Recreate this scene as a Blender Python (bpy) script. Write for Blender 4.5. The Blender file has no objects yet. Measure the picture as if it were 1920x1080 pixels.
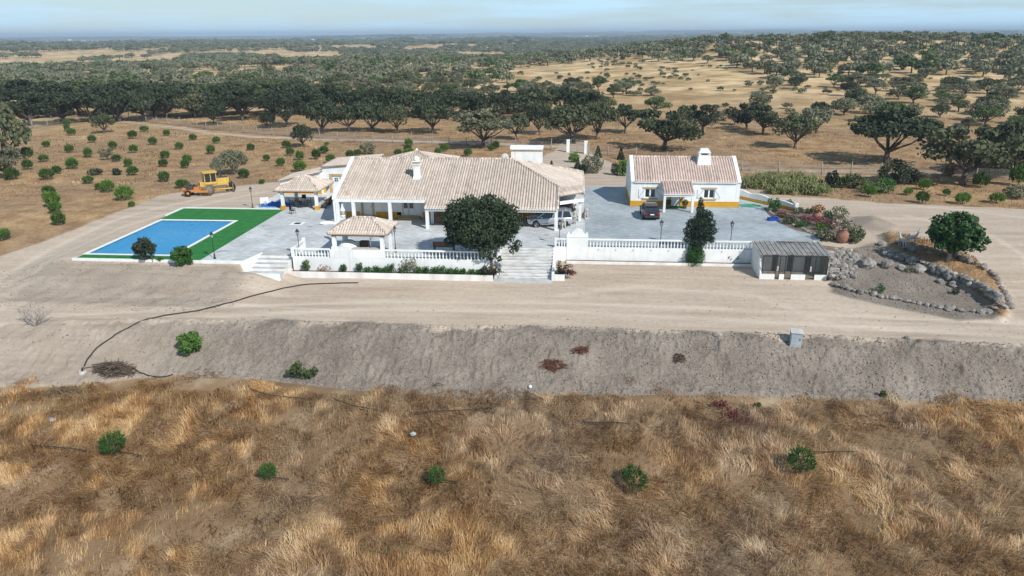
import bpy, bmesh, math, random
import numpy as np
from mathutils import Vector, Matrix
random.seed(7)
rng = np.random.default_rng(11)
scn = bpy.context.scene
COL = scn.collection
R = math.radians
# ------------------------------------------------------------------ camera
CAM = Vector((5.84, -66.75, 20.0)); FPX = 1371.0
CM = Matrix.Translation(CAM) @ Matrix.Rotation(R(5), 4, 'Z') @ Matrix.Rotation(R(90 - 19.2), 4, 'X') @ Matrix.Rotation(R(-0.4), 4, 'Z')
cam_d = bpy.data.cameras.new('camera'); cam = bpy.data.objects.new('camera', cam_d); COL.objects.link(cam)
cam.matrix_world = CM
cam_d.sensor_width = 36.0; cam_d.lens = FPX / 1920 * 36; cam_d.clip_start = 0.5; cam_d.clip_end = 30000
scn.camera = cam
# ------------------------------------------------------------------ sky, sun, exposure
SUN_EL, SUN_AZ = 41.0, 136.0           # azimuth clockwise from +Y
w = bpy.data.worlds.new('World'); scn.world = w; w.use_nodes = True
nt = w.node_tree; nt.nodes.clear()
def N(t, **k):
    n = nt.nodes.new(t)
    for a, b in k.items(): setattr(n, a, b)
    return n
out = N('ShaderNodeOutputWorld'); bg = N('ShaderNodeBackground'); bg.inputs[1].default_value = 0.075
sky = N('ShaderNodeTexSky', sky_type='NISHITA', sun_disc=False, sun_elevation=R(SUN_EL), sun_rotation=R(SUN_AZ), altitude=100.0, air_density=1.0, dust_density=0.2, ozone_density=3.5)
tc = N('ShaderNodeTexCoord'); mp = N('ShaderNodeMapping'); mp.inputs['Scale'].default_value = (2.2, 2.2, 26)
nz = N('ShaderNodeTexNoise'); nz.inputs['Scale'].default_value = 1.6; nz.inputs['Detail'].default_value = 6; nz.inputs['Roughness'].default_value = 0.55
rp = N('ShaderNodeValToRGB'); rp.color_ramp.elements[0].position = 0.46; rp.color_ramp.elements[1].position = 0.70
rp.color_ramp.elements[0].color = (0.05, 0.05, 0.05, 1); rp.color_ramp.elements[1].color = (0.8, 0.8, 0.8, 1)
mx = N('ShaderNodeMix', data_type='RGBA'); mx.inputs['B'].default_value = (7.6, 11.1, 13.6, 1)
lk = nt.links.new
lk(tc.outputs['Generated'], mp.inputs[0]); lk(mp.outputs[0], nz.inputs['Vector']); lk(nz.outputs['Fac'], rp.inputs[0])
sx = N('ShaderNodeSeparateXYZ'); lk(tc.outputs['Generated'], sx.inputs[0])      # thin cloud deck looks denser towards the horizon
m1_ = N('ShaderNodeMath', operation='SUBTRACT'); m1_.inputs[0].default_value = 1.0; lk(sx.outputs['Z'], m1_.inputs[1])
m2_ = N('ShaderNodeMath', operation='POWER', use_clamp=True); m2_.inputs[1].default_value = 7.0; lk(m1_.outputs[0], m2_.inputs[0])
m3_ = N('ShaderNodeMath', operation='MULTIPLY_ADD', use_clamp=True); m3_.inputs[1].default_value = 0.5; lk(m2_.outputs[0], m3_.inputs[0]); lk(rp.outputs[0], m3_.inputs[2])
lk(sky.outputs[0], mx.inputs['A']); lk(m3_.outputs[0], mx.inputs['Factor']); lk(mx.outputs['Result'], bg.inputs[0]); lk(bg.outputs[0], out.inputs[0])
sd = bpy.data.lights.new('sun', 'SUN'); sd.energy = 4.4; sd.angle = R(0.9); sd.color = (1.0, 0.955, 0.88)
sun = bpy.data.objects.new('sun', sd); COL.objects.link(sun)
sdir = Vector((math.sin(R(SUN_AZ)) * math.cos(R(SUN_EL)), math.cos(R(SUN_AZ)) * math.cos(R(SUN_EL)), math.sin(R(SUN_EL))))
sun.rotation_euler = sdir.to_track_quat('Z', 'Y').to_euler(); sun.location = (60, -60, 80)
vs = scn.view_settings; vs.view_transform = 'Standard'; vs.look = 'None'; vs.exposure = 0.13; vs.gamma = 1.0; vs.use_curve_mapping = False
try: scn.cycles.volume_bounces = 0; scn.cycles.max_bounces = 6; scn.cycles.transparent_max_bounces = 8
except Exception: pass
# ------------------------------------------------------------------ helpers
CMI = np.array(CM.to_3x3())
def ray(px, py):
    d = CMI @ np.array([(px - 960) / FPX, -(py - 540) / FPX, -1.0]); return d / np.linalg.norm(d)
def P(px, py, z=0.0):
    d = ray(px, py); t = (z - 20.0) / d[2]; return (CAM.x + t * d[0], CAM.y + t * d[1], z)
def hsh(ix, iy, s):
    n = (ix.astype(np.int64) * 374761393 + iy.astype(np.int64) * 668265263 + s * 974711) & 0x7fffffff
    n = ((n ^ (n >> 13)) * 1274126177) & 0x7fffffff
    return ((n ^ (n >> 16)) & 0xffff) / 65535.0
def vnoise(x, y, s=0):
    x = np.asarray(x, float); y = np.asarray(y, float)
    ix = np.floor(x); iy = np.floor(y); fx = x - ix; fy = y - iy
    fx = fx * fx * (3 - 2 * fx); fy = fy * fy * (3 - 2 * fy)
    ix = ix.astype(np.int64); iy = iy.astype(np.int64)
    a = hsh(ix, iy, s); b = hsh(ix + 1, iy, s); c = hsh(ix, iy + 1, s); d = hsh(ix + 1, iy + 1, s)
    return (a * (1 - fx) + b * fx) * (1 - fy) + (c * (1 - fx) + d * fx) * fy
def fbm(x, y, s=0, o=4):
    r = 0; a = 0.5; t = 0
    for k in range(o):
        r = r + a * vnoise(x * 2 ** k + 17.3 * k, y * 2 ** k + 9.1 * k, s + k); t += a; a *= 0.5
    return r / t
def sstep(a, b, x):
    t = np.clip((x - a) / (b - a), 0, 1); return t * t * (3 - 2 * t)
def poly_sd(x, y, pts):
    """signed distance, positive inside"""
    n = len(pts); d = np.full(x.shape, 1e9); ins = np.zeros(x.shape, bool)
    for i in range(n):
        ax, ay = pts[i][:2]; bx, by = pts[(i + 1) % n][:2]
        ex, ey = bx - ax, by - ay; L = ex * ex + ey * ey + 1e-12
        t = np.clip(((x - ax) * ex + (y - ay) * ey) / L, 0, 1)
        d = np.minimum(d, np.hypot(x - ax - t * ex, y - ay - t * ey))
        c = (ay > y) != (by > y)
        xi = ax + (y - ay) / (by - ay + 1e-12) * ex
        ins ^= c & (x < xi)
    return np.where(ins, d, -d)
def line_d(x, y, pts):
    d = np.full(x.shape, 1e9)
    for (ax, ay), (bx, by) in zip([p[:2] for p in pts[:-1]], [p[:2] for p in pts[1:]]):
        ex, ey = bx - ax, by - ay; L = ex * ex + ey * ey + 1e-12
        t = np.clip(((x - ax) * ex + (y - ay) * ey) / L, 0, 1)
        d = np.minimum(d, np.hypot(x - ax - t * ex, y - ay - t * ey))
    return d
def mesh_np(name, V, F, tint=None, smooth=False, attrs=None):
    """F: (n,3) or (n,4) int array"""
    V = np.asarray(V, np.float32); F = np.asarray(F, np.int32)
    me = bpy.data.meshes.new(name); k = F.shape[1]
    me.vertices.add(len(V)); me.vertices.foreach_set('co', V.ravel())
    me.loops.add(F.size); me.loops.foreach_set('vertex_index', F.ravel())
    me.polygons.add(len(F)); me.polygons.foreach_set('loop_start', np.arange(0, F.size, k, dtype=np.int32))
    try: me.polygons.foreach_set('loop_total', np.full(len(F), k, np.int32))
    except Exception: pass
    me.update(calc_edges=True)
    if smooth: me.polygons.foreach_set('use_smooth', np.ones(len(F), bool))
    attrs = dict(attrs or {})
    if tint is not None: attrs['tint'] = tint
    for an, av in attrs.items():
        a = me.attributes.new(an, 'FLOAT', 'POINT'); a.data.foreach_set('value', np.asarray(av, np.float32))
    return me
WROOT = {}
class MB:
    def __init__(s): s.v = []; s.f = []; s.t = []; s.sm = []
    def add(s, vs, fs, tint=0.5, smooth=False):
        o = len(s.v); s.v += [tuple(v) for v in vs]; s.f += [tuple(i + o for i in f) for f in fs]
        s.t += [tint] * len(vs); s.sm += [smooth] * len(fs); return s
    def box(s, x0, x1, y0, y1, z0, z1, M=None, tint=0.5):
        vs = [(x, y, z) for z in (z0, z1) for x, y in ((x0, y0), (x1, y0), (x1, y1), (x0, y1))]
        if M is not None: vs = [tuple(M @ Vector(v)) for v in vs]
        return s.add(vs, [(3, 2, 1, 0), (4, 5, 6, 7), (0, 1, 5, 4), (1, 2, 6, 5), (2, 3, 7, 6), (3, 0, 4, 7)], tint)
    def cbox(s, c, sz, rz=0, tint=0.5, rx=0, ry=0):
        M = Matrix.Translation(c) @ Matrix.Rotation(rz, 4, 'Z') @ Matrix.Rotation(ry, 4, 'Y') @ Matrix.Rotation(rx, 4, 'X')
        a, b, d = sz[0] / 2, sz[1] / 2, sz[2] / 2
        return s.box(-a, a, -b, b, -d, d, M, tint)
    def taper(s, x0, x1, y0, y1, z0, z1, i, tint=0.5):
        vs = [(x0, y0, z0), (x1, y0, z0), (x1, y1, z0), (x0, y1, z0), (x0 + i, y0 + i, z1), (x1 - i, y0 + i, z1), (x1 - i, y1 - i, z1), (x0 + i, y1 - i, z1)]
        return s.add(vs, [(3, 2, 1, 0), (4, 5, 6, 7), (0, 1, 5, 4), (1, 2, 6, 5), (2, 3, 7, 6), (3, 0, 4, 7)], tint)
    def prism(s, pts, z0, z1, tint=0.5):
        n = len(pts)
        z0s = z0 if hasattr(z0, '__len__') else [z0] * n; z1s = z1 if hasattr(z1, '__len__') else [z1] * n
        vs = [(p[0], p[1], z0s[i]) for i, p in enumerate(pts)] + [(p[0], p[1], z1s[i]) for i, p in enumerate(pts)]
        fs = [tuple(range(n - 1, -1, -1)), tuple(range(n, 2 * n))] + [(i, (i + 1) % n, n + (i + 1) % n, n + i) for i in range(n)]
        return s.add(vs, fs, tint)
    def extrude_xz(s, pts, y0, y1, tint=0.5):
        """polygon in x,z extruded along y"""
        n = len(pts); vs = [(p[0], y0, p[1]) for p in pts] + [(p[0], y1, p[1]) for p in pts]
        fs = [tuple(range(n)), tuple(range(2 * n - 1, n - 1, -1))] + [((i + 1) % n, i, n + i, n + (i + 1) % n) for i in range(n)]
        return s.add(vs, fs, tint)
    def extrude_yz(s, pts, x0, x1, tint=0.5):
        n = len(pts); vs = [(x0, p[0], p[1]) for p in pts] + [(x1, p[0], p[1]) for p in pts]
        fs = [tuple(range(n - 1, -1, -1)), tuple(range(n, 2 * n))] + [(i, (i + 1) % n, n + (i + 1) % n, n + i) for i in range(n)]
        return s.add(vs, fs, tint)
    def tube(s, path, rad, n=6, tint=0.5, cap=True):
        path = [Vector(p) for p in path]; m = len(path)
        rads = rad if hasattr(rad, '__len__') else [rad] * m
        vs = []; fs = []
        for i, p in enumerate(path):
            d = (path[min(i + 1, m - 1)] - path[max(i - 1, 0)]).normalized()
            a = d.orthogonal().normalized() if i == 0 else (la - d * la.dot(d)).normalized()
            la = a; b = d.cross(a)
            for k in range(n):
                t = 2 * math.pi * k / n; vs.append(p + (a * math.cos(t) + b * math.sin(t)) * rads[i])
        for i in range(m - 1):
            for k in range(n): fs.append((i * n + k, i * n + (k + 1) % n, (i + 1) * n + (k + 1) % n, (i + 1) * n + k))
        if cap: fs.append(tuple(range(n - 1, -1, -1))); fs.append(tuple((m - 1) * n + k for k in range(n)))
        return s.add(vs, fs, tint, True)
    def lathe(s, prof, c=(0, 0, 0), n=10, axis='Z', tint=0.5, smooth=True):
        vs = []; fs = []; m = len(prof)
        for r, h in prof:
            for k in range(n):
                t = 2 * math.pi * k / n; x, y = r * math.cos(t), r * math.sin(t)
                q = (x, y, h) if axis == 'Z' else ((h, x, y) if axis == 'X' else (y, h, x))
                vs.append((q[0] + c[0], q[1] + c[1], q[2] + c[2]))
        for i in range(m - 1):
            for k in range(n): fs.append((i * n + k, i * n + (k + 1) % n, (i + 1) * n + (k + 1) % n, (i + 1) * n + k))
        fs.append(tuple(range(n - 1, -1, -1))); fs.append(tuple((m - 1) * n + k for k in range(n)))
        return s.add(vs, fs, tint, smooth)
    def ell(s, c, r, n=10, m=7, tint=0.5, noise=0.0, seed=0):
        rd = random.Random(seed); vs = [(c[0], c[1], c[2] - r[2])]; fs = []
        for i in range(1, m):
            ph = math.pi * i / m
            for k in range(n):
                t = 2 * math.pi * k / n; q = 1 + noise * (rd.random() - 0.5) * 2
                vs.append((c[0] + r[0] * math.sin(ph) * math.cos(t) * q, c[1] + r[1] * math.sin(ph) * math.sin(t) * q, c[2] - r[2] * math.cos(ph) * q))
        vs.append((c[0], c[1], c[2] + r[2])); L = len(vs) - 1
        for k in range(n):
            fs.append((0, 1 + (k + 1) % n, 1 + k)); fs.append((L, L - n + k, L - n + (k + 1) % n))
        for i in range(m - 2):
            for k in range(n):
                a = 1 + i * n; fs.append((a + k, a + (k + 1) % n, a + n + (k + 1) % n, a + n + k))
        return s.add(vs, fs, tint, noise == 0)
    def mesh(s, name):
        me = bpy.data.meshes.new(name); me.from_pydata(s.v, [], s.f); me.update()
        me.polygons.foreach_set('use_smooth', s.sm)
        a = me.attributes.new('tint', 'FLOAT', 'POINT'); a.data.foreach_set('value', s.t)
        return me
    def build(s, name, m, parent=None, bevel=0, **k): return ob(name, s.mesh(name), m, parent, bevel=bevel, **k)
def ob(name, me, m=None, parent=None, loc=None, rz=None, bevel=0, kind=None):
    o = bpy.data.objects.new(name, me); COL.objects.link(o)
    if m is not None and me is not None and not len(me.materials): me.materials.append(M[m] if isinstance(m, str) else m)
    if parent is not None: o.parent = parent
    if parent is not None and parent.name in WROOT: o.location = -WROOT[parent.name]
    if loc is not None: o.location = loc
    if rz is not None: o.rotation_euler = (0, 0, rz)
    if kind: o['kind'] = kind
    if bevel:
        b = o.modifiers.new('bevel', 'BEVEL'); b.width = bevel; b.segments = 1; b.limit_method = 'ANGLE'
    return o
def tag(o, label, cat, group=None):
    o['label'] = label; o['category'] = cat
    if group: o['group'] = group
    return o
def thing(name, label, cat, loc=(0, 0, 0), rz=0, group=None):
    o = bpy.data.objects.new(name, None); COL.objects.link(o); o.empty_display_size = 0.3
    o.location = loc; o.rotation_euler = (0, 0, rz); return tag(o, label, cat, group)
def wthing(name, label, cat, loc, group=None):
    """a thing whose parts are modelled in site coordinates"""
    o = thing(name, label, cat, loc, 0, group); WROOT[o.name] = Vector(loc); return o
def struct(name, me, m): return ob(name, me, m, kind='structure')
def copy_tree(o, parent=None):
    c = o.copy(); COL.objects.link(c); c.parent = parent
    for ch in list(o.children): copy_tree(ch, c)
    return c
ORD = ['first', 'second', 'third', 'fourth', 'fifth', 'sixth', 'seventh', 'eighth', 'ninth', 'tenth', 'eleventh', 'twelfth', 'thirteenth', 'fourteenth', 'fifteenth', 'sixteenth', 'seventeenth', 'eighteenth', 'nineteenth', 'twentieth', 'twenty-first', 'twenty-second', 'twenty-third', 'twenty-fourth', 'twenty-fifth', 'twenty-sixth', 'twenty-seventh', 'twenty-eighth', 'twenty-ninth', 'thirtieth']
# ------------------------------------------------------------------ materials
M = {}
def mat(name, c1, c2=None, rough=0.85, scale=3.0, detail=4, bump=0.0, bscale=None, metal=0.0, tint=0.0, spec=0.3, coat=0.0, trans=0.0, objrand=0.0, stretch=None, lo=0.35, hi=0.65):
    """noise blend c1..c2, 'tint' attribute brightness variation, optional bump and translucency"""
    m = bpy.data.materials.new(name); m.use_nodes = True; t = m.node_tree; nd = t.nodes; ln = t.links.new
    b = nd['Principled BSDF']; b.inputs['Roughness'].default_value = rough; b.inputs['Metallic'].default_value = metal
    b.inputs['Specular IOR Level'].default_value = spec
    if coat: b.inputs['Coat Weight'].default_value = coat; b.inputs['Coat Roughness'].default_value = 0.08
    col = None
    tcn = nd.new('ShaderNodeTexCoord'); vec = tcn.outputs['Object']
    if stretch:
        mpn = nd.new('ShaderNodeMapping'); mpn.inputs['Scale'].default_value = stretch; ln(vec, mpn.inputs[0]); vec = mpn.outputs[0]
    if c2 is not None:
        nn = nd.new('ShaderNodeTexNoise'); nn.inputs['Scale'].default_value = scale; nn.inputs['Detail'].default_value = detail; ln(vec, nn.inputs['Vector'])
        r = nd.new('ShaderNodeValToRGB'); r.color_ramp.elements[0].position = lo; r.color_ramp.elements[1].position = hi
        r.color_ramp.elements[0].color = (*c1, 1); r.color_ramp.elements[1].color = (*c2, 1)
        ln(nn.outputs['Fac'], r.inputs[0]); col = r.outputs[0]
    def scaleby(sock, amt, col):
        mr = nd.new('ShaderNodeMapRange'); mr.inputs['To Min'].default_value = 1 - amt; mr.inputs['To Max'].default_value = 1 + amt; ln(sock, mr.inputs['Value'])
        mm = nd.new('ShaderNodeMix'); mm.data_type = 'RGBA'; mm.blend_type = 'MULTIPLY'; mm.inputs['Factor'].default_value = 1
        if col is None: mm.inputs['A'].default_value = (*c1, 1)
        else: ln(col, mm.inputs['A'])
        ln(mr.outputs[0], mm.inputs['B']); return mm.outputs['Result']
    if tint:
        a = nd.new('ShaderNodeAttribute'); a.attribute_name = 'tint'; col = scaleby(a.outputs['Fac'], tint, col)
    if objrand:
        oi = nd.new('ShaderNodeObjectInfo'); col = scaleby(oi.outputs['Random'], objrand, col)
    if col is None: b.inputs['Base Color'].default_value = (*c1, 1)
    else: ln(col, b.inputs['Base Color'])
    if bump:
        bn = nd.new('ShaderNodeTexNoise'); bn.inputs['Scale'].default_value = bscale or scale * 4; bn.inputs['Detail'].default_value = 5; ln(vec, bn.inputs['Vector'])
        bp = nd.new('ShaderNodeBump'); bp.inputs['Strength'].default_value = bump; bp.inputs['Distance'].default_value = 0.1; ln(bn.outputs['Fac'], bp.inputs['Height']); ln(bp.outputs[0], b.inputs['Normal'])
    if trans:
        tr = nd.new('ShaderNodeBsdfTranslucent'); ms = nd.new('ShaderNodeMixShader'); ms.inputs[0].default_value = trans
        if col is None: tr.inputs[0].default_value = (*c1, 1)
        else: ln(col, tr.inputs[0])
        ln(b.outputs[0], ms.inputs[1]); ln(tr.outputs[0], ms.inputs[2]); ln(ms.outputs[0], nd['Material Output'].inputs[0])
    M[name] = m; return m
mat('white_wall', (0.70, 0.72, 0.72), (0.83, 0.84, 0.84), 0.9, 0.7, 6, 0.08, 30)
t_ = M['white_wall'].node_tree; b_ = t_.nodes['Principled BSDF']; src = b_.inputs['Base Color'].links[0].from_socket      # rain streaks and dust stains
g_ = t_.nodes.new('ShaderNodeNewGeometry'); mp_ = t_.nodes.new('ShaderNodeMapping'); mp_.inputs['Scale'].default_value = (3.2, 3.2, 0.22); n_ = t_.nodes.new('ShaderNodeTexNoise'); n_.inputs['Scale'].default_value = 1.0; n_.inputs['Detail'].default_value = 6; r_ = t_.nodes.new('ShaderNodeValToRGB'); r_.color_ramp.elements[0].position = 0.56; r_.color_ramp.elements[1].position = 0.78; r_.color_ramp.elements[0].color = (0, 0, 0, 1); r_.color_ramp.elements[1].color = (0.55, 0.55, 0.55, 1)
x_ = t_.nodes.new('ShaderNodeMix'); x_.data_type = 'RGBA'; x_.inputs['B'].default_value = (0.50, 0.475, 0.44, 1)
for a_, b2_ in ((g_.outputs['Position'], mp_.inputs[0]), (mp_.outputs[0], n_.inputs['Vector']), (n_.outputs['Fac'], r_.inputs[0]), (r_.outputs[0], x_.inputs['Factor']), (src, x_.inputs['A']), (x_.outputs['Result'], b_.inputs['Base Color'])): t_.links.new(a_, b2_)
mat('white_step', (0.60, 0.60, 0.58), (0.80, 0.80, 0.79), 0.9, 1.3, 6, 0.1, 20)
mat('step_tread', (0.34, 0.34, 0.335), (0.56, 0.56, 0.55), 0.95, 1.1, 6, 0.1, 20)
mat('white_dusty', (0.62, 0.59, 0.55), (0.80, 0.80, 0.79), 0.9, 0.9, 6, 0.1, 20, stretch=(1, 1, 0.4))
mat('ochre', (0.52, 0.27, 0.025), (0.60, 0.33, 0.04), 0.85, 1.5)
mat('ochre_pale', (0.44, 0.33, 0.16), (0.50, 0.38, 0.2), 0.85, 1.5)
mat('tile_roof', (0.50, 0.425, 0.365), (0.57, 0.49, 0.425), 0.9, 0.4, 5, 0.1, 8, tint=0.30)
mat('tile_roof_pink', (0.52, 0.41, 0.36), (0.59, 0.475, 0.415), 0.9, 0.5, 5, 0.1, 8, tint=0.30)
mat('mortar', (0.58, 0.48, 0.40), (0.66, 0.57, 0.48), 0.95, 2)
mat('ceiling_wood', (0.30, 0.22, 0.16), (0.36, 0.27, 0.2), 0.8, 3)
mat('door_white', (0.74, 0.77, 0.78), None, 0.5)
mat('pvc', (0.8, 0.81, 0.82), None, 0.4)
mat('glass_dark', (0.02, 0.025, 0.03), None, 0.06, spec=0.8)
mat('turf', (0.020, 0.155, 0.030), (0.032, 0.205, 0.045), 0.95, 1.2, 6, 0.5, 60)
mat('coping', (0.72, 0.73, 0.73), (0.8, 0.81, 0.8), 0.7, 2)
mat('pool_tile', (0.025, 0.25, 0.52), (0.04, 0.32, 0.62), 0.3, 6, 3)
mat('iron', (0.025, 0.032, 0.032), None, 0.5, spec=0.4)
mat('lamp_glass', (0.35, 0.42, 0.40), None, 0.2)
mat('bark', (0.07, 0.06, 0.05), (0.15, 0.13, 0.11), 0.95, 6, 4, 0.6, 14, stretch=(1, 1, 0.3))
mat('bark_pale', (0.26, 0.23, 0.20), (0.38, 0.35, 0.31), 0.95, 6, 4, 0.6, 14, stretch=(1, 1, 0.3))
mat('leaf_oak_dark', (0.037, 0.049, 0.027), (0.054, 0.068, 0.036), 0.75, 0.5, 2, tint=0.5, trans=0.12, objrand=0.22, spec=0.2)  # on the belt oaks this dark green stands in for cloud shadow
mat('leaf_oak', (0.078, 0.092, 0.046), (0.108, 0.120, 0.064), 0.75, 0.5, 2, tint=0.5, trans=0.15, objrand=0.25, spec=0.2)
mat('leaf_oak_grey', (0.142, 0.150, 0.090), (0.195, 0.198, 0.130), 0.8, 0.5, 2, tint=0.45, trans=0.15, objrand=0.2, spec=0.2)
mat('leaf_green', (0.078, 0.112, 0.042), (0.108, 0.148, 0.056), 0.7, 0.6, 2, tint=0.5, trans=0.18, objrand=0.2, spec=0.2)
mat('leaf_laurel', (0.026, 0.043, 0.022), (0.044, 0.066, 0.031), 0.6, 0.9, 3, tint=0.6, trans=0.08, spec=0.25)
mat('leaf_juniper', (0.014, 0.028, 0.018), (0.026, 0.044, 0.025), 0.75, 0.9, 3, tint=0.55, trans=0.06, spec=0.2)
mat('leaf_fig', (0.030, 0.075, 0.020), (0.048, 0.105, 0.028), 0.55, 0.9, 3, tint=0.5, trans=0.18, spec=0.3)
mat('leaf_pine', (0.060, 0.125, 0.026), (0.090, 0.170, 0.036), 0.75, 1.5, 2, tint=0.55, trans=0.18, objrand=0.3, spec=0.2)
mat('leaf_pine_dark', (0.036, 0.098, 0.020), (0.056, 0.135, 0.028), 0.75, 1.5, 2, tint=0.55, trans=0.15, objrand=0.2, spec=0.2)
mat('leaf_pine_lime', (0.095, 0.185, 0.030), (0.13, 0.24, 0.04), 0.75, 1.5, 2, tint=0.5, trans=0.2, spec=0.2)
mat('leaf_hedge', (0.030, 0.085, 0.018), (0.05, 0.125, 0.028), 0.7, 1.5, 2, tint=0.5, trans=0.18, objrand=0.2, spec=0.2)
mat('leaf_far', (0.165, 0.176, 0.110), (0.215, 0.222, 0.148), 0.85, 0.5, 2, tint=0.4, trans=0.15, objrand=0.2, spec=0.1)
mat('leaf_corn', (0.10, 0.155, 0.045), (0.32, 0.31, 0.15), 0.7, 1.2, 2, tint=0.5, trans=0.25, spec=0.2)
mat('leaf_dry', (0.18, 0.12, 0.07), (0.26, 0.18, 0.10), 0.9, 2, 2, tint=0.4, trans=0.1)
mat('leaf_red', (0.10, 0.02, 0.025), (0.16, 0.03, 0.04), 0.8, 2, 2, tint=0.5, trans=0.15)
mat('flower_red', (0.55, 0.03, 0.05), (0.65, 0.06, 0.10), 0.7, 5, tint=0.4, trans=0.2)
mat('flower_orange', (0.62, 0.12, 0.05), (0.70, 0.2, 0.08), 0.7, 5, tint=0.3, trans=0.2)
mat('flower_pink', (0.30, 0.05, 0.11), (0.42, 0.09, 0.18), 0.7, 5, tint=0.4, trans=0.2)
mat('flower_pale', (0.55, 0.35, 0.33), (0.65, 0.48, 0.44), 0.7, 5, tint=0.3, trans=0.2)
mat('stone', (0.17, 0.155, 0.14), (0.34, 0.315, 0.285), 0.95, 2.5, 6, 0.5, 9, tint=0.3, objrand=0.25)
mat('stone_statue', (0.42, 0.40, 0.37), (0.55, 0.53, 0.50), 0.9, 4, 5, 0.3, 18)
mat('terracotta', (0.27, 0.125, 0.085), (0.34, 0.175, 0.12), 0.85, 3, 4, 0.1, 20)
mat('terra_wood', (0.22, 0.085, 0.05), (0.30, 0.13, 0.08), 0.8, 5, 4, tint=0.2)
mat('wood_brown', (0.10, 0.065, 0.045), (0.16, 0.11, 0.08), 0.8, 6, 4, stretch=(1, 6, 6))
mat('plastic_black', (0.012, 0.013, 0.015), None, 0.5)
mat('plastic_white', (0.78, 0.79, 0.8), None, 0.5)
mat('tarp_blue', (0.012, 0.10, 0.42), (0.02, 0.16, 0.55), 0.6, 4, 3, 0.6, 6)
mat('boat_blue', (0.008, 0.05, 0.30), (0.012, 0.07, 0.36), 0.45, 4)
mat('hose_green', (0.03, 0.30, 0.16), None, 0.5)
mat('hose_black', (0.025, 0.024, 0.023), (0.05, 0.045, 0.04), 0.7, 6)
mat('sheet_roof', (0.22, 0.215, 0.205), (0.36, 0.35, 0.33), 0.9, 1.2, 6, 0.1, 20)
mat('concrete', (0.42, 0.42, 0.41), (0.56, 0.56, 0.55), 0.95, 1.2, 6, 0.2, 20)
mat('wire', (0.10, 0.10, 0.10), None, 0.6, metal=0.4)
mat('fence_post', (0.24, 0.22, 0.20), (0.34, 0.32, 0.29), 0.95, 4)
mat('steel_grey', (0.30, 0.34, 0.36), (0.38, 0.42, 0.44), 0.5, 2)
mat('paint_silver', (0.50, 0.53, 0.56), None, 0.28, metal=0.55, coat=0.8)
mat('paint_black', (0.016, 0.014, 0.016), None, 0.3, coat=0.9)
mat('rubber', (0.012, 0.012, 0.012), None, 0.85)
mat('alloy', (0.34, 0.35, 0.36), None, 0.35, metal=0.8)
mat('lamp_red', (0.35, 0.012, 0.012), None, 0.2)
mat('lamp_clear', (0.7, 0.72, 0.75), None, 0.12)
mat('chrome', (0.6, 0.6, 0.62), None, 0.15, metal=1.0)
mat('plate', (0.75, 0.76, 0.78), None, 0.5)
mat('machine_yellow', (0.52, 0.33, 0.07), (0.62, 0.42, 0.11), 0.6, 2.5, 5)
mat('machine_orange', (0.45, 0.17, 0.04), (0.52, 0.24, 0.08), 0.65, 2.5, 5)
mat('machine_dark', (0.035, 0.035, 0.036), (0.07, 0.065, 0.06), 0.7, 3)
mat('track_steel', (0.13, 0.105, 0.085), (0.22, 0.19, 0.16), 0.75, 4, 4, metal=0.2)
mat('skin', (0.45, 0.28, 0.2), None, 0.6)
mat('cloth_pale', (0.36, 0.37, 0.33), (0.44, 0.45, 0.41), 0.9, 6)
mat('hat_dark', (0.03, 0.025, 0.022), None, 0.9)
mat('soil_dark', (0.12, 0.09, 0.07), (0.2, 0.16, 0.12), 1.0, 2, 5, 0.5, 12)
mat('brush', (0.10, 0.075, 0.055), (0.17, 0.13, 0.10), 0.95, 4, tint=0.4)
mat('roots_red', (0.12, 0.05, 0.03), (0.17, 0.08, 0.05), 0.95, 4, tint=0.4)
mat('twig_grey', (0.30, 0.27, 0.24), (0.38, 0.35, 0.31), 0.95, 4)
mat('straw', (0.40, 0.28, 0.13), (0.62, 0.48, 0.28), 0.95, 0.35, 4, tint=0.45, trans=0.2, spec=0.1)
mat('clod', (0.22, 0.188, 0.160), (0.31, 0.272, 0.236), 1.0, 1.0, 4, 0.4, 12, tint=0.35)
# ------------------------------------------------------------------ terrain
YT = np.array(sorted(P(a, b, -1.95)[:2] for a, b in [(-400, 605), (0, 602), (300, 598), (500, 602), (800, 612), (1000, 615), (1500, 629), (1920, 648), (2300, 662)]))
YB = np.array(sorted(P(a, b, -4.6)[:2] for a, b in [(-400, 740), (0, 724), (150, 720), (300, 705), (500, 712), (700, 735), (1000, 746), (1300, 738), (1600, 746), (1920, 755), (2300, 765)]))
SLABS = [(-41.6, -29.0, -3.3, 17.2), (-33.0, 6.9, 17.0, 26.5), (-29.2, 6.9, -0.6, 17.4), (-20.3, -1.6, -1.9, 0), (7.0, 28.6, 3.3, 32.0), (12.8, 28.6, 10, 24)]
POOL = (-41.3, -32.7, -2.1, 11.4)
def pxpoly(pts, z=-0.05): return [P(a, b, z)[:2] for a, b in pts]
ISL = pxpoly([(1560, 535), (1600, 546), (1700, 566), (1800, 582), (1890, 580), (1870, 548), (1800, 522), (1700, 492), (1640, 470), (1590, 480)], -1.0)
HEAP = pxpoly([(1590, 408), (1640, 404), (1690, 425), (1670, 438), (1590, 432)])
ISB = pxpoly([(1650, 452), (1700, 458), (1760, 470), (1830, 492), (1870, 520), (1893, 565), (1880, 575), (1850, 545), (1790, 520), (1720, 495), (1665, 475)], -0.6)
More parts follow.
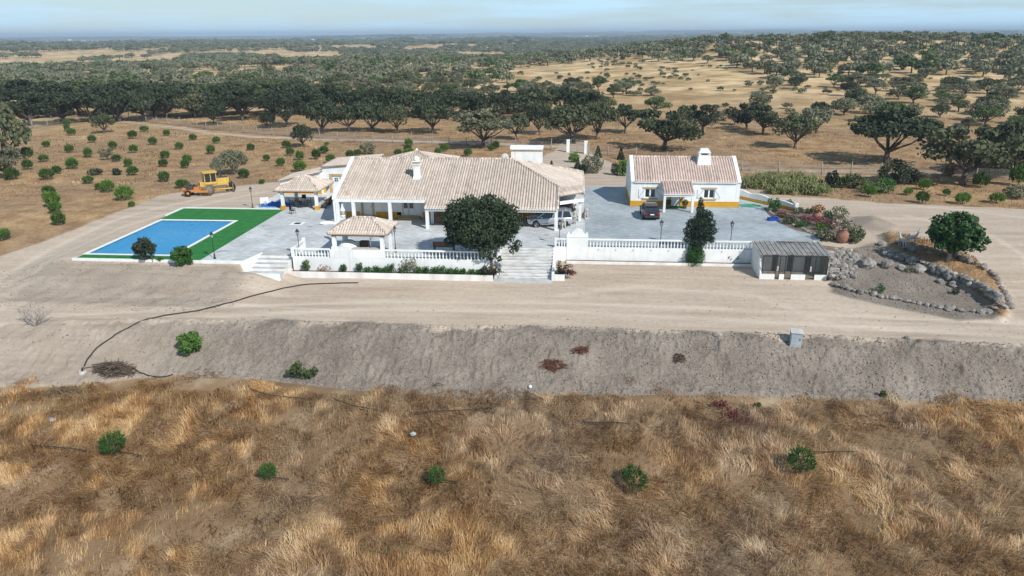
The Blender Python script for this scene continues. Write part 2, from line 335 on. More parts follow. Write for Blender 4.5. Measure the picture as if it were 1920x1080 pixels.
def H(x, y):
    x = np.asarray(x, float); y = np.asarray(y, float)
    yt = np.interp(x, YT[:, 0], YT[:, 1]); yb = np.interp(x, YB[:, 0], YB[:, 1])
    road = np.interp(y, [-14, -2.5, 2.9], [-1.95, -1.62, -1.35])
    bank = np.interp(y, [-12.5, -9.5, -4.3, -3.6], [-1.95, -1.75, -0.30, -0.10])
    ramp = np.interp(y, [-12, -6, 2, 9], [-1.95, -1.65, -0.6, -0.06])
    trk = np.interp(y, [-14, 14], [-1.95, -0.05])
    wl = 1 - sstep(-24.0, -19.3, x); wr = sstep(28.9, 30.6, x); w2 = 1 - sstep(-48, -42.5, x)
    f = road * (1 - wl - wr) + (bank * (1 - w2) + trk * w2) * wl + ramp * wr
    ye = np.where(x < -24.6, -3.5, np.where(x < -20.4, -0.9, np.where(x < -1.4, -1.8, np.where(x < 29.0, 3.0, 60))))
    d = np.hypot(x - CAM.x, y - CAM.y)
    dx = x - 150.0
    hill = 16.5 * np.exp(-(dx / np.where(dx < 0, 150, 330)) ** 2 - ((y - 440) / np.where(y < 440, 190, 260)) ** 2)
    hill = hill * sstep(45, 130, y)
    bk = -0.05 + hill + (fbm(x / 150, y / 150, 3, 3) - 0.5) * 9 * sstep(170, 520, d) - 7 * sstep(330, 900, d)
    bk = bk + (fbm(x / 1300, y / 1300, 21, 3) - 0.5) * 62 * sstep(800, 2600, d) + 34 * sstep(4200, 8500, d) * (0.55 + 0.45 * np.sin(x / 2300.0 + 0.6))
    bk = bk + (fbm(x / 2.2, y / 2.2, 5, 3) - 0.5) * 0.16 * sstep(24, 40, y) * (1 - sstep(150, 300, d))
    z = np.where((y > ye) & (x > -42.4) & (x < 29.0) , bk, np.where(y > 14, bk, f))
    for a, b, c, e in SLABS:
        z = np.where((x > a) & (x < b) & (y > c) & (y < e), np.minimum(z, -0.4), z)
    z = np.where((x > -25.0) & (x < -20.6) & (y > -5.0) & (y < -0.8), np.minimum(z, -1.05), z)
    a, b, c, e = POOL
    z = np.where((x > a) & (x < b) & (y > c) & (y < e), -2.3, z)
    t = (yt - y) / (yt - yb)
    zt = np.interp(yt, [-14, -2.5], [-1.95, -1.62])
    s = np.clip(t, 0, 1); s = 0.25 * s + 0.75 * s * s * (3 - 2 * s)
    emb = zt + s * (-4.6 - zt) - np.clip(yb - y, 0, 60) * 0.17
    tm = sstep(-0.03, 0.12, t) * (1 - sstep(0.9, 1.05, t))
    rib = np.sin((x + 0.35 * np.clip(x - 20, 0, 99) * 0 + y * np.interp(x, [-40, 10, 50], [-0.15, 0.05, 0.75])) * 2 * np.pi / 0.62 + 5 * fbm(x / 3, y / 5, 9, 2))
    emb = emb + tm * ((fbm(x / 0.9, y / 0.9, 31, 3) - 0.5) * 0.30 + 0.04 * rib * (0.25 + 0.75 * sstep(-26, -8, x)) * sstep(0.35, 0.65, fbm(x / 7, y / 7, 41, 2)))
    emb = emb + sstep(0.95, 1.1, t) * ((fbm(x / 5, y / 5, 51, 3) - 0.5) * 0.9)
    z = np.where(t > 0, emb, z)
    # roughness of the loose bank below the lawn and the rutted road
    rb = sstep(-60, -44, x) * (1 - sstep(-26, -22, x)) * sstep(-13, -10, y) * (1 - sstep(-5, -3.7, y))
    z = z + np.where(t <= 0, rb * (fbm(x / 1.1, y / 1.1, 61, 3) - 0.5) * 0.38, 0)
    q = (x > 27) & (x < 52) & (y > -13) & (y < 24)
    if q.any():
        xq, yq = x[q], y[q]; zq = z[q]
        zq = zq + np.clip(0.5 + poly_sd(xq, yq, ISB) / 0.8, 0, 1) * (0.45 + 0.3 * fbm(xq, yq, 77, 2)) + np.clip(poly_sd(xq, yq, HEAP) / 3, 0, 1) * 0.8
        z = z.copy(); z[q] = zq
    rd = (t <= 0) & (y < 3) & (y > -14)
    z = z + np.where(rd & (y < ye - 0.4), (fbm(x / 6, y / 0.8, 71, 3) - 0.5) * 0.10, 0)
    return z
def Hs(x, y): return float(H(np.array([x]), np.array([y]))[0])
def G(px, py, tmax=9000):
    """where the sight line through a pixel meets the ground"""
    d = ray(px, py); ts = np.concatenate([np.arange(25, 260, 0.6), np.geomspace(260, tmax, 700)])
    x = CAM.x + ts * d[0]; y = CAM.y + ts * d[1]; z = 20 + ts * d[2]
    b = z < H(x, y); i = int(np.argmax(b)) if b.any() else len(ts) - 1
    t0, t1 = ts[max(i - 1, 0)], ts[i]
    for _ in range(12):
        t = (t0 + t1) / 2
        if 20 + t * d[2] < Hs(CAM.x + t * d[0], CAM.y + t * d[1]): t1 = t
        else: t0 = t
    return (CAM.x + t * d[0], CAM.y + t * d[1], Hs(CAM.x + t * d[0], CAM.y + t * d[1])), t
def geo(a, b, n): return list(np.geomspace(a, b, n))
gx = list(np.arange(-52, 60.01, 0.28)); gx = [-52 - (v - 0.28) for v in geo(0.5, 12000, 85)][::-1] + gx + [60 + v for v in geo(0.5, 12000, 85)]
gy = list(np.arange(-46, -8, 0.2)) + list(np.arange(-8, 36, 0.4)) + list(np.arange(36, 130, 0.9)); gy = [-60, -52, -48] + gy + [130 + v for v in geo(1.2, 14000, 150)]
for a in (POOL[0], POOL[1]): gx += [a - 0.004, a + 0.004]
for a in (POOL[2], POOL[3]): gy += [a - 0.004, a + 0.004]
gx = np.array(sorted(gx)); gy = np.array(sorted(gy))
XX, YY = np.meshgrid(gx, gy); ZZ = H(XX, YY)
nx, ny = len(gx), len(gy)
ii = (np.arange(ny - 1)[:, None] * nx + np.arange(nx - 1)[None, :]).ravel()
FF = np.stack([ii, ii + 1, ii + nx + 1, ii + nx], 1)
x, y = XX.ravel(), YY.ravel()
def pxpoly(pts, z=-0.05): return [P(a, b, z)[:2] for a, b in pts]
EARTH = pxpoly([(-300, 560), (-80, 490), (0, 462), (60, 447), (140, 424), (258, 384), (302, 366), (352, 358), (446, 349), (512, 342), (560, 338), (700, 330), (900, 330), (985, 312), (1010, 296), (1040, 283), (1050, 270), (1064, 262), (1100, 264), (1108, 286), (1130, 298), (1165, 312), (1180, 330), (1240, 338), (1395, 345), (1420, 355), (1452, 366), (1556, 372), (1660, 381), (1920, 392), (2400, 412)]) + [(90, -20), (75, -40), (-80, -40), (-110, -30)]
near = (np.abs(x) < 160) & (y < 260)
def onnear(fn, default):
    r = np.full(x.shape, default, float); r[near] = fn(x[near], y[near]); return r
e_sd = onnear(lambda a, b: poly_sd(a, b, EARTH), -50)
yt = np.interp(x, YT[:, 0], YT[:, 1]); yb = np.interp(x, YB[:, 0], YB[:, 1])
TRACKS = [pxpoly([(215, 229), (262, 232), (330, 240), (400, 250), (470, 256), (545, 259), (620, 262), (720, 264), (850, 268), (950, 271), (1050, 276)]),
          pxpoly([(1395, 318), (1500, 322), (1620, 322), (1750, 322), (1900, 326), (2100, 330)])]
tr = onnear(lambda a, b: line_d(a, b, TRACKS[0]), 99); tr2 = onnear(lambda a, b: line_d(a, b, TRACKS[1]), 99)
earth = np.clip(0.5 + e_sd / 1.2, 0, 1); earth = np.maximum(earth, np.clip(1.25 - tr / 1.7, 0, 0.75)); earth = np.maximum(earth, np.clip(1.3 - tr2 / 2.4, 0, 0.45))
till = np.clip(0.5 + (yt - y + (fbm(x / 2.2, y / 2.2, 7, 3) - 0.5) * 2.4 - 0.25) / 0.9, 0, 1) * np.clip(0.5 + (y - yb) / 0.9, 0, 1) * (0.45 + 0.55 * sstep(-34, -10, x))
bankm = sstep(-48, -43, x) * (1 - sstep(-25, -22, x)) * sstep(-12.5, -10, y) * (1 - sstep(-4.4, -3.8, y)) * 0.45
till = np.maximum(till, bankm)
# loose soil inside the rock garden and beside the garden bed
till = np.maximum(till, onnear(lambda a, b: np.clip(0.5 + poly_sd(a, b, ISL) / 0.8, 0, 1), 0)); till = np.maximum(till, 0.55 * onnear(lambda a, b: np.clip(0.5 + poly_sd(a, b, HEAP) / 1.5, 0, 1), 0))
grass = np.clip(0.5 + (yb - y) / 0.9, 0, 1)
dcam = np.hypot(x - CAM.x, y - CAM.y)
hillm = sstep(140, 300, dcam) * (1 - sstep(1500, 3200, dcam)); farm = sstep(1300, 3300, dcam)
isb = onnear(lambda a, b: np.clip(0.5 + poly_sd(a, b, ISB) / 0.8, 0, 1), 0)
earth = earth * (1 - isb); till = till * (1 - isb)
RUTS = [[(-150, 612), (300, 578), (700, 562), (1100, 568), (1500, 588), (2000, 615)], [(-150, 588), (300, 562), (700, 549), (1100, 553), (1500, 570), (2000, 592)], [(-60, 600), (20, 540), (110, 490), (230, 440), (350, 405), (500, 372)], [(-80, 570), (0, 515), (90, 472), (210, 428), (330, 397), (470, 366)], [(1980, 432), (1800, 408), (1650, 394), (1480, 378), (1400, 362)], [(1980, 415), (1800, 396), (1650, 385), (1500, 374)], [(1990, 560), (1920, 490), (1850, 455), (1700, 420)], [(1050, 540), (1200, 525), (1420, 540), (1600, 600)]]
rut = np.zeros(x.shape)
for r_ in RUTS: rut = np.maximum(rut, onnear(lambda a, b: np.exp(-(line_d(a, b, pxpoly(r_, -1.0)) / 0.42) ** 2), 0))
rut = rut * (e_sd > 0) * (y > yt + 0.6); ZZ = ZZ - 0.05 * rut.reshape(ZZ.shape)
me = mesh_np('ground', np.stack([XX.ravel(), YY.ravel(), ZZ.ravel()], 1), FF, smooth=True, attrs=dict(earth=earth, till=till, grass=grass, hillm=hillm, farm=farm, rut=rut))
m = bpy.data.materials.new('ground'); m.use_nodes = True; M['ground'] = m
t = m.node_tree; nd = t.nodes; ln = t.links.new; bs = nd['Principled BSDF']; bs.inputs['Roughness'].default_value = 1.0; bs.inputs['Specular IOR Level'].default_value = 0.1
tcn = nd.new('ShaderNodeTexCoord')
def noise(sc, det=4, st=None, ro=0.55):
    n = nd.new('ShaderNodeTexNoise'); n.inputs['Scale'].default_value = sc; n.inputs['Detail'].default_value = det; n.inputs['Roughness'].default_value = ro
    if st:
        p = nd.new('ShaderNodeMapping'); p.inputs['Scale'].default_value = st; ln(tcn.outputs['Object'], p.inputs[0]); ln(p.outputs[0], n.inputs['Vector'])
    else: ln(tcn.outputs['Object'], n.inputs['Vector'])
    return n.outputs['Fac']
def ramp(s, stops):
    r = nd.new('ShaderNodeValToRGB'); el = r.color_ramp.elements
    while len(el) < len(stops): el.new(0.5)
    for e, (p, c) in zip(el, stops): e.position = p; e.color = (*c, 1) if len(c) == 3 else c
    ln(s, r.inputs[0]); return r.outputs[0]
def mixc(f, a, b, mode='MIX'):
    n = nd.new('ShaderNodeMix'); n.data_type = 'RGBA'; n.blend_type = mode
    if isinstance(f, float): n.inputs['Factor'].default_value = f
    else: ln(f, n.inputs['Factor'])
    for k, v in (('A', a), ('B', b)):
        if isinstance(v, tuple): n.inputs[k].default_value = (*v, 1)
        else: ln(v, n.inputs[k])
    return n.outputs['Result']
def attr(a):
    n = nd.new('ShaderNodeAttribute'); n.attribute_name = a; return n.outputs['Fac']
def math_(op, a, b=None, clamp=False):
    n = nd.new('ShaderNodeMath'); n.operation = op; n.use_clamp = clamp
    for i, v in enumerate((a, b)):
        if v is None: continue
        if isinstance(v, (int, float)): n.inputs[i].default_value = v
        else: ln(v, n.inputs[i])
    return n.outputs[0]
def sharp(mask, nz, amt=0.7, gain=3.0):
    """mask whose edge is broken up by noise"""
    q = math_('ADD', mask, math_('MULTIPLY', math_('SUBTRACT', nz, 0.5), amt))
    return math_('ADD', math_('MULTIPLY', math_('SUBTRACT', q, 0.5), gain), 0.5, True)
n_big = noise(0.05, 5); n_mid = noise(0.35, 6); n_fine = noise(2.6, 6, None, 0.65); n_str = noise(0.5, 5, (0.16, 1.5, 1)); n_str2 = noise(1.6, 5, (0.10, 2.2, 1))
c_field = ramp(n_mid, [(0.30, (0.215, 0.132, 0.070)), (0.48, (0.335, 0.215, 0.112)), (0.68, (0.47, 0.325, 0.175))])
c_field = mixc(ramp(n_big, [(0.35, (0.0, 0.0, 0.0)), (0.7, (0.55, 0.55, 0.55))]), c_field, (0.23, 0.165, 0.115))
c_field = mixc(0.5, c_field, ramp(n_fine, [(0.3, (0.45, 0.45, 0.45)), (0.7, (1.5, 1.5, 1.5))]), 'MULTIPLY')
c_hill = ramp(noise(0.045, 7, None, 0.65), [(0.30, (0.25, 0.165, 0.08)), (0.44, (0.50, 0.345, 0.18)), (0.55, (0.65, 0.48, 0.275)), (0.66, (0.74, 0.59, 0.39))])
c_hill = mixc(ramp(noise(0.11, 5), [(0.42, (0, 0, 0)), (0.62, (0.65, 0.65, 0.65))]), c_hill, (0.20, 0.15, 0.07))
c_far = ramp(noise(0.006, 8, None, 0.7), [(0.42, (0.085, 0.10, 0.068)), (0.55, (0.12, 0.13, 0.09)), (0.60, (0.44, 0.36, 0.25)), (0.75, (0.56, 0.48, 0.36))])
c_earth = ramp(n_str, [(0.28, (0.375, 0.300, 0.232)), (0.5, (0.455, 0.372, 0.295)), (0.72, (0.54, 0.455, 0.372))])
c_earth = mixc(0.8, c_earth, ramp(n_str2, [(0.3, (0.84, 0.83, 0.82)), (0.55, (1, 1, 1)), (0.75, (1.12, 1.12, 1.12))]), 'MULTIPLY')
c_earth = mixc(ramp(n_big, [(0.42, (0, 0, 0)), (0.68, (0.6, 0.6, 0.6))]), c_earth, (0.56, 0.465, 0.37))
c_earth = mixc(0.45, c_earth, ramp(n_fine, [(0.32, (0.72, 0.72, 0.72)), (0.7, (1.2, 1.2, 1.2))]), 'MULTIPLY')
c_earth = mixc(math_('MULTIPLY', attr('rut'), math_('ADD', math_('MULTIPLY', n_str2, 0.9), 0.05)), c_earth, (0.60, 0.52, 0.43))
n_clod = noise(5.5, 7, None, 0.75)
c_till = ramp(n_mid, [(0.3, (0.225, 0.190, 0.158)), (0.5, (0.285, 0.244, 0.205)), (0.72, (0.350, 0.304, 0.258))])
c_till = mixc(0.75, c_till, ramp(n_clod, [(0.33, (0.55, 0.54, 0.53)), (0.55, (1, 1, 1)), (0.75, (1.3, 1.3, 1.3))]), 'MULTIPLY')
c_grass = ramp(n_mid, [(0.3, (0.16, 0.105, 0.06)), (0.55, (0.25, 0.17, 0.10)), (0.74, (0.38, 0.30, 0.21))])
col = mixc(attr('hillm'), c_field, c_hill); col = mixc(attr('farm'), col, c_far)
col = mixc(sharp(attr('earth'), n_mid, 0.9, 2.5), col, c_earth)
col = mixc(sharp(attr('till'), n_fine, 0.5, 2.0), col, c_till)
col = mixc(sharp(attr('grass'), n_mid, 0.8), col, c_grass)
ln(col, bs.inputs['Base Color'])
bp = nd.new('ShaderNodeBump'); bp.inputs['Distance'].default_value = 0.25
hgt = math_('ADD', math_('MULTIPLY', n_clod, math_('ADD', math_('MULTIPLY', attr('till'), 2.2), 0.12)), math_('MULTIPLY', n_str2, math_('MULTIPLY', attr('earth'), 0.12)))
hgt = math_('ADD', hgt, math_('MULTIPLY', n_fine, 0.35)); ln(hgt, bp.inputs['Height']); bp.inputs['Strength'].default_value = 0.55; ln(bp.outputs[0], bs.inputs['Normal'])
struct('ground', me, 'ground')
# churned surface of the embankment, modelled finely over the ground sheet
ex = np.arange(-46, 58, 0.115); et = np.linspace(-0.07, 1.06, 74); EX, ET = np.meshgrid(ex, et); ytg = np.interp(EX, YT[:, 0], YT[:, 1]); ybg = np.interp(EX, YB[:, 0], YB[:, 1]); EY = ytg + (ybg - ytg) * ET
ed = sstep(-0.07, 0.03, ET + (fbm(EX / 1.2, EY / 1.2, 6, 3) - 0.5) * 0.16) * (1 - sstep(0.98, 1.06, ET)); am = 0.35 + 0.65 * sstep(-32, -8, EX)
nA = fbm(EX / 0.55, EY / 0.75, 301, 3); nB = fbm(EX / 0.24, EY / 0.30, 311, 2); nC = np.abs(fbm(EX / 0.8, EY / 1.6, 321, 3) - 0.5) * 2
EZ = H(EX, EY) - 0.06 + ed * (0.07 + am * ((nA - 0.5) * 0.28 + (nB - 0.5) * 0.40 + (0.25 - nC) * 0.14))
k1, k2 = len(ex), len(et); jj = (np.arange(k2 - 1)[:, None] * k1 + np.arange(k1 - 1)[None, :]).ravel(); FE = np.stack([jj, jj + k1, jj + k1 + 1, jj + 1], 1)
zero = np.zeros(EX.size); struct('embankment', mesh_np('embankment', np.stack([EX.ravel(), EY.ravel(), EZ.ravel()], 1), FE, attrs=dict(earth=np.ones(EX.size), till=(np.clip(0.5 + (ytg - EY + (fbm(EX / 2.2, EY / 2.2, 7, 3) - 0.5) * 2.4 - 0.25) / 0.9, 0, 1) * (0.45 + 0.55 * sstep(-34, -10, EX))).ravel(), grass=zero, hillm=zero, farm=zero, rut=zero)), 'ground')
# ------------------------------------------------------------------ tiled roofs
def spans(poly, u, e, d):
    """v-intervals (along d) where the line at offset u along e is inside poly"""
    q = [((p[0] * e[0] + p[1] * e[1]), (p[0] * d[0] + p[1] * d[1])) for p in poly]; r = []
    for (a, b), (c, f) in zip(q, q[1:] + q[:1]):
        if (a > u) != (c > u): r.append(b + (u - a) / (c - a) * (f - b))
    r.sort(); return list(zip(r[::2], r[1::2]))
def roof_tiles(parent, poly, zf, up, m='tile_roof', pitch=0.30, course=0.42, name='roof_tiles', seed=0, under='ceiling_wood', thick=0.12):
    rd = random.Random(seed); L = math.hypot(*up); d = (up[0] / L, up[1] / L); e = (d[1], -d[0])
    us = [p[0] * e[0] + p[1] * e[1] for p in poly]; n = max(1, round((max(us) - min(us)) / pitch)); pw = (max(us) - min(us)) / n
    prof = [(-0.5, 0.0), (-0.33, 0.0), (-0.26, 0.085), (0.0, 0.13), (0.26, 0.085), (0.33, 0.0), (0.5, 0.0)]
    V = []; Fq = []; T = []
    for k in range(n):
        u = min(us) + (k + 0.5) * pw; ct = rd.random()
        for v0, v1 in spans(poly, u, e, d):
            m_ = max(1, round((v1 - v0) / course)); st = (v1 - v0) / m_
            for j in range(m_):
                a, b = v0 + j * st - 0.015, v0 + (j + 1) * st + 0.03; tn = min(1, max(0, 0.2 + 0.35 * ct + 0.35 * rd.random() - (0.25 if rd.random() < 0.06 else 0)))
                jo = (rd.random() - 0.5) * 0.02
                o = len(V)
                for vv, lift in ((a, 0.045), (b, 0.012)):
                    for s, h in prof:
                        uu = u + s * pw + (jo if 0 < abs(s) < 0.4 else 0); X = uu * e[0] + vv * d[0]; Y = uu * e[1] + vv * d[1]
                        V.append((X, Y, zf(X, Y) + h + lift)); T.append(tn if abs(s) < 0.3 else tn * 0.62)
                c = len(prof)
                for s in range(c - 1): Fq.append((o + s, o + s + 1, o + c + s + 1, o + c + s))
                if j == 0:                                   # closed front of the lowest course
                    o2 = len(V)
                    for s, h in prof:
                        uu = u + s * pw; X = uu * e[0] + a * d[0]; Y = uu * e[1] + a * d[1]; V.append((X, Y, zf(X, Y) - 0.01)); T.append(tn)
                    for s in range(c - 1): Fq.append((o2 + s, o2 + s + 1, o + s + 1, o + s))
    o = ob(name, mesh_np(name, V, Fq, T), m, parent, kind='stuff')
    mb = MB(); mb.prism(poly, [zf(*p[:2]) - thick for p in poly], [zf(*p[:2]) - 0.01 for p in poly]); mb.build('roof_slab', under, parent)
    return o
def ridge(parent, p0, p1, m='tile_roof', r=0.13, seed=0, name='ridge_tiles'):
    rd = random.Random(seed); a, b = Vector(p0), Vector(p1); n = max(1, round((b - a).length / 0.42)); mb = MB()
    for k in range(n):
        q0 = a.lerp(b, k / n); q1 = a.lerp(b, (k + 1.08) / n); mb.tube([q0, q1], [r * 1.08, r * 0.92], 8, rd.random())
    return mb.build(name, m, parent)
# ------------------------------------------------------------------ main house
mh = wthing('farmhouse', 'long white farmhouse with beige tiled roof and ochre wall base beside the terrace', 'house', (-8, 18, 0))
ZF = lambda X, Y: 3.0 + 0.375 * (Y - 10.9)
ZR = lambda X, Y: 6.0 - 0.375 * (X + 1.5)
ZB = lambda X, Y: 6.0 - 0.33 * (Y - 18.9)
# walls (front wall set back behind the veranda), with openings left for doors and windows
def wall_x(parent, x0, x1, y, z0, z1, holes, th=0.3, m='white_wall', name='wall', facing=-1):
    """wall along x at front plane y; holes (xa, xb, za, zb)"""
    xs = sorted({x0, x1, *[h[0] for h in holes], *[h[1] for h in holes]}); zs = sorted({z0, z1, *[h[2] for h in holes], *[h[3] for h in holes]})
    mb = MB()
    for a, b in zip(xs, xs[1:]):
        run = None
        for c, d in zip(zs, zs[1:]):
            cx, cz = (a + b) / 2, (c + d) / 2; hole = any(h[0] < cx < h[1] and h[2] < cz < h[3] for h in holes)
            if not hole: run = (run[0], d) if run else (c, d)
            if (hole or d == zs[-1]) and run: mb.box(a, b, y, y + th, run[0], run[1]); run = None
    return mb.build(name, m, parent)
HW = 14.0
doors = [(-18.55, -17.1, 0.32, 2.4), (-13.75, -12.35, 0.32, 2.45)]; wins = [(-10.75, -10.0, 1.35, 2.35)]
wall_x(mh, -20.4, -9.95, HW, -0.3, 3.9, doors + wins)
mb = MB(); mb.box(-9.95, 3.6, 14.6, 14.9, -0.3, 4.1); mb.build('carport_wall', 'white_wall', mh)
mb = MB(); mb.box(-9.7, 3.6, 14.55, 14.6, 0, 0.8); mb.build('wall_base', 'ochre', mh)
for a, b in ((-20.4, -18.75), (-16.9, -13.9), (-11.4, -9.95)): MB().box(a, b, HW - 0.05, HW, 0, 0.72).build('wall_base', 'ochre', mh)
mb = MB(); mb.extrude_yz([(10.75, -0.3), (11.3, -0.3), (11.3, 2.0), (HW, 2.4), (HW, -0.3), (27.5, -0.3), (27.5, 3.0), (18.9, 5.85), (10.75, 2.85)], -20.75, -20.42); mb.build('gable_wall', 'white_wall', mh)
mb = MB(); mb.extrude_yz([(10.65, 2.8), (10.65, 3.05), (18.9, 6.28), (27.7, 3.2), (27.7, 2.9), (18.9, 5.85)], -20.8, -20.4); mb.build('gable_coping', 'white_wall', mh)
MB().box(3.6, 6.0, 19.2, 27.2, -0.3, 2.5).build('side_wall', 'white_wall', mh); MB().box(-20.4, 6.0, 27.2, 27.5, -0.3, 2.5).build('rear_wall', 'white_wall', mh)
# roof planes
roof_tiles(mh, [(-20.4, 10.75), (-10.2, 10.75), (-10.2, 9.15), (4.1, 9.15), (4.1, 13.3), (-1.5, 18.9), (-20.4, 18.9)], ZF, (0, 1), seed=1)
roof_tiles(mh, [(-1.5, 18.9), (4.1, 13.3), (4.25, 13.3), (6.85, 14.95), (6.85, 28.0)], ZR, (-1, 0), seed=2)
ZC = lambda X, Y: 3.9 - 0.47 * ((X - 4.1) * 0.53 - (Y - 13.3) * 0.85)
roof_tiles(mh, [(4.15, 13.3), (4.3, 11.9), (6.95, 13.75), (6.85, 14.9)], ZC, (-0.53, 0.85), seed=3)
roof_tiles(mh, [(-20.4, 18.9), (-1.5, 18.9), (6.85, 28.0), (-20.4, 28.0)], ZB, (0, -1), seed=4)
ridge(mh, (-20.4, 18.9, 6.1), (-1.5, 18.9, 6.1), seed=1); ridge(mh, (-1.5, 18.9, 6.1), (4.1, 13.3, 4.02), seed=2); ridge(mh, (4.1, 13.3, 4.02), (4.1, 9.15, 2.45), seed=3)
ridge(mh, (4.1, 13.3, 4.0), (6.9, 14.95, 2.98), seed=4, r=0.1); ridge(mh, (-1.5, 18.9, 6.1), (6.85, 28.0, 3.05), seed=5)
ridge(mh, (6.9, 14.95, 2.93), (6.9, 28, 2.93), seed=6, r=0.12)
# beams, eaves and columns
mb = MB(); mb.box(-20.7, -10.1, 10.72, 11.02, 2.55, 2.86); mb.build('beam', 'white_wall', mh)
mb = MB(); mb.box(-10.2, 4.15, 9.3, 9.58, 1.98, 2.24); mb.build('beam', 'white_wall', mh)
for a in (-10.2, 3.82): MB().box(a, a + 0.28, 9.58, 13.2, 2.05, 2.3).build('beam', 'white_wall', mh)
mb = MB(); mb.cbox((5.55, 12.95, 2.42), (3.2, 0.25, 0.34), math.atan2(1.85, 2.65)); mb.build('beam', 'white_wall', mh)
mb = MB()
for x0, x1, yy, zz in ((-20.4, -10.2, 10.71, 2.88), (-10.2, 4.1, 9.11, 2.25)):
    n = int((x1 - x0) / 0.27)
    for k in range(n): mb.box(x0 + (k + 0.2) * (x1 - x0) / n, x0 + (k + 0.8) * (x1 - x0) / n, yy, yy + 0.12, zz, zz + 0.1)
mb.build('eave_mouldings', 'white_wall', mh, kind='stuff')
mb = MB(); mb.box(-0.17, 0.17, -0.17, 0.17, 0, 2.54)
col_me = mb.mesh('column'); col_me.materials.append(M['white_wall'])
mb = MB(); mb.box(-0.17, 0.17, -0.17, 0.17, 0, 1.97); col_lo = mb.mesh('column'); col_lo.materials.append(M['white_wall'])
base = Vector((-8, 18, 0))
for cx in (-20.4, -18.5, -14.4): ob('column', col_me, None, mh, loc=Vector((cx + (0.1 if cx < -20 else 0), 10.87, 0)) - base)
for cx, cy in ((-9.98, 9.45), (-9.9, 11.9), (-4.8, 9.45), (3.95, 9.45)): ob('column', col_lo, None, mh, loc=Vector((cx, cy, 0)) - base)
mb = MB(); mb.box(-0.16, 0.16, -0.16, 0.16, 0, 2.3); ob('column', mb.mesh('column'), 'white_wall', mh, loc=Vector((6.5, 14.0, 0)) - base)
# doors, window
d = MB().box(-18.35, -17.3, HW + 0.06, HW + 0.12, 0.34, 2.4).build('door', 'door_white', mh)
MB().box(-17.45, -17.4, HW + 0.02, HW + 0.06, 1.25, 1.4).build('handle', 'iron', d)
MB().box(-18.6, -18.36, HW - 0.05, HW + 0.1, 0.32, 2.5).box(-17.29, -17.05, HW - 0.05, HW + 0.1, 0.32, 2.5).box(-18.36, -17.29, HW - 0.05, HW + 0.1, 2.41, 2.6).build('door_frame', 'ochre_pale', mh)
d = MB().box(-13.72, -13.08, HW + 0.08, HW + 0.13, 0.34, 2.43).box(-13.03, -12.38, HW + 0.08, HW + 0.13, 0.34, 2.43).build('door', 'door_white', mh)
MB().box(-13.6, -13.17, HW + 0.05, HW + 0.08, 1.15, 2.3).build('pane', 'glass_dark', d); MB().box(-12.95, -12.5, HW + 0.05, HW + 0.08, 1.15, 2.3).build('pane', 'glass_dark', d)
MB().box(-12.3, -11.45, HW - 0.05, HW - 0.002, 0.36, 2.4).build('shutter', 'door_white', mh)
MB().box(-14.4, -13.78, HW - 0.05, HW - 0.002, 0.36, 2.4).build('shutter', 'door_white', mh)
wn = MB().box(-10.72, -10.03, HW + 0.1, HW + 0.14, 1.36, 2.34).build('window', 'glass_dark', mh)
MB().box(-10.95, -10.76, HW - 0.04, HW + 0.1, 1.15, 2.5).box(-9.99, -9.96, HW - 0.04, HW + 0.1, 1.15, 2.5).box(-10.76, -9.99, HW - 0.04, HW + 0.1, 1.15, 1.34).box(-10.76, -9.99, HW - 0.04, HW + 0.1, 2.36, 2.5).build('frame', 'ochre_pale', wn)
for a, b in ((-18.8, -16.9), (-14.0, -11.6)):
    MB().box(a, b, HW - 0.75, HW - 0.052, 0, 0.17).box(a + 0.1, b - 0.1, HW - 0.4, HW - 0.052, 0.17, 0.31).build('door_step', 'ochre_pale', mh)
# chimneys
ch = MB().box(-12.4, -11.75, 14.6, 15.3, 3.9, 6.35).box(-12.5, -11.65, 14.5, 15.4, 6.0, 6.12).box(-12.5, -11.65, 14.5, 15.4, 6.35, 6.45).build('chimney', 'white_wall', mh)
MB().box(-12.43, -11.72, 14.57, 15.33, 6.13, 6.3).build('band', 'ochre_pale', ch)
MB().lathe([(0.33, 6.45), (0.33, 6.6), (0.28, 6.78), (0.16, 6.95), (0.05, 7.02)], (-12.075, 14.95, 0), 10).build('cap', 'white_wall', ch)
MB().taper(-12.55, -11.6, 14.4, 15.5, 4.2, 4.75, 0.12).build('flashing', 'white_wall', ch)
bc = MB().box(-2.35, 1.65, 26.8, 28.0, 2.9, 5.75).build('chimney', 'white_wall', mh)
mb = MB(); arc = [(26.65 + 0.75 - 0.75 * math.cos(a), 6.12 + 0.35 * math.sin(a)) for a in [math.pi * i / 8 for i in range(9)]]
mb.extrude_yz([(y_, z_) for y_, z_ in arc][::-1], -2.45, 1.75); mb.box(-2.4, 1.7, 26.7, 28.1, 5.95, 6.12); mb.build('cap', 'white_wall', bc)
MB().box(-2.38, 1.68, 26.77, 28.03, 5.76, 5.84).build('band', 'ochre_pale', bc)
for k in range(9): MB().box(-2.25 + k * 0.46, -2.08 + k * 0.46, 26.82, 27.98, 5.84, 5.95).build('vent_pillar', 'ochre_pale', bc)
MB().box(-2.0, 1.4, 27.0, 27.8, 5.84, 5.95).build('vent_core', 'iron', bc)
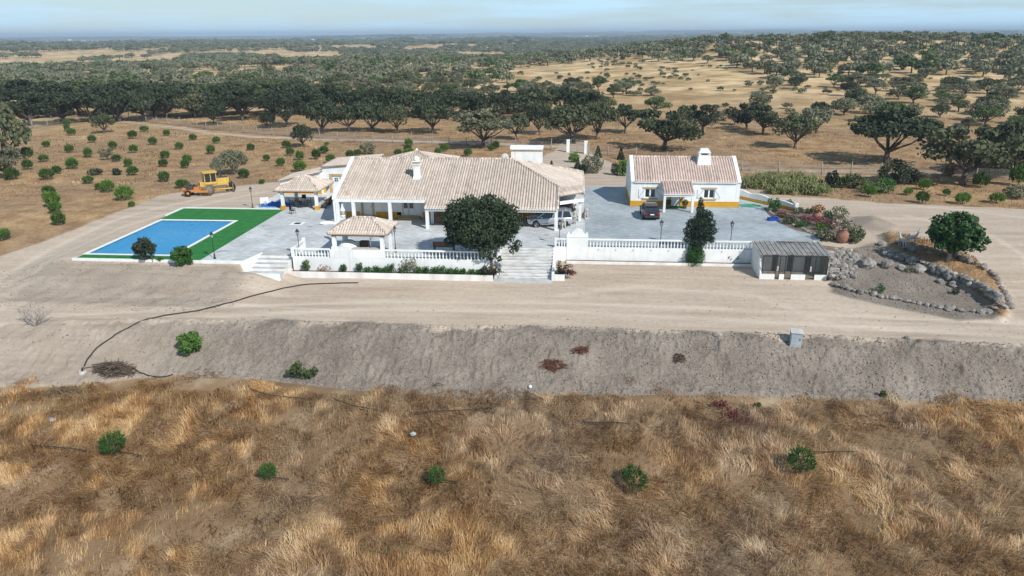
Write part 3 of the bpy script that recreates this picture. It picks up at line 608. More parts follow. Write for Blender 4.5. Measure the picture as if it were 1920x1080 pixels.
# satellite dish on the rear roof
p = Vector((-3.1, 26.6, 3.3)); dish = wthing('satellite_dish', 'round pale satellite dish standing left of the broad white chimney', 'dish', p)
MB().tube([p, p + Vector((0, 0, 1.7))], 0.035, 6).build('mast', 'steel_grey', dish)
mb = MB(); mb.lathe([(0.02, 0.12), (0.25, 0.09), (0.42, 0.03), (0.5, -0.04), (0.49, -0.06), (0.02, 0.08)], (0, 0, 0), 16, 'Y'); o = mb.build('reflector', 'concrete', dish, loc=(0, -0.05, 1.75)); o.rotation_euler = (R(-14), 0, R(20))
MB().tube([p + Vector((0, -0.1, 1.35)), p + Vector((0.15, -0.6, 1.6))], 0.02, 5).build('feed_arm', 'iron', dish)
# ------------------------------------------------------------------ rear outbuilding behind the pool gazebo
rb_ = wthing('outbuilding', 'low white outbuilding with sloping tiled roof and panelled door behind the pool gazebo', 'outbuilding', (-26, 28, 0))
mb = MB(); mb.prism([(-33.2, 26.7), (-27.6, 26.7), (-27.6, 31.5), (-33.2, 31.5)], -0.2, [1.65, 2.85, 2.85, 1.65]); mb.build('wall', 'white_wall', rb_)
wall_x(rb_, -27.6, -20.8, 27.5, -0.2, 3.45, [(-26.35, -25.2, 0.25, 2.3), (-23.8, -22.9, 1.1, 2.2)])
MB().box(-27.6, -27.3, 27.8, 34, -0.2, 3.4).build('wall', 'white_wall', rb_)
MB().box(-33.2, -27.62, 26.65, 26.7, 0, 0.75).box(-27.6, -26.6, 27.45, 27.5, 0, 0.75).box(-24.95, -20.8, 27.45, 27.5, 0, 0.75).build('wall_base', 'ochre', rb_)
d = MB().box(-26.3, -25.25, 27.56, 27.62, 0.27, 2.28).build('door', 'door_white', rb_); MB().box(-25.98, -25.57, 27.52, 27.56, 1.55, 2.0).build('pane', 'glass_dark', d)
MB().box(-25.8, -25.75, 27.5, 27.52, 1.55, 2.0).box(-25.98, -25.57, 27.5, 27.52, 1.75, 1.8).build('glazing_bar', 'pvc', d)
MB().box(-26.65, -26.36, 27.42, 27.6, 0.0, 2.55).box(-25.19, -24.9, 27.42, 27.6, 0.0, 2.55).box(-26.36, -25.19, 27.42, 27.6, 2.31, 2.55).build('door_frame', 'ochre_pale', rb_)
wn = MB().box(-23.75, -22.95, 27.6, 27.65, 1.1, 2.2).build('window', 'glass_dark', rb_)
MB().box(-24.0, -23.76, 27.42, 27.6, 0.9, 2.4).box(-22.94, -22.7, 27.42, 27.6, 0.9, 2.4).box(-23.76, -22.94, 27.42, 27.6, 2.21, 2.4).box(-23.76, -22.94, 27.42, 27.6, 0.9, 1.09).build('frame', 'ochre_pale', wn)
roof_tiles(rb_, [(-33.5, 26.5), (-27.6, 26.5), (-27.6, 31.8), (-33.5, 31.8)], lambda X, Y: 1.72 + 0.214 * (X + 33.2), (1, 0), seed=7)
roof_tiles(rb_, [(-27.7, 27.3), (-20.8, 27.3), (-20.8, 34.2), (-27.7, 34.2)], lambda X, Y: 3.5 + 0.085 * (X + 27.6), (1, 0), seed=8)
AP = Vector((-15.8, 32.5, 4.85))
for k, (a, b, up) in enumerate((((-20.6, 27.6), (-10.6, 27.6), (0, 1)), ((-10.6, 27.6), (-10.6, 37.4), (-1, 0)), ((-20.6, 37.4), (-20.6, 27.6), (1, 0)))):
    nrm = (Vector((b[0], b[1], 3.3)) - Vector((a[0], a[1], 3.3))).cross(AP - Vector((a[0], a[1], 3.3)))
    zf = lambda X, Y, a=a, nr=nrm: 3.3 - (nr.x * (X - a[0]) + nr.y * (Y - a[1])) / nr.z
    roof_tiles(rb_, [a, b, AP[:2]], zf, up, seed=20 + k)
MB().box(-20.4, -10.8, 27.8, 37.2, -0.2, 3.1).build('wall', 'white_wall', rb_)
for c in ((-20.6, 27.6), (-10.6, 27.6)): ridge(rb_, (*c, 3.4), AP + Vector((0, 0, 0.1)), seed=9)
MB().ell((-15.8, 32.5, 5.0), (0.2, 0.2, 0.25)).build('finial', 'white_wall', rb_)
# ------------------------------------------------------------------ annex house on the right
an = wthing('cottage', 'white cottage with pinkish tiled roof and ochre base behind the grey driveway', 'house', (19, 26, 0))
AY = 21.8
MB().extrude_yz([(AY, -0.2), (31, -0.2), (31, 2.9), (26.2, 5.05), (AY, 2.98)], 12.65, 12.95).build('gable_wall', 'white_wall', an)
MB().extrude_yz([(AY, -0.2), (31, -0.2), (31, 2.9), (26.2, 5.05), (AY, 2.98)], 25.3, 25.6).build('gable_wall', 'white_wall', an)
for a, b in ((12.6, 13.05), (25.2, 25.65)):
    MB().extrude_yz([(AY - 0.12, 2.95), (AY - 0.12, 3.2), (26.2, 5.5), (31.15, 3.25), (31.15, 2.95), (26.2, 5.05)], a, b).build('gable_coping', 'white_wall', an)
W1 = (14.35, 15.62, 1.05, 2.12); W2 = (21.35, 22.6, 1.05, 2.12); DR = (17.55, 18.6, 0.12, 2.2)
wall_x(an, 12.95, 25.3, AY, -0.2, 3.0, [W1, W2, DR]); MB().box(12.95, 25.3, 30.7, 31, -0.2, 2.9).build('wall', 'white_wall', an)
MB().box(12.62, 17.3, AY - 0.04, AY, 0, 0.66).box(18.85, 25.62, AY - 0.04, AY, 0, 0.66).box(12.61, 12.65, AY, 31, 0, 0.66).build('wall_base', 'ochre', an)
for a, b, c, d in (W1, W2):
    wn = MB().box(a, b, AY + 0.08, AY + 0.14, c, c + 0.07).box(a, b, AY + 0.08, AY + 0.14, d - 0.07, d).box(a, a + 0.07, AY + 0.08, AY + 0.14, c + 0.07, d - 0.07).box(b - 0.07, b, AY + 0.08, AY + 0.14, c + 0.07, d - 0.07).box((a + b) / 2 - 0.08, (a + b) / 2 + 0.08, AY + 0.08, AY + 0.14, c + 0.07, d - 0.07).build('window', 'pvc', an)
    for q in ((a + 0.07, (a + b) / 2 - 0.08), ((a + b) / 2 + 0.08, b - 0.07)): MB().box(q[0], q[1], AY + 0.1, AY + 0.12, c + 0.07, d - 0.07).build('pane', 'glass_dark', wn)
    MB().box(a - 0.28, b + 0.28, AY - 0.1, AY - 0.002, d + 0.08, d + 0.24).build('lintel', 'ochre_pale', wn); MB().box(a - 0.28, b + 0.28, AY - 0.14, AY - 0.002, c - 0.18, c - 0.04).build('sill', 'ochre_pale', wn)
    for s, x0 in ((-1, a - 0.75), (1, b + 0.05)):
        sh = MB().box(x0, x0 + 0.7, AY - 0.07, AY - 0.02, c - 0.02, d + 0.02).build('shutter', 'door_white', an)
        mb = MB(); mb.cbox((x0 + 0.35, AY - 0.08, (c + d) / 2), (1.2, 0.02, 0.08), ry=s * R(56)); mb.build('brace', 'concrete', sh)
d = MB().box(DR[0], DR[1], AY + 0.1, AY + 0.16, DR[2], DR[3]).build('door', 'door_white', an); MB().box(DR[0] + 0.25, DR[1] - 0.25, AY + 0.08, AY + 0.1, 1.75, 2.0).build('pane', 'glass_dark', d); MB().box(DR[1] - 0.14, DR[1] - 0.08, AY + 0.05, AY + 0.1, 1.05, 1.2).build('handle', 'iron', d)
MB().box(17.27, DR[0] - 0.002, AY - 0.06, AY + 0.1, 0, 2.4).box(DR[1] + 0.002, 18.88, AY - 0.06, AY + 0.1, 0, 2.4).box(DR[0] - 0.002, DR[1] + 0.002, AY - 0.06, AY + 0.1, DR[3] + 0.002, 2.4).build('door_frame', 'ochre', an)
MB().box(17.2, 18.95, AY - 0.9, AY - 0.07, 0, 0.1).build('door_mat', 'turf', an)
ZA = lambda X, Y: 3.05 + 0.477 * (Y - 21.65)
roof_tiles(an, [(13.05, 21.6), (16.25, 21.6), (16.25, 21.65), (19.75, 21.65), (19.75, 21.6), (25.2, 21.6), (25.2, 26.2), (13.05, 26.2)], ZA, (0, 1), 'tile_roof_pink', seed=31, under='white_wall')
roof_tiles(an, [(16.2, 18.5), (19.8, 18.5), (19.8, 21.75), (16.2, 21.75)], lambda X, Y: 3.06 + 0.27 * (Y - 21.65), (0, 1), 'tile_roof_pink', seed=32, under='white_wall')
roof_tiles(an, [(13.05, 26.2), (25.2, 26.2), (25.2, 31.1), (13.05, 31.1)], lambda X, Y: 5.22 - 0.44 * (Y - 26.2), (0, -1), 'tile_roof_pink', seed=33, under='white_wall')
ridge(an, (13.05, 26.2, 5.32), (25.2, 26.2, 5.32), 'tile_roof_pink', seed=34)
MB().box(16.25, 19.75, 18.62, 18.86, 1.86, 2.1).box(16.25, 16.45, 18.86, AY, 1.86, 2.12).box(19.55, 19.75, 18.86, AY, 1.86, 2.12).build('beam', 'white_wall', an)
for cx in (16.38, 19.62): MB().box(cx - 0.14, cx + 0.14, 18.6, 18.88, 0, 1.86).build('column', 'white_wall', an)
ch = MB().taper(20.75, 22.5, 24.6, 26.2, 4.2, 5.55, 0.16).box(20.95, 22.3, 24.8, 26.0, 5.55, 5.75).build('chimney', 'white_wall', an)
MB().box(21.0, 22.25, 24.85, 25.95, 5.75, 6.0).build('vent_core', 'ochre_pale', ch); MB().box(21.3, 21.95, 24.83, 24.85, 5.79, 5.96).build('vent', 'iron', ch)
for a in (20.92, 22.1): MB().box(a, a + 0.22, 24.78, 26.02, 5.75, 6.0).build('vent_pillar', 'white_wall', ch)
MB().box(20.88, 22.36, 24.72, 26.08, 6.0, 6.12).taper(20.95, 22.3, 24.8, 26.0, 6.12, 6.5, 0.2).build('cap', 'white_wall', ch)
# ------------------------------------------------------------------ open pavilions
def hip_roof(parent, x0, x1, y0, y1, ze, zr, inset, seed=0, m='tile_roof'):
    rx0, rx1 = x0 + inset, x1 - inset; ym = (y0 + y1) / 2; ry = inset if rx0 < rx1 else 0
    a = (rx0, ym); b = (rx1, ym); sf = (zr - ze) / (ym - y0); ss = (zr - ze) / inset
    roof_tiles(parent, [(x0, y0), (x1, y0), b, a], lambda X, Y: ze + sf * (Y - y0), (0, 1), m, 0.25, 0.4, seed=seed)
    roof_tiles(parent, [(x0, y1), (x1, y1), b, a], lambda X, Y: ze + sf * (y1 - Y), (0, -1), m, 0.25, 0.4, seed=seed + 1)
    roof_tiles(parent, [(x0, y0), a, (x0, y1)], lambda X, Y: ze + ss * (X - x0), (1, 0), m, 0.25, 0.4, seed=seed + 2)
    roof_tiles(parent, [(x1, y0), b, (x1, y1)], lambda X, Y: ze + ss * (x1 - X), (-1, 0), m, 0.25, 0.4, seed=seed + 3)
    for c, e in (((x0, y0), a), ((x0, y1), a), ((x1, y0), b), ((x1, y1), b)): ridge(parent, (*c, ze + 0.07), (*e, zr + 0.1), m, 0.11, seed)
    ridge(parent, (*a, zr + 0.1), (*b, zr + 0.1), m, 0.12, seed)
gz = wthing('gazebo', 'open white gazebo with tiled hip roof and ochre column feet beside the green lawn', 'gazebo', (-27.2, 19.8, 0))
hip_roof(gz, -30.0, -24.5, 17.0, 22.6, 2.4, 3.6, 2.3, 40)
for cx in (-29.3, -25.1):
    for cy in (17.55, 22.0):
        c = MB().box(cx - 0.17, cx + 0.17, cy - 0.17, cy + 0.17, 0, 2.2).build('column', 'white_wall', gz); MB().box(cx - 0.24, cx + 0.24, cy - 0.24, cy + 0.24, 0, 0.5).build('foot', 'ochre', c)
MB().box(-29.5, -24.9, 17.4, 17.7, 2.1, 2.28).box(-29.5, -24.9, 21.85, 22.15, 2.1, 2.28).box(-29.5, -29.15, 17.7, 21.85, 2.1, 2.28).box(-25.25, -24.9, 17.7, 21.85, 2.1, 2.28).build('beam', 'wood_brown', gz)
bq = wthing('barbecue_pavilion', 'small open barbecue pavilion with tiled hip roof standing on the terrace wall', 'pavilion', (-14.2, -0.3, 0))
hip_roof(bq, -17.1, -11.4, -2.35, 2.0, 2.45, 3.45, 2.0, 50)
for cx, cy in ((-16.6, -1.95), (-12.0, -1.95), (-16.6, 1.5), (-11.85, 0.6)): MB().box(cx - 0.17, cx + 0.17, cy - 0.17, cy + 0.17, 0, 2.36).build('column', 'white_wall', bq)
for a in (-2.12, 1.4): MB().box(-16.8, -11.7, a, a + 0.26, 2.18, 2.36).build('beam', 'wood_brown', bq)
MB().box(-15.0, -12.2, -2.1, -1.5, 0.86, 0.96).build('counter_top', 'stone_statue', bq)
MB().tube([(-13.2, -1.7, 0.96), (-13.2, -1.7, 2.1)], 0.035, 6).build('pipe', 'steel_grey', bq)
MB().tube([(-13.2, -1.7, 1.75), (-12.95, -1.7, 2.05)], 0.03, 6).build('pipe', 'steel_grey', bq)
MB().lathe([(1.0, 0), (1.0, 0.6), (0.92, 1.0), (0.7, 1.3), (0.4, 1.45), (0.05, 1.5)], (-15.6, -0.9, 0), 14).build('oven', 'white_wall', bq)
ch = MB().box(-17.14, -16.76, 2.06, 2.44, 0, 3.0).lathe([(0.26, 3.0), (0.26, 3.1), (0.18, 3.15), (0.18, 3.5), (0.26, 3.55), (0.26, 3.65), (0.14, 3.9), (0.08, 4.05), (0.08, 4.15), (0.02, 4.3)], (-16.95, 2.25, 0), 10).build('chimney', 'white_wall', bq)
MB().lathe([(0.185, 3.2), (0.187, 3.2), (0.187, 3.45), (0.185, 3.45)], (-16.95, 2.25, 0), 10).build('band', 'ochre_pale', ch)
MB().box(-14.7, -13.9, -0.3, 0.3, 0, 1.15).build('grill_box', 'wood_brown', bq)
# ------------------------------------------------------------------ paved surfaces, lawn, pool
def paving_mat(name, ca, cb, joint, bw, bh, mortar=0.012, dark=None):
    m = bpy.data.materials.new(name); m.use_nodes = True; t = m.node_tree; nd = t.nodes; ln = t.links.new; b = nd['Principled BSDF']; b.inputs['Roughness'].default_value = 0.8; b.inputs['Specular IOR Level'].default_value = 0.25
    tcn = nd.new('ShaderNodeTexCoord'); br = nd.new('ShaderNodeTexBrick'); br.inputs['Color1'].default_value = (*ca, 1); br.inputs['Color2'].default_value = (*cb, 1); br.inputs['Mortar'].default_value = (*joint, 1)
    br.inputs['Scale'].default_value = 1; br.inputs['Brick Width'].default_value = bw; br.inputs['Row Height'].default_value = bh; br.inputs['Mortar Size'].default_value = mortar
    ln(tcn.outputs['Object'], br.inputs['Vector'])
    def mul(col, sc, st, lo, hi, p0=0.35, p1=0.65, det=5):
        mp = nd.new('ShaderNodeMapping'); mp.inputs['Scale'].default_value = st; ln(tcn.outputs['Object'], mp.inputs[0])
        n = nd.new('ShaderNodeTexNoise'); n.inputs['Scale'].default_value = sc; n.inputs['Detail'].default_value = det; ln(mp.outputs[0], n.inputs['Vector'])
        r = nd.new('ShaderNodeValToRGB'); r.color_ramp.elements[0].position = p0; r.color_ramp.elements[1].position = p1; r.color_ramp.elements[0].color = (lo, lo, lo, 1); r.color_ramp.elements[1].color = (hi, hi, hi * 1.0, 1); ln(n.outputs['Fac'], r.inputs[0])
        mm = nd.new('ShaderNodeMix'); mm.data_type = 'RGBA'; mm.blend_type = 'MULTIPLY'; mm.inputs['Factor'].default_value = 1; ln(col, mm.inputs['A']); ln(r.outputs[0], mm.inputs['B']); return mm.outputs['Result'], n.outputs['Fac']
    c, _ = mul(br.outputs['Color'], 0.25, (1, 1, 1), 0.80, 1.08); c, f = mul(c, 1.3, (1, 2.4, 1), 0.80, 1.10); c, _ = mul(c, 9, (1, 1, 1), 0.86, 1.08)
    if dark: c, _ = mul(c, dark, (1, 1.8, 1), 0.62, 1.0, 0.27, 0.36, 2)
    ln(c, b.inputs['Base Color']); bp = nd.new('ShaderNodeBump'); bp.inputs['Strength'].default_value = 0.25; bp.inputs['Distance'].default_value = 0.05; ln(f, bp.inputs['Height']); ln(bp.outputs[0], b.inputs['Normal']); M[name] = m
paving_mat('paving', (0.55, 0.575, 0.59), (0.64, 0.655, 0.66), (0.40, 0.42, 0.435), 0.55, 0.28, 0.02, 0.55)
paving_mat('driveway', (0.375, 0.425, 0.455), (0.405, 0.455, 0.485), (0.33, 0.37, 0.40), 0.9, 0.35, 0.012)
PATIO = [(-29.2, -3.62), (-25.0, -3.62), (-24.35, -0.95), (-20.55, -0.95), (-20.55, -1.96), (-1.5, -1.96), (-1.5, 2.85), (7.05, 2.85), (7.05, 30), (-33.6, 30), (-33.6, 26.4), (-33.4, 18.7), (-29.2, 17.55)]
o = struct('patio', MB().prism(PATIO, -0.3, 0.0).mesh('patio'), 'paving')
DRV = [(7.06, 3.05), (29.4, 3.05)] + [P(a, b)[:2] for a, b in ((1537, 446), (1515, 437), (1490, 431), (1462, 418), (1442, 404), (1432, 391), (1450, 383))] + [(31.7, 20.4), (27.0, 27.4), (25.6, 30), (25.6, 34), (7.06, 33.4)]
struct('driveway', MB().prism(DRV, -0.3, -0.012).mesh('driveway'), 'driveway')
LX0, LX1, LY0, LY1 = -41.85, -29.25, -3.6, 17.4
px0, px1, py0, py1 = POOL
mb = MB()
for a, b, c, e in ((px1 + 0.32, LX1, LY0, LY1), (LX0, px1 + 0.32, py1 + 0.32, LY1), (LX0 + 0.35, px1 + 0.32, LY0, py0 - 0.32)): mb.box(a, b, c, e, -0.3, 0.006)
struct('lawn', mb.mesh('lawn'), 'turf')
kb = wthing('lawn_kerb', 'white kerb edging the bright green artificial lawn', 'kerb', (-36, 17.5, 0))
MB().box(LX0 - 0.1, LX1, LY1, LY1 + 0.28, -0.3, 0.09).build('kerb_stone', 'coping', kb); MB().box(LX0 - 0.28, LX0, 13.6, LY1 + 0.28, -0.3, 0.09).build('kerb_stone', 'coping', kb)
MB().box(LX0 + 0.1, LX1 + 0.2, LY0 - 0.28, LY0 - 0.002, -0.75, 0.03).build('kerb_stone', 'coping', kb)
pw_ = wthing('terrace_edge', 'low white retaining edge beside the shorter flight of steps', 'wall', (-27, -3.8, 0))
MB().prism([(-29.05, -3.9), (-24.85, -3.9), (-24.15, -1.0), (-24.35, -0.96), (-25.0, -3.63), (-29.05, -3.63)], -0.9, 0.06).build('wall', 'white_wall', pw_)
MB().prism([(-24.44, -4.9), (-24.22, -4.9), (-24.205, -1.02), (-24.33, -1.02), (-24.44, -3.95)], -1.2, [-0.5, -0.5, 0.066, 0.066, -0.15]).build('ramp_wall', 'white_wall', pw_)
pl = wthing('swimming_pool', 'rectangular blue swimming pool with white coping set in the lawn', 'pool', (-37, 4.6, 0))
w_ = 0.32
MB().box(px0 - w_, px1 + w_, py0 - w_, py0, -0.3, 0.05).box(px0 - w_, px1 + w_, py1, py1 + w_, -0.3, 0.05).box(px0 - w_, px0, py0, py1, -0.3, 0.05).box(px1, px1 + w_, py0, py1, -0.3, 0.05).build('coping', 'coping', pl)
mb = MB(); mb.add([(px0, py0, -1.5), (px1, py0, -1.5), (px1, py1, -1.5), (px0, py1, -1.5), (px0, py0, -0.02), (px1, py0, -0.02), (px1, py1, -0.02), (px0, py1, -0.02)], [(0, 1, 2, 3), (0, 4, 5, 1), (1, 5, 6, 2), (2, 6, 7, 3), (3, 7, 4, 0)]); mb.build('basin', 'pool_tile', pl)
m = bpy.data.materials.new('pool_water'); m.use_nodes = True; t = m.node_tree; nd = t.nodes; nd.remove(nd['Principled BSDF'])
tr_ = nd.new('ShaderNodeBsdfTransparent'); tr_.inputs[0].default_value = (0.62, 0.86, 1.0, 1); gl = nd.new('ShaderNodeBsdfGlossy'); gl.inputs['Roughness'].default_value = 0.05
df = nd.new('ShaderNodeBsdfDiffuse'); df.inputs[0].default_value = (0.04, 0.37, 0.72, 1); m1 = nd.new('ShaderNodeMixShader'); m1.inputs[0].default_value = 0.72; m2 = nd.new('ShaderNodeMixShader'); fr = nd.new('ShaderNodeFresnel'); fr.inputs[0].default_value = 1.2
nz_ = nd.new('ShaderNodeTexNoise'); nz_.inputs['Scale'].default_value = 3.0; nz_.inputs['Detail'].default_value = 4; tcw = nd.new('ShaderNodeTexCoord'); bp = nd.new('ShaderNodeBump'); bp.inputs['Strength'].default_value = 0.8; bp.inputs['Distance'].default_value = 0.1
t.links.new(tcw.outputs['Object'], nz_.inputs['Vector']); t.links.new(nz_.outputs['Fac'], bp.inputs['Height'])
for n_ in (gl, fr, df): t.links.new(bp.outputs[0], n_.inputs['Normal'])
t.links.new(tr_.outputs[0], m1.inputs[1]); t.links.new(df.outputs[0], m1.inputs[2]); t.links.new(m1.outputs[0], m2.inputs[1]); t.links.new(gl.outputs[0], m2.inputs[2]); t.links.new(fr.outputs[0], m2.inputs[0]); t.links.new(m2.outputs[0], nd['Material Output'].inputs[0]); M['pool_water'] = m
mb = MB(); mb.add([(px0, py0, -0.07), (px1, py0, -0.07), (px1, py1, -0.07), (px0, py1, -0.07)], [(0, 1, 2, 3)]); struct('pool_water', mb.mesh('pool_water'), 'pool_water')
# ------------------------------------------------------------------ balustraded walls, steps
BAL = MB().lathe([(0.075, 0), (0.075, 0.05), (0.045, 0.08), (0.05, 0.12), (0.085, 0.22), (0.08, 0.30), (0.045, 0.45), (0.04, 0.56), (0.065, 0.62), (0.075, 0.64), (0.075, 0.7)], (0, 0, 0), 8).mesh('baluster'); BAL.materials.append(M['white_wall'])
def balusters(parent, a, b, n, z):
    a, b = Vector(a), Vector(b); o = WROOT[parent.name]
    for k in range(n):
        q = a.lerp(b, (k + 0.5) / n); ob('baluster', BAL, None, parent, loc=Vector((q.x, q.y, z)) - o)
tw = wthing('terrace_wall', 'white terrace wall with balustrade and planted trough left of the broad steps', 'wall', (-11, -2.1, -1.5))
MB().box(-20.7, -1.55, -2.25, -1.97, -1.9, 0.1).build('wall', 'white_wall', tw); MB().box(-20.78, -20.56, -1.97, 0.9, -0.9, 0.1).build('wall', 'white_wall', tw)
MB().box(-17.05, -11.75, -2.27, -2.0, 0.1, 0.86).build('counter_wall', 'white_wall', tw); MB().box(-16.85, -15.2, -2.24, -2.02, 0.86, 1.15).build('counter_wall', 'white_wall', tw)
MB().box(-20.75, -17.05, -2.22, -2.0, 0.82, 0.95).box(-20.75, -20.55, -2.0, 0.9, 0.82, 0.95).build('handrail', 'white_wall', tw); MB().box(-11.75, -1.55, -2.22, -2.0, 0.82, 0.95).build('handrail', 'white_wall', tw)
MB().box(-20.8, -20.54, -2.24, -1.98, 0.1, 1.02).build('post', 'white_wall', tw); MB().box(-20.8, -20.54, 0.72, 0.98, -0.3, 1.15).build('post', 'white_wall', tw); MB().box(-1.75, -1.5, -2.24, -1.98, 0.1, 1.02).build('post', 'white_wall', tw)
balusters(tw, (-20.5, -2.11, 0), (-17.1, -2.11, 0), 11, 0.11); balusters(tw, (-11.7, -2.11, 0), (-1.8, -2.11, 0), 30, 0.11); balusters(tw, (-20.66, -1.9, 0), (-20.66, 0.7, 0), 8, 0.11)
MB().box(-20.95, -1.5, -3.15, -3.0, -2.1, -1.08).box(-20.95, -20.8, -3.0, -2.25, -2.1, -1.08).build('trough', 'white_dusty', tw); MB().box(-20.8, -1.5, -3.0, -2.25, -2.0, -1.2).build('trough_soil', 'soil_dark', tw)
st = wthing('terrace_steps', 'broad flight of white steps rising to the terrace in the middle', 'steps', (1.4, 0, -1.7))
for k in range(10):
    y1_ = 2.85 - 0.5 * k; z1_ = 0.0 - 0.165 * k - (0.004 if k == 0 else 0)
    MB().box(-1.25, 3.9, y1_ - 0.5, y1_ + (0 if k else -0.002), -2.2, z1_).box(-1.25, 3.9, y1_ - 0.54, y1_ - 0.5, z1_ - 0.06, z1_).build('step', 'white_step', st); MB().box(-1.248, 3.898, y1_ - 0.40, y1_ - 0.004, z1_, z1_ + 0.006).build('tread', 'step_tread', st)
MB().box(-1.5, 3.95, -3.4, -2.16, -2.2, -1.60).build('landing', 'concrete', st)
MB().extrude_yz([(2.9, -2.2), (2.9, 0.35), (-0.5, -0.75), (-2.3, -1.1), (-2.3, -2.2)], -1.5, -1.252).build('side_wall', 'white_wall', st)
MB().box(-1.5, -1.252, 2.3, 3.0, -0.3, 1.0).build('post', 'white_wall', st)
MB().extrude_yz([(3.0, -2.2), (3.0, 0.1), (0.2, -0.65), (-2.4, -1.0), (-2.4, -2.2)], 3.902, 4.15).build('side_wall', 'white_wall', st)
MB().box(4.15, 5.1, -2.6, -2.45, -2.1, -1.05).box(4.95, 5.1, -2.45, -1.0, -2.1, -1.05).box(3.9, 4.15, -2.6, -2.4, -2.1, -1.0).build('flower_box', 'white_wall', st); MB().box(4.15, 4.95, -2.45, -1.0, -2.1, -1.15).build('flower_box_soil', 'soil_dark', st)
ls = wthing('lower_steps', 'short flight of white steps left of the terrace wall', 'steps', (-22.4, -2.5, -0.7))
for k in range(4): MB().box(-24.2, -20.96, -0.96 - 0.75 * (k + 1), -0.96 - 0.75 * k, -1.2, -0.01 - 0.2 * k).build('step', 'white_step', ls); MB().box(-24.19, -20.97, -0.96 - 0.75 * (k + 1) + 0.15, -0.965 - 0.75 * k, -0.01 - 0.2 * k, -0.004 - 0.2 * k).build('tread', 'step_tread', ls)
MB().box(-24.85, -20.96, -4.9, -3.96, -1.4, -0.78).build('landing', 'concrete', ls); MB().box(-25.2, -20.96, -5.15, -4.9, -1.5, -0.72).build('kerb', 'white_wall', ls)
rw = wthing('driveway_wall', 'long white wall with balustrade along the front of the driveway', 'wall', (17, 2.9, -1.4))
MB().box(4.16, 28.9, 2.78, 3.03, -1.8, 0.1).build('wall', 'white_wall', rw); MB().box(7.25, 28.9, 2.8, 3.0, 0.82, 0.95).build('handrail', 'white_wall', rw); MB().box(4.16, 5.15, 2.8, 3.0, 0.82, 0.95).build('handrail', 'white_wall', rw)
MB().box(4.0, 4.2, 2.77, 3.04, 0.1, 1.0).build('post', 'white_wall', rw); MB().box(28.7, 28.95, 2.77, 3.04, 0.1, 1.0).build('post', 'white_wall', rw)
balusters(rw, (4.3, 2.9, 0), (5.1, 2.9, 0), 3, 0.11); balusters(rw, (7.35, 2.9, 0), (28.6, 2.9, 0), 68, 0.11)
MB().box(5.2, 23.0, 2.05, 2.2, -1.9, -1.14).build('kerb', 'white_dusty', rw); MB().box(5.2, 23.0, 2.2, 2.74, -1.9, -1.2).build('kerb_soil', 'soil_dark', rw)
for k in range(12): MB().tube([(8.3 + k * 1.7, 2.79, -0.06), (8.3 + k * 1.7, 2.7, -0.08), (8.3 + k * 1.7, 2.68, -0.15)], 0.025, 5).build('drain_spout', 'iron', rw)
sh = wthing('scalloped_wall', 'tall white wall panel with scalloped top right of the broad steps', 'wall', (6.2, 3.1, 0))
pts = [(5.18, -1.5), (5.18, 1.42), (5.28, 1.56), (5.42, 1.5), (5.52, 1.38), (5.62, 1.5), (5.72, 1.72), (5.9, 1.86), (6.22, 1.95), (6.54, 1.86), (6.72, 1.72), (6.82, 1.5), (6.92, 1.38), (7.02, 1.5), (7.16, 1.56), (7.26, 1.42), (7.26, -1.5)]
MB().extrude_xz(pts[::-1], 2.74, 3.1).build('panel', 'white_wall', sh); MB().box(5.14, 7.3, 2.7, 2.738, 1.12, 1.2).build('moulding', 'white_wall', sh)
wv = wthing('garden_wall', 'low white garden wall with wavy top and ochre base right of the cottage', 'wall', (29, 24, 0))
a, b = Vector((25.7, 28.3)), Vector((31.9, 20.2)); n = 26; dv = (b - a).normalized(); nv = Vector((dv.y, -dv.x)) * 0.12
mb = MB(); vsx = []
for k in range(n + 1):
    q = a.lerp(b, k / n); hh = 1.05 - 0.45 * k / n + 0.22 * abs(math.sin(k / n * math.pi * 3)); vsx.append((q, hh))
for (q0, h0), (q1, h1) in zip(vsx, vsx[1:]): mb.prism([(q0 + nv), (q0 - nv), (q1 - nv), (q1 + nv)], -0.2, [h0, h0, h1, h1])
mb.build('wall', 'white_wall', wv); mb = MB(); q = nv * 1.25; mb.prism([a + q, a + nv * 1.01, b + nv * 1.01, b + q], -0.1, 0.35); mb.prism([a - nv * 1.01, a - q, b - q, b - nv * 1.01], -0.1, 0.35); mb.build('wall_base', 'ochre', wv)
MB().box(b.x - 0.2, b.x + 0.2, b.y - 0.2, b.y + 0.2, -0.2, 0.95).build('post', 'white_wall', wv)
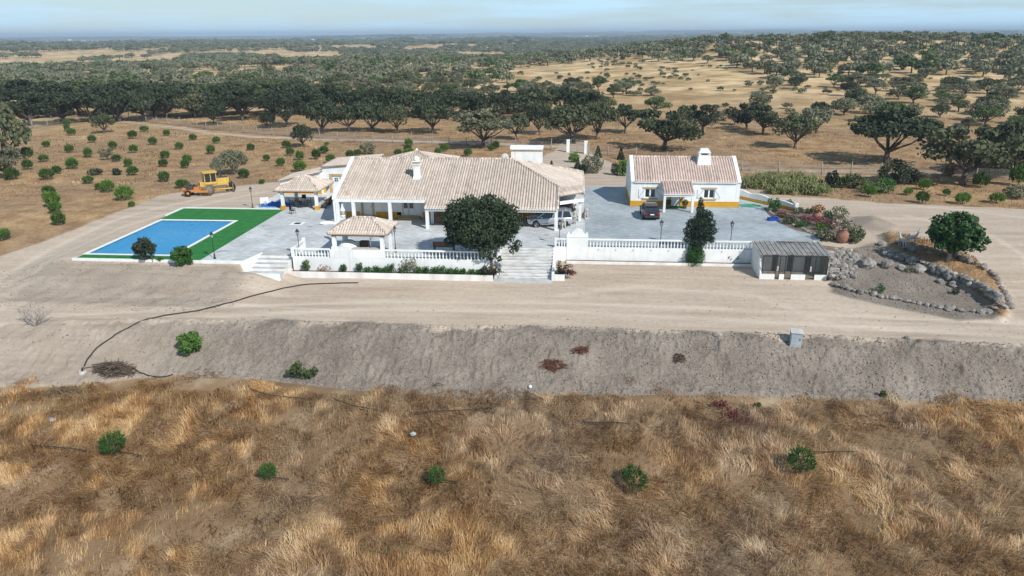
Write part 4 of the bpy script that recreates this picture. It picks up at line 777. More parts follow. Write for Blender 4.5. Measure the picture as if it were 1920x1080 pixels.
# ------------------------------------------------------------------ street lamps
def lamp(loc, label):
    t = thing('garden_lamp', label, 'lamp', loc, group='cast iron garden lamps')
    if LMP: 
        for n_, me_ in LMP: ob(n_, me_, None, t)
    else:
        for n_, mt, mb in (('pole', 'iron', MB().lathe([(0.13, 0), (0.13, 0.08), (0.08, 0.14), (0.075, 0.45), (0.05, 0.5), (0.035, 0.55), (0.03, 1.95), (0.05, 2.0), (0.03, 2.05)], n=8)),
                           ('lantern', 'lamp_glass', MB().lathe([(0.09, 2.06), (0.165, 2.38)], n=6, smooth=False)),
                           ('lantern_frame', 'iron', MB().lathe([(0.11, 2.03), (0.11, 2.06), (0.05, 2.06)], n=6, smooth=False).lathe([(0.2, 2.38), (0.2, 2.41), (0.1, 2.54), (0.06, 2.56), (0.06, 2.6), (0.015, 2.68)], n=6, smooth=False))):
            if n_ == 'lantern_frame':
                for k in range(6): mb.tube([(0.1 * math.cos(k * math.pi / 3), 0.1 * math.sin(k * math.pi / 3), 2.05), (0.178 * math.cos(k * math.pi / 3), 0.178 * math.sin(k * math.pi / 3), 2.39)], 0.012, 4)
            me_ = mb.mesh(n_); me_.materials.append(M[mt]); LMP.append((n_, me_)); ob(n_, me_, None, t)
LMP = []
for px_, py_, lb in ((474, 390, 'garden lamp behind the lawn, next to the dirt yard'), (403, 485, 'garden lamp at the front right corner of the green lawn'), (562, 479, 'garden lamp behind the left end of the terrace balustrade'), (742, 473, 'garden lamp behind the balustrade right of the barbecue pavilion'), (1049, 459, 'garden lamp between the broad steps and the scalloped wall panel'), (1238, 461, 'garden lamp behind the driveway balustrade left of the tall dark conifer'), (1369, 463, 'garden lamp behind the driveway balustrade right of the tall dark conifer')):
    p = P(px_, py_, 0); lamp((p[0], max(p[1], -1.7) if px_ > 410 and px_ < 800 else (max(p[1], 3.35) if px_ > 1000 else p[1]), 0), 'black ' + lb)
# ------------------------------------------------------------------ small things around the terrace
dr = wthing('drain_cover', 'dark square drain cover in a white patch of the paved patio', 'drain', (*P(558, 419)[:2], 0)); p = WROOT[dr.name]
MB().box(p.x - 0.7, p.x + 0.7, p.y - 0.7, p.y + 0.7, -0.05, 0.012).build('surround', 'coping', dr); MB().box(p.x - 0.35, p.x + 0.35, p.y - 0.35, p.y + 0.35, 0.012, 0.03).build('cover', 'iron', dr)
p = P(614, 420); rk = MB(); rk.ell((0, 0, 0.12), (0.9, 0.55, 0.22), 10, 6, noise=0.12, seed=3); tag(rk.build('white_slab', 'white_wall', None, loc=(p[0], p[1], 0)), 'flat white slab lying on the patio before the veranda corner', 'slab')
def patio_chair():
    t = []
    t.append(('seat', MB().box(-0.26, 0.26, -0.25, 0.25, 0.40, 0.44)))
    t.append(('backrest', MB().box(-0.26, 0.26, 0.22, 0.27, 0.5, 1.0)))
    for sx in (-1, 1):
        for sy in (-1, 1): t.append(('leg', MB().tube([(sx * 0.24, sy * 0.23, 0.42), (sx * 0.28, sy * 0.28, 0)], 0.02, 5)))
        t.append(('armrest', MB().box(sx * 0.27 - 0.03, sx * 0.27 + 0.03, -0.22, 0.25, 0.62, 0.66).tube([(sx * 0.27, -0.2, 0.62), (sx * 0.26, -0.22, 0.42)], 0.018, 5)))
    return [(n, b.mesh(n)) for n, b in t]
CH = patio_chair()
for _, me_ in CH: me_.materials.append(M['plastic_black'])
cw = []
for px_, py_, rz, lb in ((547, 386, 1.9, 'black garden chair left of the table under the gazebo'), (570, 380, 0.1, 'black garden chair behind the table under the gazebo'), (580, 386, -1.3, 'black garden chair right of the table under the gazebo'), (566, 390, 3.0, 'black garden chair before the table under the gazebo'), (549, 401, 2.4, 'black garden chair standing out on the patio before the gazebo')):
    p = P(px_, py_); t = thing('garden_chair', lb, 'chair', (p[0], p[1], 0), rz, 'black garden chairs by the gazebo')
    for n_, me_ in CH: ob(n_, me_, None, t)
p = P(565, 386); t = wthing('garden_table', 'dark garden table under the gazebo with black chairs round it', 'table', (p[0], p[1], 0))
MB().box(p[0] - 0.75, p[0] + 0.75, p[1] - 0.45, p[1] + 0.45, 0.72, 0.77).build('table_top', 'glass_dark', t)
for sx in (-1, 1):
    for sy in (-1, 1): MB().tube([(p[0] + sx * 0.6, p[1] + sy * 0.35, 0.72), (p[0] + sx * 0.68, p[1] + sy * 0.4, 0)], 0.03, 5).build('leg', 'plastic_black', t)
p = Vector((-24.6, 19.3, 0)); t = thing('garden_swing', 'brown slatted bench at the right side of the gazebo', 'bench', p, R(90))
MB().box(-1.0, 1.0, -0.3, 0.3, 0.4, 0.46).build('seat', 'wood_brown', t)
for k in range(4): MB().box(-1.0, 1.0, -0.34 - 0.03 * k, -0.3 - 0.03 * k, 0.55 + k * 0.14, 0.66 + k * 0.14).build('back_slat', 'wood_brown', t)
for sx in (-0.95, 0.95): MB().box(sx - 0.05, sx + 0.05, -0.35, 0.3, 0, 0.4).box(sx - 0.05, sx + 0.05, -0.5, -0.4, 0.3, 1.15).build('leg', 'iron', t)
for k, (px_, py_, rz, lb) in enumerate(((493, 386, 0.4, 'left white plastic chair beside the blue tarpaulin'), (503, 385, 1.0, 'right white plastic chair beside the blue tarpaulin'))):
    p = P(px_, py_); t = thing('plastic_chair', lb, 'chair', (p[0], p[1], 0), rz, 'white plastic chairs')
    for n_, me_ in CH:
        c = me_.copy(); c.materials.clear(); c.materials.append(M['plastic_white']); ob(n_, c, None, t)
p = P(519, 385); rd = random.Random(4); mb = MB()
n = 14; vs_ = []; fs_ = []
for i in range(n):
    for j in range(8):
        u, v = i / (n - 1) - 0.5, j / 7 - 0.5; e = math.cos(u * math.pi) * math.cos(v * math.pi)
        vs_.append((u * 3.4 + v * 0.8, v * 2.0, max(0.01, 0.45 * e * (0.5 + rd.random()))))
for i in range(n - 1):
    for j in range(7): fs_.append((i * 8 + j, (i + 1) * 8 + j, (i + 1) * 8 + j + 1, i * 8 + j + 1))
mb.add(vs_, fs_); tag(mb.build('tarpaulin', 'tarp_blue', None, loc=(p[0], p[1], 0.0)), 'crumpled blue tarpaulin lying left of the gazebo', 'tarpaulin')
# bench behind the balustrade, tiled red-brown top
p = P(832, 472); t = wthing('garden_bench', 'reddish brown slatted bench behind the terrace balustrade left of the big tree', 'bench', (p[0], p[1], 0)); p = Vector(p)
p.y = max(p.y, -1.0)
for k in range(6): MB().box(p.x - 1.05, p.x + 1.05, p.y + 0.1 - 0.02 * k, p.y + 0.14 - 0.02 * k, 0.42 + k * 0.1, 0.5 + k * 0.1).build('back_slat', 'terra_wood', t)
for k in range(4): MB().box(p.x - 1.05, p.x + 1.05, p.y + 0.14 + 0.13 * k, p.y + 0.25 + 0.13 * k, 0.4, 0.44).build('seat_slat', 'terra_wood', t)
for sx in (-0.95, 0.95): MB().box(p.x + sx - 0.04, p.x + sx + 0.04, p.y - 0.02, p.y + 0.06, 0, 0.95).box(p.x + sx - 0.04, p.x + sx + 0.04, p.y + 0.55, p.y + 0.63, 0, 0.4).build('leg', 'iron', t)
# things under the carport
p = P(828, 418); t = wthing('wooden_cabinet', 'reddish brown wooden cabinet under the carport left of the big tree', 'cabinet', (p[0], p[1], 0))
MB().box(p[0] - 0.55, p[0] + 0.55, p[1] - 0.3, p[1] + 0.3, 0.05, 0.75).build('body', 'terra_wood', t); MB().box(p[0] - 0.6, p[0] + 0.6, p[1] - 0.34, p[1] + 0.34, 0.75, 0.8).build('top', 'terracotta', t)
for sx in (-0.27, 0.27): MB().box(p[0] + sx - 0.24, p[0] + sx + 0.24, p[1] - 0.33, p[1] - 0.3, 0.1, 0.7).build('door', 'terra_wood', t)
p = P(813, 414); t = wthing('gas_bottle', 'orange red gas bottle under the carport beside the white column', 'gas bottle', (p[0], p[1], 0))
MB().lathe([(0.15, 0), (0.17, 0.05), (0.17, 0.75), (0.1, 0.88), (0.04, 0.9)], (p[0], p[1], 0), 10).build('cylinder', 'terracotta', t); MB().lathe([(0.1, 0.9), (0.1, 1.02), (0.08, 1.02)], (p[0], p[1], 0), 8).build('collar', 'iron', t)
# pots by the cottage door
def leafball(n, r, size, seed=0, flat=1.0):
    """loose ball of leaf faces around the origin -> arrays"""
    g = np.random.default_rng(seed); d = g.normal(size=(n, 3)); d /= np.linalg.norm(d, axis=1)[:, None]
    c = d * (r * (0.55 + 0.5 * g.random(n)))[:, None]; c[:, 2] *= flat
    return leaves(c, size, g, d)
def leaves(c, size, g, nrm=None, tintfn=None, asp=0.7):
    n = len(c); a = g.normal(size=(n, 3))
    if nrm is not None: a = a * 0.75 + nrm * 0.9
    a /= np.linalg.norm(a, axis=1)[:, None] + 1e-9
    u = np.cross(a, g.normal(size=(n, 3))); u /= np.linalg.norm(u, axis=1)[:, None] + 1e-9; v = np.cross(a, u)
    s = (size * (0.6 + 0.8 * g.random(n)))[:, None]
    V = np.stack([c - u * s, c - v * s * asp, c + u * s, c + v * s * asp], 1).reshape(-1, 3); F = np.arange(4 * n).reshape(n, 4)
    T = np.repeat(g.random(n) if tintfn is None else tintfn, 4); return V, F, T
for px_, py_, lb in ((1252, 390, 'small potted plant left of the cottage door'), (1284, 391, 'small potted plant right of the cottage door')):
    p = P(px_, py_); t = thing('potted_plant', lb, 'potted plant', (p[0], p[1], 0), group='pots beside the cottage door'); MB().lathe([(0.16, 0), (0.24, 0.35), (0.26, 0.35), (0.26, 0.4), (0.2, 0.4)], n=10).build('pot', 'terracotta', t)
    V, F, T = leafball(160, 0.42, 0.09, 5); ob('foliage', mesh_np('foliage', V + np.array([0, 0, 0.75]), F, T), 'leaf_hedge', t)
p = P(1405, 386); mb = MB(); pts = []; rd = random.Random(8)
for k in range(60): a = k * 0.55; r_ = 0.55 + 0.35 * math.sin(k * 0.37) ; pts.append((r_ * 1.6 * math.cos(a), r_ * 0.9 * math.sin(a), 0.03 + 0.04 * rd.random()))
pts += [(1.5 + 0.25 * k, -0.9 - 0.35 * math.sin(k * 0.8), 0.02) for k in range(9)]
tag(MB().tube(pts, 0.03, 5).build('garden_hose', 'hose_green', None, loc=(p[0], p[1], 0)), 'coiled green garden hose lying by the right corner of the cottage', 'hose')
p = P(1449, 413); t = thing('plastic_trough', 'blue plastic trough lying on the driveway beside the flower bed', 'trough', (p[0], p[1], 0), 0.2)
MB().taper(-0.55, 0.55, -0.3, 0.3, 0.0, 0.02, 0.02).build('bottom', 'boat_blue', t)
for x0, x1, y0, y1 in ((-0.55, 0.55, -0.3, -0.26), (-0.55, 0.55, 0.26, 0.3), (-0.55, -0.51, -0.26, 0.26), (0.51, 0.55, -0.26, 0.26)): MB().box(x0, x1, y0, y1, 0.02, 0.32).build('side', 'boat_blue', t)
# ------------------------------------------------------------------ trees
def oak_mesh(seed, Rr, Hh, th, nb, nl, ls, lean=0.9, flat=0.75, gap=1.0, skew=0.0):
    """umbrella crown of separate leaf clumps on a forked trunk"""
    g = np.random.default_rng(seed); rd = random.Random(seed); C = []; Nn = []; T = []; cent = []
    for k in range(nb):
        a = 2 * math.pi * (k * 0.618 + rd.random() * 0.15); rr = Rr * 0.8 * math.sqrt((k + 0.3) / nb) * rd.uniform(0.75, 1.12); br = Rr * rd.uniform(0.16, 0.36)
        zc = Hh - br * 0.8 - (rr / Rr) ** 2 * (Hh - th) * 0.5 - rd.random() * (Hh - th) * 0.22 * gap
        c = np.array([rr * math.cos(a) * (1 + skew) + skew * Rr * 0.25, rr * math.sin(a) * (1 - skew * 0.5), zc]); cent.append(c)
        d = g.normal(size=(nl, 3)); d /= np.linalg.norm(d, axis=1)[:, None]
        q = d * (br * (0.5 + 0.6 * g.random(nl) ** 0.7))[:, None]; q[:, 2] *= flat
        C.append(c + q); Nn.append(d); T.append(np.clip(0.25 + 0.25 * rd.random() + 0.5 * g.random(nl), 0, 1))
    C = np.concatenate(C); Nn = np.concatenate(Nn); V, F, Tt = leaves(C, ls, g, Nn, np.concatenate(T))
    crown = mesh_np('crown', V, F, Tt); crown.materials.append(M['leaf_oak'])
    mb = MB(); lx, ly = (rd.random() - 0.5) * lean, (rd.random() - 0.5) * lean; fk = Vector((lx * 0.6, ly * 0.6, th * 0.62)); r0 = Rr * 0.058
    mb.tube([(0, 0, -0.4), (lx * 0.1, ly * 0.1, th * 0.2), fk], [r0 * 1.35, r0, r0 * 0.85], 7)
    order = sorted(range(nb), key=lambda i: -np.hypot(*cent[i][:2])); pick = order[::max(1, nb // 9)][:9] + [order[-1]]
    for i in pick:
        c = Vector(cent[i]); md = fk.lerp(c, 0.5) + Vector(((rd.random() - .5) * 0.6, (rd.random() - .5) * 0.6, -0.12 * (c - fk).length + 0.2 * rd.random()))
        mb.tube([fk - Vector((0, 0, r0)), fk.lerp(md, 0.5) + Vector((0, 0, -0.1)), md, c], [r0 * 0.62, r0 * 0.5, r0 * 0.36, r0 * 0.12], 5)
    tm = mb.mesh('trunk'); tm.materials.append(M['bark']); return tm, crown
OH = [6.6, 7.2, 6.2, 7.6, 6.8, 7.0, 6.0, 6.4, 8.0, 5.6, 7.0]
OAKS = [oak_mesh(100 + k, 5.0, OH[k], [2.3, 2.6, 2.0, 2.8, 2.2, 2.7, 1.7, 2.2, 3.0, 1.4, 2.4][k], [17, 22, 13, 26, 18, 12, 20, 10, 24, 16, 15][k], [150, 130, 170, 120, 150, 170, 140, 190, 120, 150, 150][k], 0.25, gap=[1, 1.6, .8, 1.8, 1.2, 2.4, .9, 2.0, 2.2, 1.3, 2.6][k], flat=[.75, .6, .8, .55, .7, .6, .85, .6, .7, .65, .5][k], skew=[.0, .25, -.2, .1, .3, -.3, .1, .35, -.15, .2, -.35][k]) for k in range(11)]
def tree(name, label, cat, loc, meshes, sxy, sz, rz, leafm, group=None, bark=None):
    t = thing(name, label, cat, loc, rz, group); t.scale = (sxy, sxy, sz)
    tr, cr = meshes
    o = ob('trunk', tr, None, t)
    if bark: o.material_slots[0].link = 'OBJECT'; o.material_slots[0].material = M[bark]
    o = ob('crown', cr, None, t); o.material_slots[0].link = 'OBJECT'; o.material_slots[0].material = M[leafm]
    return t
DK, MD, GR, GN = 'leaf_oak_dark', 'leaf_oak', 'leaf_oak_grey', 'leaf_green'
TREES = []                                   # x, y occupied
rdT = random.Random(5); counts = {}
def oak_px(px_, py_, wpx, hpx, lm, label=None, group=None, var=None, bark=None):
    (X, Y, Z), t = G(px_, py_); wm = wpx * t / FPX * 1.0; hm = hpx * t / FPX * 1.0
    v = rdT.randrange(11) if var is None else var
    tr, cr = OAKS[v]; hv = OH[v] * 1.03
    TREES.append((X, Y, wm / 2))
    return tree('oak_tree', label, 'tree', (X, Y, Z), (tr, cr), wm / 10.2, hm / hv, rdT.random() * 6.3, lm, group, bark)
def nth(group_key):
    counts[group_key] = counts.get(group_key, -1) + 1; return ORD[counts[group_key]]
oak_px(8, 303, 92, 98, MD, 'large oak cut by the left edge of the picture behind the field'); oak_px(12, 335, 62, 58, GR, 'smaller grey oak at the left edge below the larger one')
ROWA = [(60, 236, 78, 62, DK), (118, 233, 74, 56, DK), (170, 230, 82, 58, DK), (225, 228, 82, 60, DK), (268, 226, 74, 62, DK), (314, 221, 98, 60, DK), (366, 221, 76, 56, MD), (455, 226, 88, 60, DK), (540, 238, 76, 66, DK), (605, 250, 80, 64, DK), (655, 247, 68, 52, DK), (700, 247, 74, 68, DK), (746, 249, 62, 56, MD), (812, 250, 90, 70, DK), (968, 262, 56, 54, MD), (1012, 252, 62, 60, DK), (1118, 262, 82, 74, MD), (1172, 250, 70, 58, DK), (1318, 250, 64, 62, DK), (1285, 246, 56, 50, MD)]  # belt rows: cloud shade is put into the leaf colour, no shadow falls here
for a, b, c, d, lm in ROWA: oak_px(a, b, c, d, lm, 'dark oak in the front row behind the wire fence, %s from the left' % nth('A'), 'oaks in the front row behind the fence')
oak_px(402, 234, 54, 44, DK, 'rounded dark oak standing before the row at the fence, left of centre'); oak_px(502, 241, 34, 28, DK, 'small bushy oak beside a fence post before the dark row')
oak_px(905, 278, 122, 78, GR, 'wide pale grey-green cork oak with forked trunk directly behind the farmhouse ridge', None, 3); oak_px(1076, 269, 122, 78, MD, 'spreading oak with leaning trunk beside the gate pillars', None, 1)
oak_px(1245, 281, 138, 84, DK, 'wide dark oak just behind the cottage chimney side, above its roof', None, 5)
oak_px(1660, 306, 158, 100, DK, 'tall spreading dark oak with bare trunk right of the cottage behind the fence', None, 3); oak_px(1803, 347, 168, 112, MD, 'large oak with twisting forked trunk at the right, before the fence', None, 5); oak_px(1895, 326, 130, 88, DK, 'dense dark oak cut by the right edge of the picture')
oak_px(1490, 278, 84, 66, MD, 'medium oak with slanting trunk alone on the dry slope right of the cottage', None, 0); oak_px(1430, 252, 80, 60, DK, 'oak with curved trunk above the right gable of the cottage'); oak_px(1400, 244, 70, 56, DK, 'oak left of the curved-trunk one above the cottage'); oak_px(1530, 250, 78, 56, GR, 'grey oak with slanted trunk behind the lone medium oak on the slope')
oak_px(195, 250, 42, 34, MD, 'small grey oak standing alone in the sapling field at the back left'); oak_px(569, 276, 50, 44, DK, 'dark round oak alone in the field above the gazebo'); oak_px(440, 327, 52, 46, GR, 'pale grey-leaved tree with pale trunks just behind the bulldozer', None, 6, 'bark_pale'); oak_px(412, 330, 32, 36, GR, 'thin pale half-bare tree left of the grey tree behind the bulldozer', None, 2, 'bark_pale'); oak_px(202, 300, 24, 22, GR, 'greyish bush among the pine saplings in the left field')
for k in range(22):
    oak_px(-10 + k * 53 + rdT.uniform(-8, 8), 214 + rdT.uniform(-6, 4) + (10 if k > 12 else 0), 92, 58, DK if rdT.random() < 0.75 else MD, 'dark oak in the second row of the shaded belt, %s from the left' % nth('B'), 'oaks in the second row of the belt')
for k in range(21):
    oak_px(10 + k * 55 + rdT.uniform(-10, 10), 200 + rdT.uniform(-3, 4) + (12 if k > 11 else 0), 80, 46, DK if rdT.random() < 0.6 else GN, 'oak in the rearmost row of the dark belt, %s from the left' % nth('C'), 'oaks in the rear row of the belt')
# woodland beyond: the nearest ones are trees of their own, the rest one mass
g = np.random.default_rng(77)
cand = []
def scatter(n, r0, r1, gseed):
    gg = np.random.default_rng(gseed); r = np.sqrt(gg.random(n) * (r1 * r1 - r0 * r0) + r0 * r0); a = (gg.random(n) - 0.5) * R(80) + R(5) + R(90)
    return CAM.x + r * np.cos(a), CAM.y + r * np.sin(a), r
def px_of(x, y, z):
    q = CM.inverted() @ Vector((x, y, z)); return 960 + FPX * q.x / -q.z, 540 - FPX * q.y / -q.z
xs, ys, rs = scatter(7500, 165, 620, 3)
dens = fbm(xs / 60, ys / 60, 91, 3); grid = {}
def far_enough(X, Y, dmin):
    gx_, gy_ = int(X // 12), int(Y // 12)
    for i in (-1, 0, 1):
        for j in (-1, 0, 1):
            for (a, b) in grid.get((gx_ + i, gy_ + j), ()):
                if (a - X) ** 2 + (b - Y) ** 2 < dmin * dmin: return False
    return True
def put(X, Y): grid.setdefault((int(X // 12), int(Y // 12)), []).append((X, Y))
for X, Y, _ in TREES: put(X, Y)
zs = H(xs, ys); keep = []
for i in np.argsort(rs):
    X, Y, r = xs[i], ys[i], rs[i]; u, v = px_of(X, Y, zs[i])
    if not -120 < u < 2040: continue
    onhill = u > 640 + max(0, (r - 170)) * 0.0
    if r < 205 and u < 1150: continue
    if r < 150 + (u - 1400) * 0.05 and u > 1380: continue
    if u > 1380 and r < 190 and dens[i] < 0.5: continue
    lim = 0.30
    if 760 < u < 1330 and r < 420: lim = 0.57 if v < 205 else 0.42       # open sandy slope
    elif u >= 1330: lim = 0.43 if r < 420 else 0.46
    elif u < 760: lim = 0.43
    if dens[i] + 0.25 * (g.random() - 0.5) < lim: continue
    if not far_enough(X, Y, 7.0 if u < 760 else (7.6 if r < 420 else 9.0)): continue
    put(X, Y); keep.append((r, X, Y, zs[i], u))
keep.sort()
NIND = 205
SPOT = [(110, 'at the far left'), (230, 'above the pool'), (330, 'left of the bulldozer'), (450, 'above the bulldozer'), (560, 'above the gazebo'), (660, 'above the left gable of the farmhouse'), (760, 'left of the slim chimney'), (880, 'right of the slim chimney'), (985, 'above the broad chimney'), (1090, 'above the gate'), (1200, 'left of the cottage'), (1300, 'above the cottage'), (1400, 'above the right gable of the cottage'), (1500, 'above the maize'), (1600, 'left of the tall oak'), (1700, 'above the tall oak'), (1800, 'above the forked oak'), (2200, 'at the far right')]
def spot(u): return next(s for lim, s in SPOT if u < lim)
labs = {0: 'oak in the sunlit wood', 1: 'oak on the sandy slope', 2: 'oak on the dry hillside'}
for k, (r, X, Y, Z, u) in enumerate(keep[:NIND]):
    zone = 0 if u < 760 else (1 if u < 1330 else 2); lm = g.choice([GR, MD, GN, DK], p=[0.42, 0.33, 0.15, 0.10]); s = g.uniform(0.5, 1.0) * (0.82 if u > 760 else 1.0)
    tint_w = {GR: 'grey-green', MD: 'olive green', GN: 'fresh green', DK: 'dark green'}[lm]
    tr_o = tree('oak_tree', ('nearer ' if r < 250 else 'middle distance ' if r < 310 else 'farther ') + tint_w + ' ' + labs[zone] + ', ' + spot(u), 'tree', (X, Y, Z - 0.1), OAKS[g.integers(11)], s, s * g.uniform(0.85, 1.1), g.random() * 6.3, lm, tint_w + ' ' + ['oaks in the sunlit wood', 'oaks on the sandy slope', 'oaks on the dry hillside'][zone])
# the rest: low-detail trees instanced on points
FAR = []
farcol = bpy.data.collections.new('far_tree_sources')
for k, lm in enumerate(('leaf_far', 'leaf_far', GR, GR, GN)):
    gg = np.random.default_rng(300 + k); C = []; Nn = []; T = []
    for b in range(9):
        a = b * 2.4; rr = 3.4 * math.sqrt(b / 9); c = np.array([rr * math.cos(a), rr * math.sin(a), 3.5 - 0.09 * rr * rr + gg.random() * 0.8]); d = gg.normal(size=(42, 3)); d /= np.linalg.norm(d, axis=1)[:, None]
        q = d * (1.7 * (0.6 + 0.45 * gg.random(42)))[:, None]; q[:, 2] *= 0.75; C.append(c + q); Nn.append(d); T.append(np.clip(0.2 + 0.3 * gg.random() + 0.5 * gg.random(42), 0, 1))
    V, F, T = leaves(np.concatenate(C), 0.62, gg, np.concatenate(Nn), np.concatenate(T))
    mb = MB().tube([(0, 0, -0.3), (0.1, 0, 1.6), (0.3, 0.2, 2.8)], [0.3, 0.24, 0.12], 5); o0 = len(V)
    quads = [f for f in mb.f if len(f) == 4]; V = np.concatenate([V, np.array(mb.v)]); F = np.concatenate([F, np.array(quads) + o0]); T = np.concatenate([T, np.full(len(mb.v), 0.3)])
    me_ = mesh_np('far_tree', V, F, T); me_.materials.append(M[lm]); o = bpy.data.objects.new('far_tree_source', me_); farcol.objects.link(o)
pts = [(X, Y, Z, g.uniform(0.65, 1.05)) for r, X, Y, Z, u in keep[NIND:]]
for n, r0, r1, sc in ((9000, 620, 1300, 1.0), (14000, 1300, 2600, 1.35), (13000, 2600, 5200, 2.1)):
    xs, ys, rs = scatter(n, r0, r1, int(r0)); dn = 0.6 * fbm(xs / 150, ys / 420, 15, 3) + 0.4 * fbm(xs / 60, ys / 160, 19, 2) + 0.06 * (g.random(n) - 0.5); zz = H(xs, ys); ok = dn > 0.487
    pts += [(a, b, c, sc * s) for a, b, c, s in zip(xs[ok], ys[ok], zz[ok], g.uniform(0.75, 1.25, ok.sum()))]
for n, r0, r1 in ((3800, 190, 700),):           # low scrub between the trees
    xs, ys, rs = scatter(n, r0, r1, 9); zz = H(xs, ys); ok = (fbm(xs / 25, ys / 25, 88, 3) > 0.5) & ((xs > 20) | (rs > 240))
    pts += [(a, b, c - 0.6 * s, s) for a, b, c, s in zip(xs[ok], ys[ok], zz[ok], g.uniform(0.14, 0.34, ok.sum()))]
pts = np.array(pts)
pm = bpy.data.meshes.new('distant_woodland'); pm.vertices.add(len(pts)); pm.vertices.foreach_set('co', pts[:, :3].astype(np.float32).ravel())
a = pm.attributes.new('scl', 'FLOAT', 'POINT'); a.data.foreach_set('value', pts[:, 3].astype(np.float32)); a = pm.attributes.new('pick', 'INT', 'POINT'); a.data.foreach_set('value', g.integers(0, 5, len(pts)).astype(np.int32)); a = pm.attributes.new('rot', 'FLOAT', 'POINT'); a.data.foreach_set('value', (g.random(len(pts)) * 6.28).astype(np.float32))
fw = ob('distant_woodland', pm, None, kind='stuff'); tag(fw, 'wide woodland of scattered oaks reaching to the horizon', 'woodland')
ng = bpy.data.node_groups.new('scatter_trees', 'GeometryNodeTree'); ng.interface.new_socket('Geometry', in_out='INPUT', socket_type='NodeSocketGeometry'); ng.interface.new_socket('Geometry', in_out='OUTPUT', socket_type='NodeSocketGeometry')
gi = ng.nodes.new('NodeGroupInput'); go = ng.nodes.new('NodeGroupOutput'); ip = ng.nodes.new('GeometryNodeInstanceOnPoints'); ci = ng.nodes.new('GeometryNodeCollectionInfo'); ci.inputs['Collection'].default_value = farcol; ci.inputs['Separate Children'].default_value = True; ci.inputs['Reset Children'].default_value = True
def na(nm, ty):
    n = ng.nodes.new('GeometryNodeInputNamedAttribute'); n.data_type = ty; n.inputs['Name'].default_value = nm; return n.outputs['Attribute']
cx = ng.nodes.new('ShaderNodeCombineXYZ'); ng.links.new(na('rot', 'FLOAT'), cx.inputs['Z'])
ng.links.new(gi.outputs[0], ip.inputs['Points']); ng.links.new(ci.outputs[0], ip.inputs['Instance']); ip.inputs['Pick Instance'].default_value = True; ng.links.new(na('pick', 'INT'), ip.inputs['Instance Index']); ng.links.new(na('scl', 'FLOAT'), ip.inputs['Scale']); ng.links.new(cx.outputs[0], ip.inputs['Rotation']); ng.links.new(ip.outputs[0], go.inputs[0])
md = fw.modifiers.new('scatter', 'NODES'); md.node_group = ng
print('trees', len(keep), 'stuff', len(pts))
# ------------------------------------------------------------------ feature trees and garden plants
def blob_tree(name, label, loc, blobs, nl, ls, leafm, trunk=None, bark='bark', seed=1, cat='tree', asp=0.7, up=0.0, group=None):
    """crown of leaf faces round given clumps (x, y, z, rx, ry, rz); trunk = list of (path, radii)"""
    g = np.random.default_rng(seed); C = []; Nn = []; T = []; tot = sum(b[3] * b[4] + b[5] * (b[3] + b[4]) / 2 for b in blobs)
    for b in blobs:
        n = max(20, int(nl * (b[3] * b[4] + b[5] * (b[3] + b[4]) / 2) / tot)); d = g.normal(size=(n, 3)); d /= np.linalg.norm(d, axis=1)[:, None]
        # lumpy shell: radius modulated by direction so that the outline is uneven
        lump = 0.84 + 0.16 * np.sin(d[:, 0] * 7 + b[0] * 3) * np.sin(d[:, 1] * 8 + b[1]) + 0.10 * np.sin(d[:, 2] * 11 + b[2] * 5)
        q = d * np.array(b[3:6]) * (lump * (0.62 + 0.42 * g.random(n) ** 0.6))[:, None]
        C.append(np.array(b[:3]) + q); Nn.append(d + np.array([0, 0, up])); T.append(np.clip(0.15 + 0.3 * g.random() + 0.55 * g.random(n), 0, 1))
    V, F, T = leaves(np.concatenate(C), ls, g, np.concatenate(Nn), np.concatenate(T), asp)
    t = thing(name, label, cat, loc, group=group)
    if trunk:
        mb = MB()
        for path, rad in trunk: mb.tube(path, rad, 7)
        mb.build('trunk', bark, t)
    ob('crown', mesh_np('crown', V, F, T), leafm, t); return t
def rblobs(seed, n, c, ext, r, zflat=0.85):
    rd = random.Random(seed); o = []
    for k in range(n):
        a = 2.39996 * k + rd.random(); ph = math.acos(1 - 2 * (k + 0.5) / n); s = 0.72 + 0.15 * rd.random()
        rr = r * (0.8 + 0.4 * rd.random()); o.append((c[0] + ext[0] * s * math.sin(ph) * math.cos(a), c[1] + ext[1] * s * math.sin(ph) * math.sin(a), c[2] + ext[2] * s * math.cos(ph), rr, rr, rr * zflat))
    return o
bt = rblobs(3, 60, (-0.3, 0.2, 4.55), (3.75, 3.4, 2.35), 0.95) + [(-0.3, 0.2, 4.5, 3.4, 3.1, 2.2), (-0.3, -0.8, 3.0, 2.6, 1.6, 0.9), (2.9, -1.6, 2.5, 0.6, 0.6, 0.5), (3.3, -1.8, 3.1, 0.5, 0.5, 0.4), (-3.0, -1.0, 3.0, 0.8, 0.8, 0.6), (0.2, -1.8, 2.2, 0.6, 0.6, 0.6), (0.9, -1.6, 1.9, 0.5, 0.5, 0.5), (1.5, -1.2, 1.5, 0.35, 0.35, 0.35)]
blob_tree('carob_tree', 'large round dark green tree rising over the terrace balustrade beside the broad steps', (-2.5, -0.9, -1.2), bt, 25000, 0.115, 'leaf_laurel', [([(0.9, -1.4, -0.2), (0.8, -1.3, 1.4), (0.3, -0.6, 2.6), (-0.2, 0, 4.2)], [0.16, 0.13, 0.13, 0.06]), ([(0.8, -1.3, 1.3), (-0.4, -0.9, 2.2), (-1.8, -0.4, 3.6)], [0.09, 0.09, 0.04]), ([(0.75, -1.2, 1.5), (1.6, -0.9, 2.7), (2.4, -0.6, 4)], [0.09, 0.07, 0.03])], seed=5)
